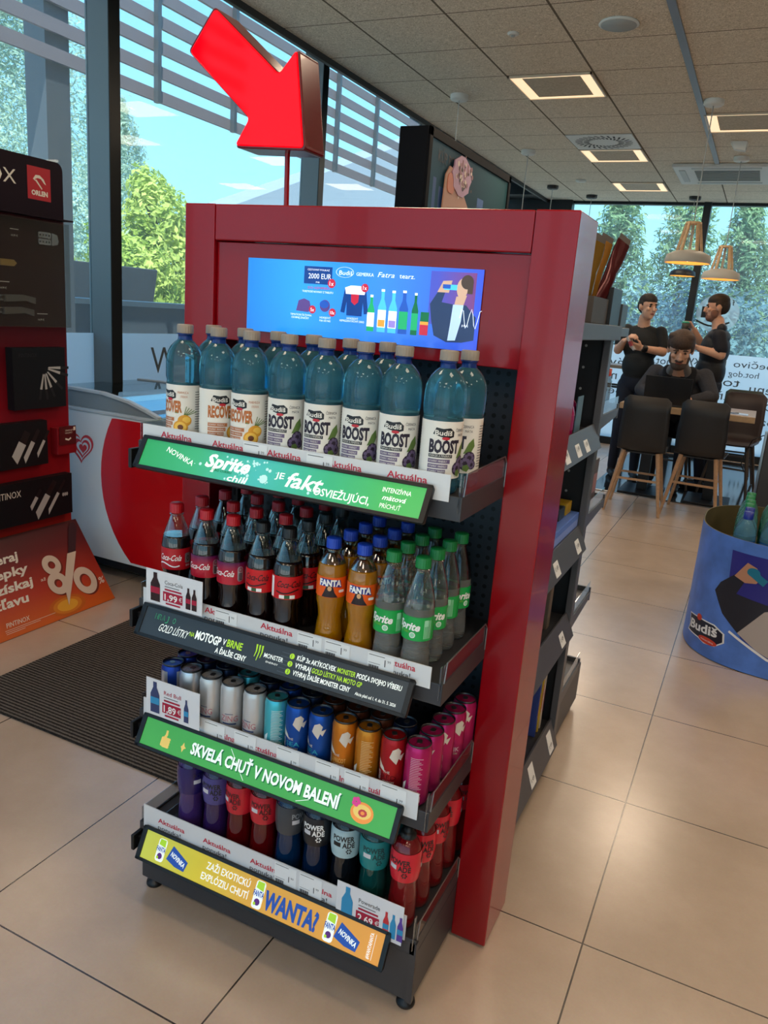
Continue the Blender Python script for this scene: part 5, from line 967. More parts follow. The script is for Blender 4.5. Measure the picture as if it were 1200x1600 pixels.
for i in range(60): m.disc(T, random.gauss(3.56, 0.07), random.gauss(2.47, 0.05), random.uniform(0.008, 0.02), d=0.0285+0.0002*i/10, mi=random.choice((2, 4, 5)), n=7)
for (u, v, a, b) in ((3.49, 2.16, 0.05, 0.08), (3.62, 1.98, 0.035, 0.04), (3.40, 1.86, 0.05, 0.05)): m.disc(T, u, v, a, b, 0.0225, 4)
for i in range(40): m.disc(T, random.uniform(3.33, 3.68), random.uniform(1.65, 2.1), random.uniform(0.01, 0.03), d=0.0232+0.0002*i/10, mi=random.choice((4, 5, 2)), n=8)
m.disc(T, 3.42, 2.02, 0.06, 0.05, 0.0235, 2, 16, PI, 2*PI)
m.build('ice_cream_cutout', [mat('wafer_print', '#b98a72', 0.5), mat('pink_scoop_print', '#b58fa8', 0.5), mat('cream_print', '#d9c6b8', 0.5), mat('salmon_badge', '#c8785c', 0.5), mat('chocolate_print', '#4a2c22', 0.5), mat('rose_print', '#8f5f66', 0.5)], tv)
MB().box((-0.85, 3.05, 0.001), (-0.69, 4.6, 1.55)).build('pedestal', HB_, tv, bevel=0.004)
# ------------------------------------------------------------------ double sided gondola shelf behind the rack, and its far end shelves
gd = thing('gondola_shelf', 'dark grey gondola shelf unit joined behind the red rack, right side seen', 'shelf unit', (0.5, 0.6, 0))
MB().box((0.47, 0.185, 0.05), (0.53, 1.0, 1.56)).build('back_panel', mat('gondola_black', '#17181a', 0.5), gd)
m = MB()
for x in (0.91-0.36, 0.45-0.36): pass
GRY = mat('gondola_grey', '#55565a', 0.4, 0.3); GRYL = mat('price_rail_grey', '#505157', 0.45, 0.1)
m.box((0.08, 0.985, 0.03), (0.92, 1.0, 1.56), 0)
F = plane((0, 0.984, 0), (1, 0, 0), (0, 0, 1))
for i in range(18):
    for dx in (0.80, 0.845): m.disc(F, dx, 0.32+i*0.07, 0.0045, d=0.0005, mi=1, n=10)
m.build('end_panel', [mat('gondola_black', '#17181a', 0.5), mat('slot_light', '#9a9a9a', 0.6)], gd)
MB().box((0.905, 0.955, 0.03), (0.928, 1.002, 1.56)).build('upright', GRY, gd, bevel=0.002)
MB().box((0.09, 0.19, 0.05), (0.91, 0.98, 0.15)).build('base_box', DGREY, gd, bevel=0.003)
for x in (0.14, 0.88):
    for y in (0.26, 0.93): MB().cyl((x, y, 0.0005), (x, y, 0.051), 0.02, n=14).build('foot', BLACK, gd)
GZ = [(0.155, 0.09), (0.575, 0.07), (0.895, 0.07), (1.245, 0.065)]
for i, (z, h) in enumerate(GZ):
    sh = MB().box((0.53, 0.19, z-0.012), (0.915, 0.98, z)).box((0.08, 0.19, z-0.012), (0.47, 0.98, z)).build('shelf', DGREY, gd)
    MB().hexa([(0.915, 0.19, z-h*0.75), (0.945, 0.19, z-h*0.75-0.01), (0.945, 0.965, z-h*0.75-0.01), (0.915, 0.965, z-h*0.75)], [(0.905, 0.19, z+h*0.25), (0.912, 0.19, z+h*0.28), (0.912, 0.965, z+h*0.28), (0.905, 0.965, z+h*0.25)]).build('price_rail', GRYL, sh, bevel=0.001)
    e1 = Vector((0.912-0.945, 0, h*1.04)); F = plane((0.9455, 0, z-h*0.75-0.01), (0, 1, 0), e1)
    for u in ((0.62, 0.86), (0.80, ), (0.55, 0.84), (0.62, 0.74, 0.47))[i]:
        m = MB().prism(F, [(u, 0.012), (u+0.055, 0.012), (u+0.055, h*0.95), (u, h*0.95)], 0.0005, 0.002, 0); m.text('1,49', F, u+0.008, 0.03, 0.035, 0.014, 1, 0.0026)
        m.build('price_tag', [LAB, DK], sh)
tp = MB().box((0.08, 0.19, 1.545), (0.935, 1.02, 1.575)).box((0.08, 1.02, 1.545), (0.91, 1.40, 1.576)).build('top_shelf', GRY, gd, bevel=0.003)
m = MB(); F = plane((0, 0, 1.5762), (1, 0, 0), (0, 1, 0)); m.prism(F, [(0.72, 0.55), (0.93, 0.55), (0.93, 1.01), (0.72, 1.01)], 0, 0.0015, 0)
for i in range(7): m.rect(F, 0.74, 0.60+0.055*i, 0.90-0.02*(i % 3), 0.625+0.055*i, 0.002, 1)
m.build('price_sheet', [mat('pale_sheet', '#c4cad0', 0.4), mat('sheet_print', '#6a7f9a', 0.5)], tp)
MB().box((0.925, 0.19, 1.535), (0.945, 1.022, 1.58)).build('price_rail', GRYL, tp, bevel=0.002)
# far end shelves
ec = thing('end_shelf', 'dark grey end shelves projecting from far end of the gondola with glass goods', 'shelf unit', (0.5, 1.2, 0))
MB().box((0.10, 1.004, 0.03), (0.91, 1.47, 0.20)).build('base_box', DGREY, ec, bevel=0.003); MB().box((0.10, 1.003, 0.20), (0.905, 1.012, 1.52)).build('back_panel', mat('gondola_black', '#17181a', 0.5), ec)
MB().box((0.9, 1.003, 0.20), (0.918, 1.05, 1.52)).build('upright', GRY, ec, bevel=0.002)
for x in (0.14, 0.88): MB().cyl((x, 1.43, 0.0005), (x, 1.43, 0.031), 0.02, n=14).build('foot', BLACK, ec)
for z in (1.275, 0.92, 0.53, 0.215):
    sh = MB().box((0.10, 1.012, z-0.006), (0.91, 1.42, z)).hexa([(0.905, 1.012, z-0.05), (0.911, 1.012, z-0.05), (0.911, 1.40, z-0.025), (0.905, 1.40, z-0.025)], [(0.905, 1.012, z+0.003), (0.911, 1.012, z+0.003), (0.911, 1.42, z+0.003), (0.905, 1.42, z+0.003)]).box((0.10, 1.415, z-0.035), (0.911, 1.425, z+0.02)).build('shelf', GRY, ec)
    MB().box((0.906, 1.02, z+0.003), (0.9075, 1.41, z+0.05)).build('side_fence', CLEAR, sh)
def simple_bottle(name, prof, bodym, capm, capr, z0, z1, loc, label, cat, group=None, lab=None, labm=None):
    t = thing(name, label, cat, loc, group); MB().lathe(prof, 24, o=loc).build('body', bodym, t); MB().lathe([(capr, z0), (capr, z1), (0.001, z1)], 20, o=loc).build('cap', capm, t)
    if lab: MB().lathe([(lab[0], lab[1]), (lab[0], lab[2])], 24, o=loc).build('label', labm, t)
PKM = mat('pink_drink', '#c0246e', 0.15, trans=0.4); PKL = mat('pink_cap', '#d02a7a', 0.35)
PB_ = [(0.0001, 0.002), (0.033, 0.0), (0.036, 0.01), (0.036, 0.07), (0.030, 0.09), (0.016, 0.105), (0.014, 0.12)]
for i, (x, y) in enumerate(((0.83, 0.58), (0.86, 0.70), (0.84, 0.83), (0.77, 0.77))):
    simple_bottle('juice_bottle', PB_, PKM, PKL, 0.017, 0.112, 0.138, (x, y, 1.2455), 'small pink bottle on gondola top level right of the red column, %s one from front' % seqt(i), 'bottle', 'pink bottles on the gondola', (0.0364, 0.02, 0.065), mat('magenta_label', '#8a1f5a', 0.3))
tag(MB().box((0.885, 0.77, 1.2452), (0.888, 0.845, 1.36)).build('shelf_card', mat('grey_blue_card', '#5f7f92', 0.4)), 'upright grey blue card in front of the pink bottles on gondola', 'card')
def carton(name, a, b, col, label, cat, stripe=None):
    m = MB().box(a, b, 0); F = plane((b[0]+0.0005, 0, 0), (0, 1, 0), (0, 0, 1))
    if stripe: m.rect(F, a[1]+0.01, a[2]+(b[2]-a[2])*0.3, b[1]-0.01, a[2]+(b[2]-a[2])*0.7, 0.0003, 1)
    return tag(m.build(name, [mat(name+col, col, 0.4), mat(name+(stripe or '#888888'), stripe or '#888888', 0.4)], bevel=0.002), label, cat)
carton('display_tray', (0.62, 0.50, 0.8955), (0.905, 0.955, 0.96), '#5b7fd0', 'pale blue cardboard tray on the middle shelf of gondola', 'tray', '#7f9ae0')
for i, (y, c_) in enumerate(((0.56, '#2f3a48'), (0.66, '#c09a2a'), (0.76, '#23303e'), (0.86, '#b89324'))): carton('snack_packet', (0.68, y, 0.961), (0.88, y+0.075, 1.0), c_, '%s snack packet lying in the pale blue tray, %s from front' % ('mustard' if i % 2 else 'dark blue', seqt(i)), 'packet')
carton('book', (0.62, 0.80, 0.5755), (0.88, 0.84, 0.80), '#6a5a4c', 'brown covered book standing on the second lowest gondola shelf', 'book', '#7a6a58')
carton('book', (0.62, 0.85, 0.5755), (0.87, 0.875, 0.82), '#2a7f96', 'turquoise topped book behind the brown book on gondola', 'book')
carton('glue_stick_pack', (0.85, 0.68, 0.5755), (0.88, 0.73, 0.74), '#2f86c0', 'narrow blue upright pack in front of the brown book', 'packet', '#e0c080')
carton('magazine', (0.70, 0.83, 0.156), (0.885, 0.842, 0.40), '#3a4a8a', 'blue magazine standing on gondola base shelf', 'magazine', '#c8824a')
carton('magazine', (0.70, 0.87, 0.156), (0.885, 0.882, 0.42), '#caa43a', 'yellow magazine behind the blue one on gondola base shelf', 'magazine', '#c23a3a')
carton('magazine', (0.70, 0.90, 0.156), (0.885, 0.912, 0.38), '#c8b8a8', 'pale magazine furthest back on gondola base shelf', 'magazine', '#8a3a4a')
# goods on far end shelves
GLS = glassy('clear_goods', '#dfe6e6', 0.15, 0.05)
for i, (x, y) in enumerate(((0.86, 1.13), (0.87, 1.24))):
    simple_bottle('glass_jar', [(0.0001, 0.002), (0.03, 0.0), (0.032, 0.01), (0.032, 0.11), (0.025, 0.13)], GLS, mat('jar_lid_%d' % i, ('#d0a020', '#a83a2a')[i], 0.4), 0.027, 0.13, 0.155, (x, y, 1.276), 'clear glass jar with %s lid on far end shelf top level' % ('yellow', 'red')[i], 'jar', 'glass jars on the end shelf')
carton('teal_folder', (0.78, 1.20, 0.531), (0.885, 1.23, 0.80), '#0f6a5a', 'tall dark teal folder standing on far end shelves', 'folder')
carton('box_of_goods', (0.74, 1.08, 0.921), (0.89, 1.30, 1.10), '#5a4a48', 'brownish pink packet box on far end shelf, third level', 'box', '#9a6a6a')
tag(MB().prism(plane((0.80, 0, 0), (0, 1, 0), (0, 0, 1)), [(1.10, 0.531), (1.16, 0.531), (1.15, 0.62), (1.10, 0.62)], 0, 0.09).build('brochure_holder', CLEAR, bevel=0.002), 'small clear plastic holder beside the teal folder', 'holder')
# on the top shelf: black boxes and tall snack bags in a bin
tb = thing('snack_bin', 'dark cardboard bin on gondola top holding tall snack bags', 'bin', (0.795, 0.90, 1.577))
MB().prism(plane((0, 0, 1.5768), (1, 0, 0), (0, 1, 0)), [(0.70, 0.78), (0.89, 0.78), (0.89, 1.02), (0.70, 1.02)], 0, 0.006).build('bottom', mat('bin_brown', '#3c352f', 0.6), tb)
for a, b in (((0.70, 0.78), (0.89, 0.788)), ((0.70, 1.012), (0.89, 1.02)), ((0.70, 0.788), (0.708, 1.012)), ((0.882, 0.788), (0.89, 1.012))): MB().box((a[0], a[1], 1.5768), (b[0], b[1], 1.66)).build('side', mat('bin_brown', '#3c352f', 0.6), tb)
carton('black_box', (0.76, 1.03, 1.5768), (0.90, 1.20, 1.70), '#26282a', 'larger dark upright box on gondola top right beside the snack bin', 'box')
carton('black_box', (0.80, 1.215, 1.5768), (0.905, 1.33, 1.655), '#3a3c3e', 'smaller dark box at far end of gondola top', 'box')
carton('black_box', (0.84, 1.022, 1.505), (0.90, 1.06, 1.675), '#3a3c3e', 'second dark box, smaller, behind the first on gondola end', 'box') if False else None
def bag(x, y, ax, ay, L, col, label):
    t = thing('snack_bag', label, 'snack bag', (x, y, 1.584), 'tall snack bags on the gondola top'); d = Vector((ax, ay, 1)).normalized(); s = Vector((0.6, 0.8, 0)); s = (s-d*s.dot(d)).normalized(); n = d.cross(s); o = Vector((x, y, 1.584)); vs = []; fs = []
    for i in range(9):
        q = i/8; w = 0.027*(1+0.12*math.sin(9*q)); th = 0.016*math.sin(PI*min(1, q*1.02+0.03))+0.0012
        for k in range(10): a = 2*PI*k/10; vs.append(tuple(o+d*(L*q)+s*(w*math.cos(a))+n*(th*math.sin(a)*(1+0.2*math.sin(13*q+k)))))
    for i in range(8):
        for k in range(10): fs.append((i*10+k, i*10+(k+1) % 10, (i+1)*10+(k+1) % 10, (i+1)*10+k))
    MB().add(vs, fs, 0, True).add(vs[:10], [tuple(range(10))[::-1]]).add(vs[-10:], [tuple(range(10))]).build('bag', mat('bag'+col, col, 0.25, 0.35), t)
    e = o+d*L; MB().bar(e, e+d*0.018, 0.05, 0.002, up=tuple(n)).build('crimp', mat('bag_crimp', '#8a8480', 0.25, 0.7), t)
for i, (x, y, ax, ay, L, c_, de) in enumerate(((0.845, 0.985, 0.20, 0.42, 0.29, '#46090f', 'dark maroon'), (0.825, 0.93, 0.13, 0.32, 0.27, '#8a5c14', 'golden'), (0.800, 0.89, 0.12, 0.28, 0.27, '#6a2016', 'rust red'), (0.83, 0.86, 0.10, 0.22, 0.25, '#755616', 'mustard'), (0.76, 0.86, 0.08, 0.20, 0.27, '#6a4a22', 'brown'))):
    bag(x, y, ax, ay, L, c_, '%s tall snack bag standing in the dark bin on gondola top' % de)

# ------------------------------------------------------------------ blue bottle bin at right
bn = thing('bottle_bin', 'round cornered blue cardboard bin with white lettered logo and jacket picture', 'bin', (1.80, 2.75, 0))
BXc, BYc, BA_, BB_, BN_ = 1.80, 2.75, 0.56, 0.50, 2.7
def sup(a): c_, s_ = math.cos(a), math.sin(a); return (BXc+BA_*math.copysign(abs(c_)**(2/BN_), c_), BYc+BB_*math.copysign(abs(s_)**(2/BN_), s_))
SA = [PI+2*PI*i/400 for i in range(401)]; SP = [sup(a) for a in SA]; SL = [0.0]
for i in range(400): SL.append(SL[-1]+math.hypot(SP[i+1][0]-SP[i][0], SP[i+1][1]-SP[i][1]))
HB2 = 0.645
def BF(u, v, d=0.0):
    u = u % SL[-1]; x = np.interp(u, SL, [p[0] for p in SP]); y = np.interp(u, SL, [p[1] for p in SP]); x2 = np.interp((u+0.01) % SL[-1], SL, [p[0] for p in SP]); y2 = np.interp((u+0.01) % SL[-1], SL, [p[1] for p in SP])
    dx, dy = x2-x, y2-y; l = math.hypot(dx, dy) or 1; return (x+dy/l*d, y-dx/l*d, v)
BF.step = 0.02
N_ = 120; UL = [SL[-1]*i/N_ for i in range(N_)]
m = MB(); vs = [BF(u, 0.004, 0) for u in UL]+[BF(u, HB2, 0) for u in UL]+[BF(u, HB2, -0.006) for u in UL]+[BF(u, 0.004, -0.006) for u in UL]; fs = []; 
for i in range(N_):
    j = (i+1) % N_; fs.append((i, j, N_+j, N_+i))
m.add(vs, fs, 0, True); m.add(vs, [(N_+i, N_+(i+1) % N_, 2*N_+(i+1) % N_, 2*N_+i) for i in range(N_)], 1); m.add(vs, [(2*N_+i, 2*N_+(i+1) % N_, 3*N_+(i+1) % N_, 3*N_+i) for i in range(N_)], 1, True)
m.build('wall', [mat('bin_blue', '#5580d2', 0.45, noise=0.2, nscale=9), mat('bin_inside', '#5a5236', 0.7)], bn)
g = MB(); U0 = 0.36
def gp(P, d, mi): g.poly(BF, [(u+0.17, v) for u, v in P], d, mi)
def lg(P, d, mi): g.poly(BF, [(0.24+(u-0.04)*1.33, (v-0.155)*0.95+0.10+0.25*(u-0.04)) for u, v in P], d, mi)
lg([(0.04, 0.235), (0.115, 0.225), (0.20, 0.205), (0.245, 0.165), (0.25, 0.115), (0.215, 0.085), (0.165, 0.088), (0.13, 0.110), (0.045, 0.135), (0.055, 0.165)], 0.0012, 2)
lg([(0.047, 0.229), (0.115, 0.219), (0.196, 0.199), (0.238, 0.163), (0.243, 0.118), (0.213, 0.091), (0.168, 0.094), (0.132, 0.116), (0.053, 0.140), (0.062, 0.165)], 0.002, 3)
g.text('Budiš', BF, 0.275, 0.108, 0.205, 0.045, 2, 0.003, bold=0.03, rot=0.10); g.disc(BF, 0.425, 0.090, 0.06, 0.017, 0.003, 4, 24); g.text('minerálna', BF, 0.385, 0.086, 0.08, 0.009, 2, 0.0036); g.disc(BF, 0.345, 0.186, 0.020, 0.017, d=0.003, mi=4, n=16)
gp([(0.30, 0.585), (0.95, 0.585), (0.95, 0.06), (0.60, 0.08), (0.42, 0.17), (0.32, 0.30)], 0.0012, 5)
gp([(0.245, 0.36), (0.27, 0.41), (0.34, 0.475), (0.39, 0.455), (0.36, 0.38), (0.50, 0.365), (0.62, 0.37), (0.80, 0.36), (0.80, 0.10), (0.62, 0.085), (0.50, 0.13), (0.40, 0.19), (0.31, 0.26)], 0.002, 6)
gp([(0.40, 0.19), (0.50, 0.33), (0.58, 0.36), (0.63, 0.36), (0.62, 0.085), (0.50, 0.13)], 0.0028, 7); g.stroke(BF, [(0.53, 0.185), (0.62, 0.145), (0.72, 0.10), (0.87, 0.07)], 0.012, 0.003, 2)
gp([(0.335, 0.465), (0.385, 0.545), (0.43, 0.53), (0.46, 0.49), (0.44, 0.455), (0.39, 0.445)], 0.0028, 8); g.disc(BF, 0.59, 0.505, 0.03, 0.022, 0.0036, 9, 16); g.stroke(BF, [(0.57, 0.51), (0.65, 0.465)], 0.035, 0.0034, 9)
gp([(0.56, 0.37), (0.65, 0.37), (0.66, 0.50), (0.62, 0.56), (0.56, 0.56), (0.53, 0.50)], 0.0026, 8)
g.build('printed_graphic', [WHITE, WHITE, WHITE, mat('logo_navy', '#10182e', 0.4), mat('logo_orange_red', '#d0402a', 0.4), mat('panel_violet', '#2f2f86', 0.4), mat('jacket_print', '#23242e', 0.5), mat('shirt_print', '#b4a8a0', 0.5), mat('skin_print', '#c08a6c', 0.5), mat('aqua_print', '#1f7a96', 0.4)], bn)
m = MB()
for i, u in enumerate((0.005, SL[-1]-0.05)): m.poly(BF, [(u, 0.50), (u+0.02, 0.50), (u+0.02, HB2), (u, HB2)], 0.002, 0)
m.build('side_seam', mat('seam_pale', '#7f96cc', 0.5), bn)
MB().prism(plane((0, 0, 0.46), (1, 0, 0), (0, 1, 0)), [BF(u, 0, -0.008)[:2] for u in UL[::3]], 0.0, 0.01).build('inner_floor', mat('bin_inside', '#5a5236', 0.7), bn)
MW = [(r*1.38, z) for r, z in [(0.0001, 0.003), (0.026, 0.0), (0.036, 0.008), (0.037, 0.03), (0.034, 0.06), (0.037, 0.09), (0.037, 0.16), (0.036, 0.19), (0.028, 0.225), (0.017, 0.255), (0.014, 0.262)]]
pg_ = pet('green_water_pet', (0.30, 0.80, 0.70), tr=0.8); pb_ = pet('blue_bin_pet', (0.30, 0.70, 0.92), tr=0.8)
BGR = mat('green_water_cap', '#0c7a48', 0.35); BBL = mat('navy_water_cap', '#142a8a', 0.35)
for r_ in range(6):
    for c_ in range(5):
        x = 1.445+0.118*c_+0.003*(r_ % 2); y = 2.425+0.108*r_; bl = r_ < 2 and c_ < 3; loc = (x, y, 0.4705)
        simple_bottle('mineral_water_bottle', MW, pb_ if bl else pg_, BBL if bl else BGR, 0.0225, 0.256, 0.292, loc, ('blue' if bl else 'green')+' capped water bottle in blue bin, row %s from front, column %s' % (seqt(r_), seqt(c_)), 'bottle', 'mineral water bottles in the blue bin', (0.0518, 0.09, 0.16), mat('teal_bottle_label' if not bl else 'blue_bottle_label', '#1f7a6a' if not bl else '#2f6aa8', 0.3))
# dark partition beyond the bin
pt = thing('low_partition', 'dark low partition panel with pale metal edge behind the blue bin', 'partition', (1.75, 3.66, 0))
MB().box((1.48, 3.64, 0.03), (2.3, 3.70, 1.02)).build('panel', mat('partition_dark', '#3a3733', 0.5), pt, bevel=0.004); MB().box((1.465, 3.635, 0.001), (1.48, 3.705, 1.03)).build('metal_edge', mat('edge_metal', '#8f9294', 0.3, 0.8), pt, bevel=0.002)
for x in (1.55, 2.2): MB().box((x, 3.62, 0.001), (x+0.05, 3.72, 0.03)).build('foot', BLACK, pt)

# ------------------------------------------------------------------ dining corner
WOOD = mat('beech_leg', '#b08d6c', 0.45, noise=0.12, nscale=50); TOPW = mat('oak_top', '#a58a68', 0.4, noise=0.12, nscale=18)
def chair(loc, rz, shellc, label, legm=WOOD):
    ca, sa = math.cos(rz), math.sin(rz)
    def P(x, y, z): return (loc[0]+x*ca-y*sa, loc[1]+x*sa+y*ca, z)
    t = thing('dining_chair', label, 'chair', loc, 'shell chairs in the dining corner'); SH = mat('shell_'+shellc, shellc, 0.5)
    m = MB(); n = 10; vs = []; fs = []     # seat and back as one bent shell
    prof = [(0.235, 0.545), (0.20, 0.562), (0.05, 0.552), (-0.12, 0.552), (-0.185, 0.572), (-0.212, 0.62), (-0.232, 0.75), (-0.250, 0.90), (-0.262, 1.035)]
    for off in (0.0, 0.014):
        for (y, z) in prof:
            for i in range(n+1):
                q = -1+2*i/n; hw = 0.205 if z < 0.9 else 0.195; back = z > 0.6
                zz = z-(0.035*max(0, abs(q)-0.8)/0.2*(1 if z > 1.0 else 0)); yy = y+(0.035*q*q if back else 0); z2 = zz+(0.012*q*q if not back else 0)
                vs.append(P(hw*q, yy-(off if back else 0), z2-(0 if back else off)))
    k = len(prof)*(n+1)
    for o in (0, k):
        for r_ in range(len(prof)-1):
            for i in range(n): a = o+r_*(n+1)+i; fs.append((a, a+1, a+n+2, a+n+1) if o == 0 else (a+n+1, a+n+2, a+1, a))
    for r_ in range(len(prof)-1):
        for i in (0, n): a = r_*(n+1)+i; fs.append((a, a+n+1, k+a+n+1, k+a))
    for r_ in (0, len(prof)-1):
        for i in range(n): a = r_*(n+1)+i; fs.append((a, a+1, k+a+1, k+a))
    m.add(vs, fs, 0, True).build('seat_shell', SH, t)
    for sx in (-1, 1):
        for sy in (-1, 1): MB().cyl(P(sx*0.145, sy*0.145, 0.545), P(sx*0.235, sy*0.235, 0.0155 if loc[1]+sy*0.235 > 6.12 else 0.001), 0.020, 0.0125, 14).build('leg', legm, t)
    for sy in (-1, 1): MB().bar(P(-0.185, sy*0.185, 0.30), P(0.185, sy*0.185, 0.30), 0.014, 0.018).build('stretcher', legm, t)
    MB().bar(P(-0.16, 0, 0.535), P(0.16, 0, 0.535), 0.30, 0.012).build('under_frame', mat('chair_plate', '#222222', 0.5), t)
chair((0.545, 5.56, 0), 0.04, '#202021', 'charcoal shell chair with beech legs, left of the two nearest with backs turned')
chair((1.025, 5.74, 0), -0.06, '#202022', 'charcoal shell chair with beech legs, right of the two nearest with backs turned')
chair((0.66, 6.98, 0.0), PI+0.0, '#2a2a2b', 'charcoal shell chair the man with the laptop sits on', mat('dark_leg', '#4a4038', 0.5))
chair((1.26, 6.98, 0), PI-0.15, '#3e3434', 'brown shell chair on far side of the table at right', mat('dark_leg', '#4a4038', 0.5))
chair((1.24, 7.95, 0), 0.10, '#384038', 'grey green shell chair furthest back near the lettered window', mat('dark_leg', '#4a4038', 0.5))
tb = thing('dining_table', 'rectangular oak topped dining table with black pedestals near far windows', 'table', (0.82, 6.38, 0))
MB().box((0.22, 6.02, 0.845), (1.405, 6.78, 0.90)).build('table_top', TOPW, tb, bevel=0.004)
for x in (0.50, 1.12):
    MB().box((x-0.05, 6.35, 0.03), (x+0.05, 6.45, 0.845)).build('leg', BLACK, tb, bevel=0.004); MB().box((x-0.20, 6.15, 0.0125), (x+0.20, 6.68, 0.03)).build('base_plate', BLACK, tb, bevel=0.003)
lp = thing('laptop', 'open black laptop seen from behind on the oak dining table', 'laptop', (0.62, 6.2, 0.90))
LAPM = mat('laptop_black', '#17181b', 0.4); MB().box((0.41, 6.14, 0.901), (0.83, 6.42, 0.918)).build('keyboard_base', LAPM, lp, bevel=0.003)
MB().hexa([(0.41, 6.142, 0.918), (0.83, 6.142, 0.918), (0.83, 6.152, 0.918), (0.41, 6.152, 0.918)], [(0.41, 6.085, 1.175), (0.83, 6.085, 1.175), (0.83, 6.094, 1.175), (0.41, 6.094, 1.175)]).build('lid', LAPM, lp, bevel=0.002)
ph = tag(MB().box((1.12, 6.10, 0.9008), (1.34, 6.26, 0.906)).build('notepad', mat('pale_blue_paper', '#b8cdec', 0.4)), 'pale blue sheet of paper lying at right end of the dining table', 'paper')
m = MB().tube([(1.04+0.02*i, 6.14+0.02*math.sin(i*1.3), 0.911) for i in range(12)], 0.004, 8); m.v = m.v
tag(m.build('cable', BLACK), 'black cable lying beside the pale blue sheet on the dining table', 'cable')
# charging plug post at the right edge
cp = thing('charging_post', 'black cable post with plug hanging at right photo edge beside brown chair', 'power post', (1.60, 6.6, 0))
MB().cyl((1.60, 6.6, 0.02), (1.60, 6.6, 1.02), 0.014, n=12).build('post', BLACK, cp); MB().lathe([(0.09, 0.0125), (0.09, 0.022), (0.02, 0.03)], 24, o=(1.60, 6.6, 0)).build('base', BLACK, cp)
MB().box((1.565, 6.58, 0.70), (1.60, 6.62, 0.80)).build('plug', BLACK, cp, bevel=0.006); MB().tube([(1.58, 6.6, 0.71), (1.50, 6.58, 0.69), (1.42, 6.56, 0.64), (1.38, 6.55, 0.52), (1.36, 6.55, 0.40), (1.40, 6.56, 0.32)], 0.005, 8).build('cable', BLACK, cp)
# high table with thin black legs behind the left standing man
ht = thing('high_table', 'high table on thin black legs behind the left standing man', 'table', (-0.30, 8.6, 0))
MB().box((-0.85, 8.35, 1.10), (0.02, 8.85, 1.14)).build('table_top', mat('taupe_top', '#7d7466', 0.45), ht, bevel=0.004)
for x in (-0.80, -0.05):
    for y in (8.39, 8.81): MB().box((x-0.014, y-0.014, 0.0125 if x > 0 else 0.001), (x+0.014, y+0.014, 1.10)).build('leg', BLACK, ht)
for y in (8.39, 8.81): MB().box((-0.80, y-0.01, 0.86), (-0.05, y+0.01, 0.885)).build('stretcher', BLACK, ht)
# ------------------------------------------------------------------ outside
PAVE = mat('pale_paving', '#d6d0c6', 0.85, noise=0.1, nscale=3)
tag(MB().box((-60, -30, -0.22), (60, 70, -0.13)).build('ground', PAVE), kind='structure')
def foliage(pts, size, spread, seed, flat=0.4):
    rnd = random.Random(seed); vs = []; fs = []
    for (p, nrm) in pts:
        s = size*rnd.uniform(0.6, 1.35); n = Vector((nrm[0]+rnd.gauss(0, spread), nrm[1]+rnd.gauss(0, spread), nrm[2]+rnd.gauss(0, spread))).normalized()
        a = n.orthogonal().normalized(); q = rnd.uniform(0, 2*PI); a = a*math.cos(q)+n.cross(a)*math.sin(q); b = n.cross(a); o = Vector(p); k = len(vs)
        vs += [tuple(o-a*s), tuple(o-b*s*flat+n*s*0.1), tuple(o+a*s), tuple(o+b*s*flat+n*s*0.1)]; fs.append((k, k+1, k+2, k+3))
    return vs, fs
def leafmat(name, c0, c1, scale=1.3, tr=0.45):
    if name in MATS: return MATS[name]
    m = bpy.data.materials.new(name); m.use_nodes = True; nt = m.node_tree; nt.nodes.clear(); N = nt.nodes.new; L = nt.links.new
    o = N('ShaderNodeOutputMaterial'); d = N('ShaderNodeBsdfDiffuse'); t = N('ShaderNodeBsdfTranslucent'); x = N('ShaderNodeMixShader'); x.inputs[0].default_value = tr
    tc = N('ShaderNodeTexCoord'); n = N('ShaderNodeTexNoise'); n.inputs['Scale'].default_value = scale; n.inputs['Detail'].default_value = 3; r = N('ShaderNodeValToRGB'); r.color_ramp.elements[0].position = 0.35; r.color_ramp.elements[1].position = 0.65
    r.color_ramp.elements[0].color = lin(c0); r.color_ramp.elements[1].color = lin(c1)
    L(tc.outputs['Object'], n.inputs[0]); L(n.outputs['Fac'], r.inputs[0]); L(r.outputs[0], d.inputs[0]); L(r.outputs[0], t.inputs[0]); L(d.outputs[0], x.inputs[1]); L(t.outputs[0], x.inputs[2]); L(x.outputs[0], o.inputs[0])
    MATS[name] = m; return m
BARK = mat('bark', '#4a3c30', 0.9, noise=0.2, nscale=12)
def spruce(x, y, h, R, label, n, leaf, size, seed, droop=0.35, group=None):
    t = thing('spruce_tree', label, 'tree', (x, y, -0.13), group); rnd = random.Random(seed)
    MB().cyl((x, y, -0.13), (x, y, h*0.92), 0.035*R+0.06, 0.02, 10).build('trunk', BARK, t); pts = []; nb = int(n/70)
    for b in range(nb):
        q = (b+0.5)/nb; z = 0.15+h*(0.97*q); Rz = R*(1-q)**0.75*rnd.uniform(0.75, 1.1)+0.12; a = b*2.399+rnd.uniform(-0.3, 0.3)
        for k in range(70):
            f = rnd.random()**0.6; w = 0.26*Rz*(1-0.5*f)+0.04; aa = a+rnd.gauss(0, 0.16)
            px = x+Rz*f*math.cos(aa)+rnd.gauss(0, w*0.35); py = y+Rz*f*math.sin(aa)+rnd.gauss(0, w*0.35); pz = z-droop*Rz*f*f+0.12*f+rnd.gauss(0, 0.05+0.05*Rz)
            pts.append(((px, py, pz), (0.5*math.cos(aa), 0.5*math.sin(aa), 0.8)))
    vs, fs = foliage(pts, size, 0.55, seed, 0.26); MB().add(vs, fs, 0).build('foliage', leaf, t)
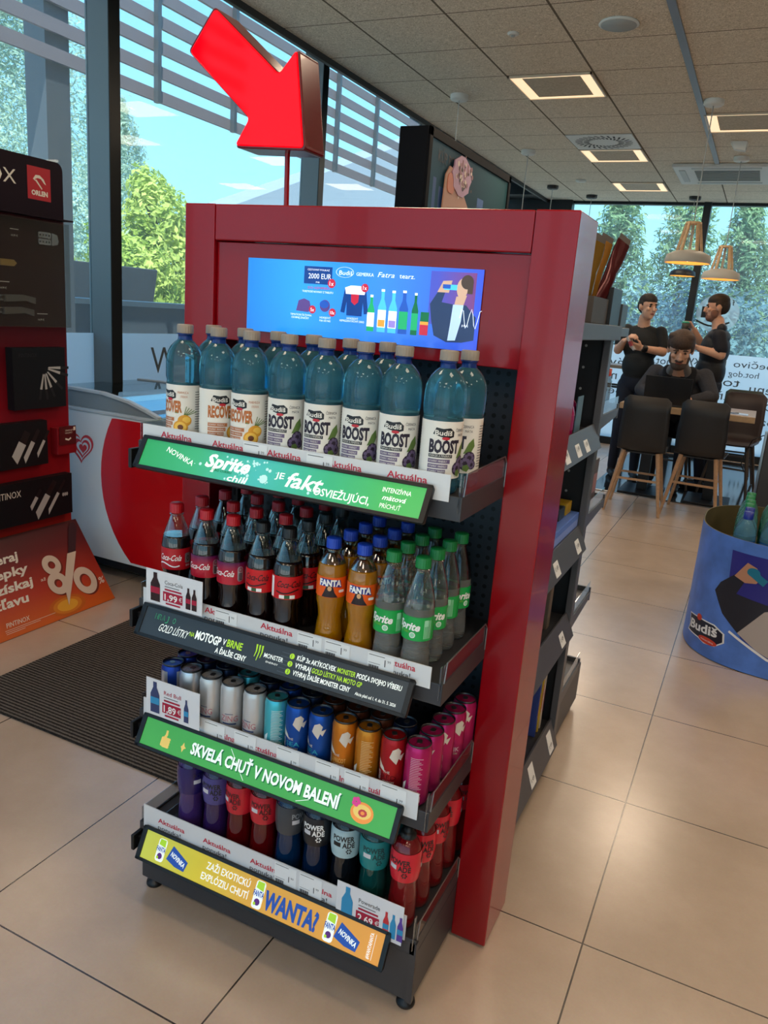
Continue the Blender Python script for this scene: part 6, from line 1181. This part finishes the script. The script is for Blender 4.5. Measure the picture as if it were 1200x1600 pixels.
def shrub(x, y, blobs, label, n, leaf, size, seed, name='shrub'):
    t = thing(name, label, 'tree' if name != 'shrub' else 'shrub', (x, y, -0.13)); rnd = random.Random(seed); pts = []
    m = MB()
    for (bx, by, bz, br) in blobs: m.cyl((x+bx*0.2, y+by*0.2, -0.13), (x+bx, y+by, bz), 0.05, 0.015, 8)
    m.build('stem', BARK, t); tot = sum(b[3]**2 for b in blobs)
    for (bx, by, bz, br) in blobs:
        for k in range(int(n*br*br/tot)):
            v = Vector((rnd.gauss(0, 1), rnd.gauss(0, 1), rnd.gauss(0, 1))).normalized(); r = br*(0.55+0.5*rnd.random()**0.5)*(1+0.18*math.sin(5*v.x+3*v.z)+0.12*math.sin(9*v.y))
            pts.append(((x+bx+v.x*r, y+by+v.y*r, max(-0.1, bz+v.z*r)), (v.x, v.y, v.z+0.4)))
    vs, fs = foliage(pts, size, 0.6, seed, 0.45); MB().add(vs, fs, 0).build('foliage', leaf, t)
BLUE_L = leafmat('blue_spruce_needles', '#86a697', '#d2e2cc', 0.9); GRN_L = leafmat('bright_leaves', '#93b04e', '#dbe68c', 1.1); FAR_L = leafmat('conifer_green', '#6a9070', '#a8c494', 0.5); FAR_D = leafmat('hedge_dark', '#50788a', '#86a8a4', 0.6)
spruce(-9.6, 7.0, 9.5, 2.9, 'tall blue green spruce outside the left window', 70000, BLUE_L, 0.055, 4)
spruce(-12.5, 12.6, 5.6, 2.0, 'smaller blue green spruce seen beside the window post', 22000, BLUE_L, 0.06, 14)
shrub(-7.6, 8.55, [(0.1, -0.25, 2.75, 0.50), (0, 0.1, 2.0, 0.85), (0.2, -0.9, 1.7, 0.8), (0.1, 0.7, 1.8, 0.7), (0.3, -0.5, 0.9, 0.9), (0.3, 0.7, 0.9, 0.9), (0, -0.35, 3.15, 0.28)], 'sunlit yellow green leafy tree outside left window beside the red rack', 20000, GRN_L, 0.062, 5, 'leafy_tree')
shrub(-8.2, 5.0, [(0, 0, 0.9, 0.9), (0.2, 0.8, 1.0, 0.8)], 'low yellow green bush outside at foot of the big spruce', 4000, GRN_L, 0.07, 6)
MET = mat('anthracite_planter', '#3c434a', 0.5); 
def planter(a, b, zt, label):
    (x0, y0), (x1, y1) = a, b; o = MB().hexa([(x0+0.15, y0+0.2, -0.128), (x1-0.15, y0+0.2, -0.128), (x1-0.15, y1-0.2, -0.128), (x0+0.15, y1-0.2, -0.128)], [(x0, y0, zt), (x1, y0, zt), (x1, y1, zt), (x0, y1, zt)]).build('planter', MET, o=((x0+x1)/2, (y0+y1)/2, -0.128), bevel=0.01); tag(o, label, 'planter')
planter((-6.0, 3.0), (-5.0, 5.52), 1.82, 'large tapered anthracite planter outside the left window behind the low wall')
tag(MB().box((-4.35, -4.0, -0.13), (-4.0, 12.0, 1.43), 0).box((-4.38, -4.0, 1.43), (-3.97, 12.0, 1.475), 1).build('garden_wall', [mat('wall_anthracite', '#3a434c', 0.7), mat('coping_grey', '#8f979c', 0.6)]), 'long low anthracite wall with pale coping outside left windows', 'wall')
# sun louvres
lv = thing('sun_louvre', 'horizontal slatted sun screen outside upper part of the left windows', 'louvre', (-3.4, 5.5, 3.06)); SLT = mat('louvre_slat', '#746a6e', 0.6, 0.0)
for i in range(8): MB().box((-3.41, -4.8, 3.06+0.18*i), (-3.38, 13.4, 3.148+0.18*i)).build('slat', SLT, lv)
LPM = mat('louvre_post', '#4c5157', 0.4, 0.3)
for y in (-2.0, 0.3, 3.66, 4.66, 6.55, 7.5, 9.6, 12.0): MB().box((-3.375, y-0.02, 3.04), (-3.33, y+0.02, 4.5)).build('bracket', LPM, lv)
for y in (2.62, 9.0, 13.2): MB().box((-3.62, y, -0.13), (-3.42, y+0.21, 4.5)).build('post', LPM, lv)
MB().box((-3.62, -4.8, 4.5), (-3.34, 13.4, 4.6)).build('top_beam', LPM, lv)
# grey roofed building and background
bd = thing('grey_building', 'grey building with long sloping roof beyond left windows', 'building', (-16, 26, -0.13))
BP = plane((-12, 0, 0), (0, 1, 0), (0, 0, 1))
MB().prism(BP, [(14.6, -0.13), (44, -0.13), (44, 4.4), (16.4, 4.0), (14.6, 3.4)], -0.6, 0.0).build('walls', mat('building_pale', '#b9bdb6', 0.8), bd)
MB().prism(BP, [(14.2, 3.3), (16.4, 4.0), (44, 4.4), (44, 9.6), (31, 9.2)], -0.8, 0.2).build('roof', mat('roof_grey', '#8b95a0', 0.6), bd)
random.seed(21)
for i, (x, y, h, R) in enumerate(((-3.6, 17.5, 4.2, 1.3), (-2.0, 17.0, 4.9, 1.25), (-0.7, 18.2, 5.1, 1.5), (0.6, 17.2, 4.3, 1.2), (1.6, 18.6, 5.0, 1.5), (2.9, 17.4, 4.6, 1.3), (-5.2, 18.2, 4.6, 1.4), (4.4, 18.0, 4.9, 1.5))):
    spruce(x, y, h, R, 'green conifer beyond the far windows, %s of eight from left' % seqt([1, 2, 3, 4, 5, 6, 0, 7][i]), 9000, FAR_L, 0.085, 30+i, 0.2, 'conifers beyond the far windows')
shrub(-0.2, 15.2, [(-5+1.1*i, 0.3*math.sin(i*2), 0.9+0.25*(i % 3), 1.25) for i in range(11)], 'dark green hedge in front of the conifers beyond far windows', 26000, FAR_D, 0.075, 50, 'hedge')
# ------------------------------------------------------------------ the three men: each body is one continuous surface
def blob(m, c, r, rot=None, n=14):
    vs = []; fs = []; R = rot or Matrix.Identity(3); c = Vector(c)
    for i in range(n+1):
        t = PI*i/n
        for j in range(2*n): p = PI*j/n; vs.append(tuple(c+R @ Vector((r[0]*math.sin(t)*math.cos(p), r[1]*math.sin(t)*math.sin(p), r[2]*math.cos(t)))))
    for i in range(n):
        for j in range(2*n): fs.append((i*2*n+j, (i+1)*2*n+j, (i+1)*2*n+(j+1) % (2*n), i*2*n+(j+1) % (2*n)))
    m.add(vs, fs)
class Body:
    """limbs and masses with a colour each, fused into one skin; every face takes the colour of the nearest one"""
    def __init__(s): s.P = []
    def limb(s, p, q, r0, r1, mi): s.P.append(('c', np.array(p, float), np.array(q, float), r0, r1, mi)); return s
    def mass(s, c, r, mi, yaw=0.0, pitch=0.0): s.P.append(('e', np.array(c, float), np.array(r, float), Matrix.Rotation(yaw, 3, 'Z') @ Matrix.Rotation(pitch, 3, 'X'), 0, mi)); return s
    def hand(s, w, d, n, mi, side, curl=0.6, k=1.0):
        """w wrist, d finger direction, n palm normal: palm, five bent fingers"""
        w, d, n = Vector(w), Vector(d).normalized(), Vector(n).normalized(); t = d.cross(n).normalized()*side; n = t.cross(d).normalized()*side
        for i, L in enumerate((0.90, 1.0, 0.94, 0.74)):
            o = (1.5-i)*0.021*k; a = w+t*(o*0.7)+d*0.012; b = w+t*o+d*0.092*k
            s.limb(a, b, 0.0135*k, 0.0125*k, mi); c = b+(d*math.cos(curl)+n*math.sin(curl))*0.042*L*k; e = c+(d*math.cos(curl*2.1)+n*math.sin(curl*2.1))*0.034*L*k
            s.limb(b, c, 0.0105*k, 0.0098*k, mi); s.limb(c, e, 0.0098*k, 0.0080*k, mi)
        a = w+d*0.028*k+t*0.022*k; b = a+(d*0.55+t*0.75+n*0.35).normalized()*0.046*k; c = b+(d*0.85+t*0.15+n*0.5).normalized()*0.036*k
        s.limb(a, b, 0.0150*k, 0.0115*k, mi); s.limb(b, c, 0.0112*k, 0.0088*k, mi)
    def head(s, c, k, yaw, pitch, skin, hair, eye, lip, beard=None, cap=1.0):
        R = Matrix.Rotation(yaw, 3, 'Z') @ Matrix.Rotation(pitch, 3, 'X'); c = Vector(c)
        q = lambda x, y, z: tuple(c+R @ Vector((x*k, y*k, z*k)))     # face looks along -y
        def E(x, y, z, rx, ry, rz, mi): s.P.append(('e', np.array(q(x, y, z)), np.array((rx*k, ry*k, rz*k)), R, 0, mi))
        E(0, 0.012, 0.028, 0.076, 0.094, 0.092, skin); E(0, -0.022, -0.042, 0.060, 0.064, 0.078, skin); E(0, -0.055, -0.088, 0.030, 0.026, 0.026, skin)
        E(0, -0.094, -0.014, 0.013, 0.018, 0.026, skin); E(0, -0.106, -0.028, 0.016, 0.012, 0.011, skin)
        for sx in (-1, 1):
            E(sx*0.077, 0.012, -0.004, 0.011, 0.022, 0.033, skin); E(sx*0.032, -0.079, 0.006, 0.010, 0.008, 0.0055, eye); E(sx*0.033, -0.083, 0.026, 0.020, 0.008, 0.0055, hair); E(sx*0.038, -0.062, -0.020, 0.02, 0.02, 0.018, skin)
        E(0, -0.085, -0.060, 0.022, 0.010, 0.0065, lip)
        E(0, 0.016, 0.058, 0.0800*cap, 0.0985*cap, 0.0700*cap, hair); E(0, 0.056, 0.014, 0.0745*cap, 0.062*cap, 0.082*cap, hair); E(-0.070, 0.014, 0.030, 0.014, 0.034, 0.036, hair); E(0.070, 0.014, 0.030, 0.014, 0.034, 0.036, hair)
        if beard is not None: E(0, -0.044, -0.090, 0.052, 0.050, 0.040, beard); E(0, -0.082, -0.047, 0.028, 0.014, 0.008, beard); E(-0.052, -0.02, -0.055, 0.016, 0.035, 0.04, beard); E(0.052, -0.02, -0.055, 0.016, 0.035, 0.04, beard)
        return q
    def build(s, name, mats, label, base, voxel=0.0065):
        m = MB()
        for p in s.P:
            if p[0] == 'c':
                a, b = Vector(p[1]), Vector(p[2]); blob(m, a, (p[3],)*3, n=9); blob(m, b, (p[4],)*3, n=9); m.cyl(a, b, p[3], p[4], 18)
            else: blob(m, p[1], p[2], p[3])
        tmp = bpy.data.objects.new('t', m.mesh('t', mats[0])); C.objects.link(tmp)
        r = tmp.modifiers.new('r', 'REMESH'); r.mode = 'VOXEL'; r.voxel_size = voxel; r.use_smooth_shade = True
        sm = tmp.modifiers.new('s', 'SMOOTH'); sm.iterations = 3; sm.factor = 0.5
        me = bpy.data.meshes.new_from_object(tmp.evaluated_get(bpy.context.evaluated_depsgraph_get())); bpy.data.objects.remove(tmp)
        n = len(me.polygons); cen = np.empty(n*3); me.polygons.foreach_get('center', cen); cen = cen.reshape(n, 3); best = np.full(n, 1e9); idx = np.zeros(n, int)
        for p in s.P:
            if p[0] == 'c':
                d = p[2]-p[1]; t = np.clip(((cen-p[1]) @ d)/max(1e-9, d @ d), 0, 1); sd = np.linalg.norm(cen-p[1]-t[:, None]*d, axis=1)-(p[3]+(p[4]-p[3])*t); mi = p[5]
            else:
                l = (cen-p[1]) @ np.array(p[3]); e = np.linalg.norm(l/p[2], axis=1); g = np.linalg.norm(l/(p[2]**2), axis=1); sd = e*(e-1)/np.maximum(g, 1e-6); mi = p[5]
            k = sd < best; best[k] = sd[k]; idx[k] = mi
        me.materials.clear()
        for mm in mats: me.materials.append(mm)
        me.polygons.foreach_set('material_index', idx.astype(np.int32)); me.polygons.foreach_set('use_smooth', np.ones(n, bool))
        b = Vector(base); me.transform(Matrix.Translation(-b)); me.update(); me.name = 'person'
        o = bpy.data.objects.new(name, me); C.objects.link(o); o.location = b; return tag(o, label, 'person', 'men in the dining corner')
SK = mat('skin', '#c89a80', 0.5, noise=0.06, nscale=30); HAIR_D = mat('hair_dark', '#221a15', 0.7, noise=0.2, nscale=80); HAIR_B = mat('hair_brown', '#3c2a1f', 0.7, noise=0.3, nscale=60); EYE = mat('eye_dark', '#1a1412', 0.3); LIP = mat('lip', '#8a4f45', 0.5)
TEE = mat('tee_black', '#14181a', 0.8); TEEN = mat('tee_navy', '#12131d', 0.8); JEAN = mat('dark_jeans', '#161c2a', 0.85); SHOE = mat('dark_shoe', '#141414', 0.5); VEST = mat('vest_black', '#101218', 0.6); CARD_ = mat('cardigan_grey', '#33343a', 0.9, noise=0.15, nscale=70); SCARF = mat('scarf_dark', '#17181d', 0.9); COLLAR = mat('pale_collar', '#6f6d6c', 0.8); BEARD = mat('grey_beard', '#4a3c34', 0.8, noise=0.3, nscale=90)
FZ = 0.0125
def legs(B, hipL, hipR, kneeL, kneeR, ankL, ankR, toe, tr, sh, k=1.0):
    for h, kn, a in ((hipL, kneeL, ankL), (hipR, kneeR, ankR)):
        B.limb(h, kn, 0.098*k, 0.068*k, tr); B.limb(kn, a, 0.066*k, 0.048*k, tr); t = (a[0]+toe[0], a[1]+toe[1], FZ+0.033); B.limb((a[0]-toe[0]*0.25, a[1]-toe[1]*0.25, FZ+0.04), t, 0.042, 0.034, sh); B.limb(a, (a[0], a[1], FZ+0.05), 0.046, 0.042, sh)
# man on the left, in a black tee, looking right, holding a pack
B = Body(); z0 = FZ
B.mass((0.20, 7.01, 1.06), (0.165, 0.125, 0.13), 2); B.mass((0.20, 6.98, 1.22), (0.165, 0.135, 0.18), 1); B.mass((0.20, 7.0, 1.42), (0.185, 0.130, 0.20), 1); B.mass((0.20, 7.02, 1.55), (0.175, 0.095, 0.085), 1)
B.limb((0.19, 7.02, 1.58), (0.195, 6.99, 1.70), 0.068, 0.060, 0); B.head((0.215, 6.96, 1.815), 1.08, 0.75, 0.05, 0, 3, 4, 5, cap=0.985)
B.limb((0.03, 7.02, 1.565), (-0.01, 6.98, 1.43), 0.068, 0.064, 1); B.limb((-0.01, 6.98, 1.43), (-0.02, 6.94, 1.36), 0.050, 0.046, 0); B.limb((-0.02, 6.94, 1.36), (0.055, 6.76, 1.455), 0.046, 0.030, 0)
B.limb((0.37, 7.02, 1.565), (0.42, 6.99, 1.43), 0.068, 0.066, 1); B.limb((0.42, 6.99, 1.43), (0.425, 6.95, 1.375), 0.050, 0.047, 0); B.limb((0.425, 6.95, 1.375), (0.245, 6.78, 1.40), 0.047, 0.031, 0)
B.limb((0.268, 6.80, 1.397), (0.252, 6.785, 1.399), 0.036, 0.036, 6)
B.hand((0.055, 6.76, 1.455), (0.55, -0.25, 0.45), (0.5, 0.3, -0.6), 0, 1, 0.7); B.hand((0.245, 6.78, 1.40), (-0.85, -0.35, 0.15), (-0.2, 0.6, 0.5), 0, -1, 0.7)
legs(B, (0.11, 7.02, 1.0), (0.29, 7.02, 1.0), (0.10, 6.98, 0.54), (0.30, 7.0, 0.54), (0.08, 7.04, 0.12), (0.31, 7.06, 0.12), (0.05, -0.15), 2, 7)
B.build('person', [SK, TEE, JEAN, HAIR_D, EYE, LIP, BLACK, SHOE], 'standing man in black tee and dark jeans looking right, holding a small pack', (0.20, 7.0, FZ))
t = thing('snack_pack', 'small pale printed pack held in both hands of left standing man', 'packet', (0.15, 6.69, 1.40))
MB().bar((0.185, 6.685, 1.375), (0.095, 6.70, 1.50), 0.055, 0.022).build('wrapper', mat('pack_pale', '#a8a2a0', 0.35), t, bevel=0.004); MB().bar((0.155, 6.6755, 1.415), (0.125, 6.6805, 1.458), 0.056, 0.0235).build('band', mat('pack_red', '#8a3034', 0.4), t)
# man on the right, in a dark vest, side view facing left
B = Body()
B.mass((0.92, 7.02, 1.08), (0.125, 0.165, 0.13), 2); B.mass((0.905, 7.02, 1.22), (0.150, 0.175, 0.19), 1); B.mass((0.915, 7.02, 1.44), (0.145, 0.190, 0.20), 1); B.mass((0.93, 7.02, 1.57), (0.115, 0.175, 0.085), 1); B.limb((0.95, 6.93, 1.655), (0.95, 7.11, 1.655), 0.045, 0.045, 1)
B.limb((0.925, 7.02, 1.60), (0.90, 7.02, 1.72), 0.066, 0.060, 0); B.head((0.865, 7.02, 1.855), 1.08, -PI/2+0.15, 0.10, 0, 3, 4, 5, beard=8, cap=0.985)
B.limb((0.945, 6.83, 1.575), (0.985, 6.80, 1.46), 0.070, 0.066, 6); B.limb((0.985, 6.80, 1.46), (0.99, 6.79, 1.40), 0.052, 0.048, 0); B.limb((0.99, 6.79, 1.40), (0.785, 6.80, 1.445), 0.048, 0.031, 0)
B.limb((0.93, 7.21, 1.575), (0.85, 7.20, 1.48), 0.070, 0.065, 6); B.limb((0.85, 7.20, 1.48), (0.79, 7.18, 1.45), 0.050, 0.047, 0); B.limb((0.79, 7.18, 1.45), (0.685, 7.05, 1.62), 0.047, 0.031, 0)
B.hand((0.785, 6.80, 1.445), (-0.9, 0.05, 0.25), (0, 0.5, 0.8), 0, 1, 0.6); B.hand((0.685, 7.05, 1.62), (-0.55, -0.25, 0.75), (-0.6, -0.3, -0.5), 0, -1, 0.8)
legs(B, (0.93, 6.93, 1.02), (0.93, 7.11, 1.02), (0.93, 6.92, 0.55), (0.96, 7.13, 0.55), (0.99, 6.92, 0.12), (1.02, 7.14, 0.12), (-0.16, 0.0), 2, 7)
B.build('person', [SK, VEST, JEAN, HAIR_D, EYE, LIP, TEEN, SHOE, mat('stubble', '#7a5546', 0.7)], 'standing man in dark padded vest turned left, raising a green cup', (0.93, 7.0, FZ))
t = thing('paper_cup', 'small dark and green cup raised in hand of right standing man', 'cup', (0.60, 6.98, 1.60))
MB().lathe([(0.001, 0.0), (0.030, 0.0), (0.037, 0.085), (0.034, 0.085), (0.028, 0.004)], 20, o=(0.600, 6.985, 1.600)).build('cup', mat('cup_dark', '#3a3a34', 0.5), t); MB().lathe([(0.038, 0.083), (0.038, 0.095), (0.03, 0.10), (0.001, 0.10)], 20, o=(0.600, 6.985, 1.600)).build('lid', mat('cup_green', '#2f9a80', 0.4), t)
# seated man behind the laptop, head bowed, cardigan and scarf
B = Body()
B.mass((0.66, 6.98, 0.66), (0.20, 0.17, 0.13), 2); B.mass((0.66, 6.93, 0.82), (0.205, 0.155, 0.20), 1); B.mass((0.655, 6.83, 1.02), (0.235, 0.150, 0.22), 1); B.mass((0.65, 6.74, 1.17), (0.235, 0.120, 0.10), 1)
B.limb((0.648, 6.70, 1.18), (0.645, 6.56, 1.32), 0.085, 0.080, 0); B.limb((0.56, 6.65, 1.20), (0.60, 6.55, 1.28), 0.045, 0.035, 8); B.limb((0.73, 6.65, 1.20), (0.69, 6.55, 1.28), 0.045, 0.035, 8)
B.limb((0.54, 6.66, 1.22), (0.56, 6.68, 0.95), 0.050, 0.060, 6); B.limb((0.76, 6.66, 1.22), (0.74, 6.68, 0.95), 0.050, 0.060, 6); B.limb((0.65, 6.67, 1.16), (0.65, 6.70, 0.98), 0.07, 0.08, 6)
B.head((0.645, 6.44, 1.425), 1.42, 0.12, 0.38, 0, 3, 4, 5, beard=9, cap=1.06); B.mass((0.60, 6.42, 1.545), (0.085, 0.085, 0.05), 3, 0.3); B.mass((0.69, 6.40, 1.53), (0.075, 0.085, 0.055), 3, -0.3); B.mass((0.735, 6.44, 1.475), (0.035, 0.07, 0.075), 3); B.mass((0.545, 6.45, 1.485), (0.030, 0.07, 0.07), 3); B.mass((0.63, 6.36, 1.535), (0.05, 0.03, 0.03), 3, 0.2)
B.limb((0.42, 6.76, 1.17), (0.315, 6.66, 1.00), 0.090, 0.070, 1); B.limb((0.315, 6.66, 1.00), (0.45, 6.46, 0.962), 0.066, 0.046, 1); B.limb((0.88, 6.76, 1.17), (0.985, 6.66, 1.00), 0.090, 0.070, 1); B.limb((0.985, 6.66, 1.00), (0.82, 6.46, 0.962), 0.066, 0.046, 1)
B.limb((0.45, 6.46, 0.962), (0.48, 6.42, 0.958), 0.034, 0.031, 0); B.limb((0.82, 6.46, 0.962), (0.79, 6.42, 0.958), 0.034, 0.031, 0)
B.hand((0.49, 6.40, 0.955), (0.45, -0.9, 0), (0, 0, -1), 0, 1, 0.25); B.hand((0.78, 6.40, 0.955), (-0.45, -0.9, 0), (0, 0, -1), 0, -1, 0.25)
for sx in (-1, 1):
    B.limb((0.66+sx*0.09, 6.96, 0.655), (0.66+sx*0.13, 6.56, 0.66), 0.095, 0.072, 2); B.limb((0.66+sx*0.13, 6.56, 0.66), (0.66+sx*0.13, 6.62, 0.13), 0.068, 0.048, 2); B.limb((0.66+sx*0.13, 6.66, FZ+0.05), (0.66+sx*0.14, 6.46, FZ+0.036), 0.042, 0.034, 7)
B.build('person', [SK, CARD_, JEAN, HAIR_B, EYE, LIP, SCARF, SHOE, COLLAR, BEARD], 'seated bearded man in grey cardigan bent over a black laptop', (0.66, 6.9, FZ))
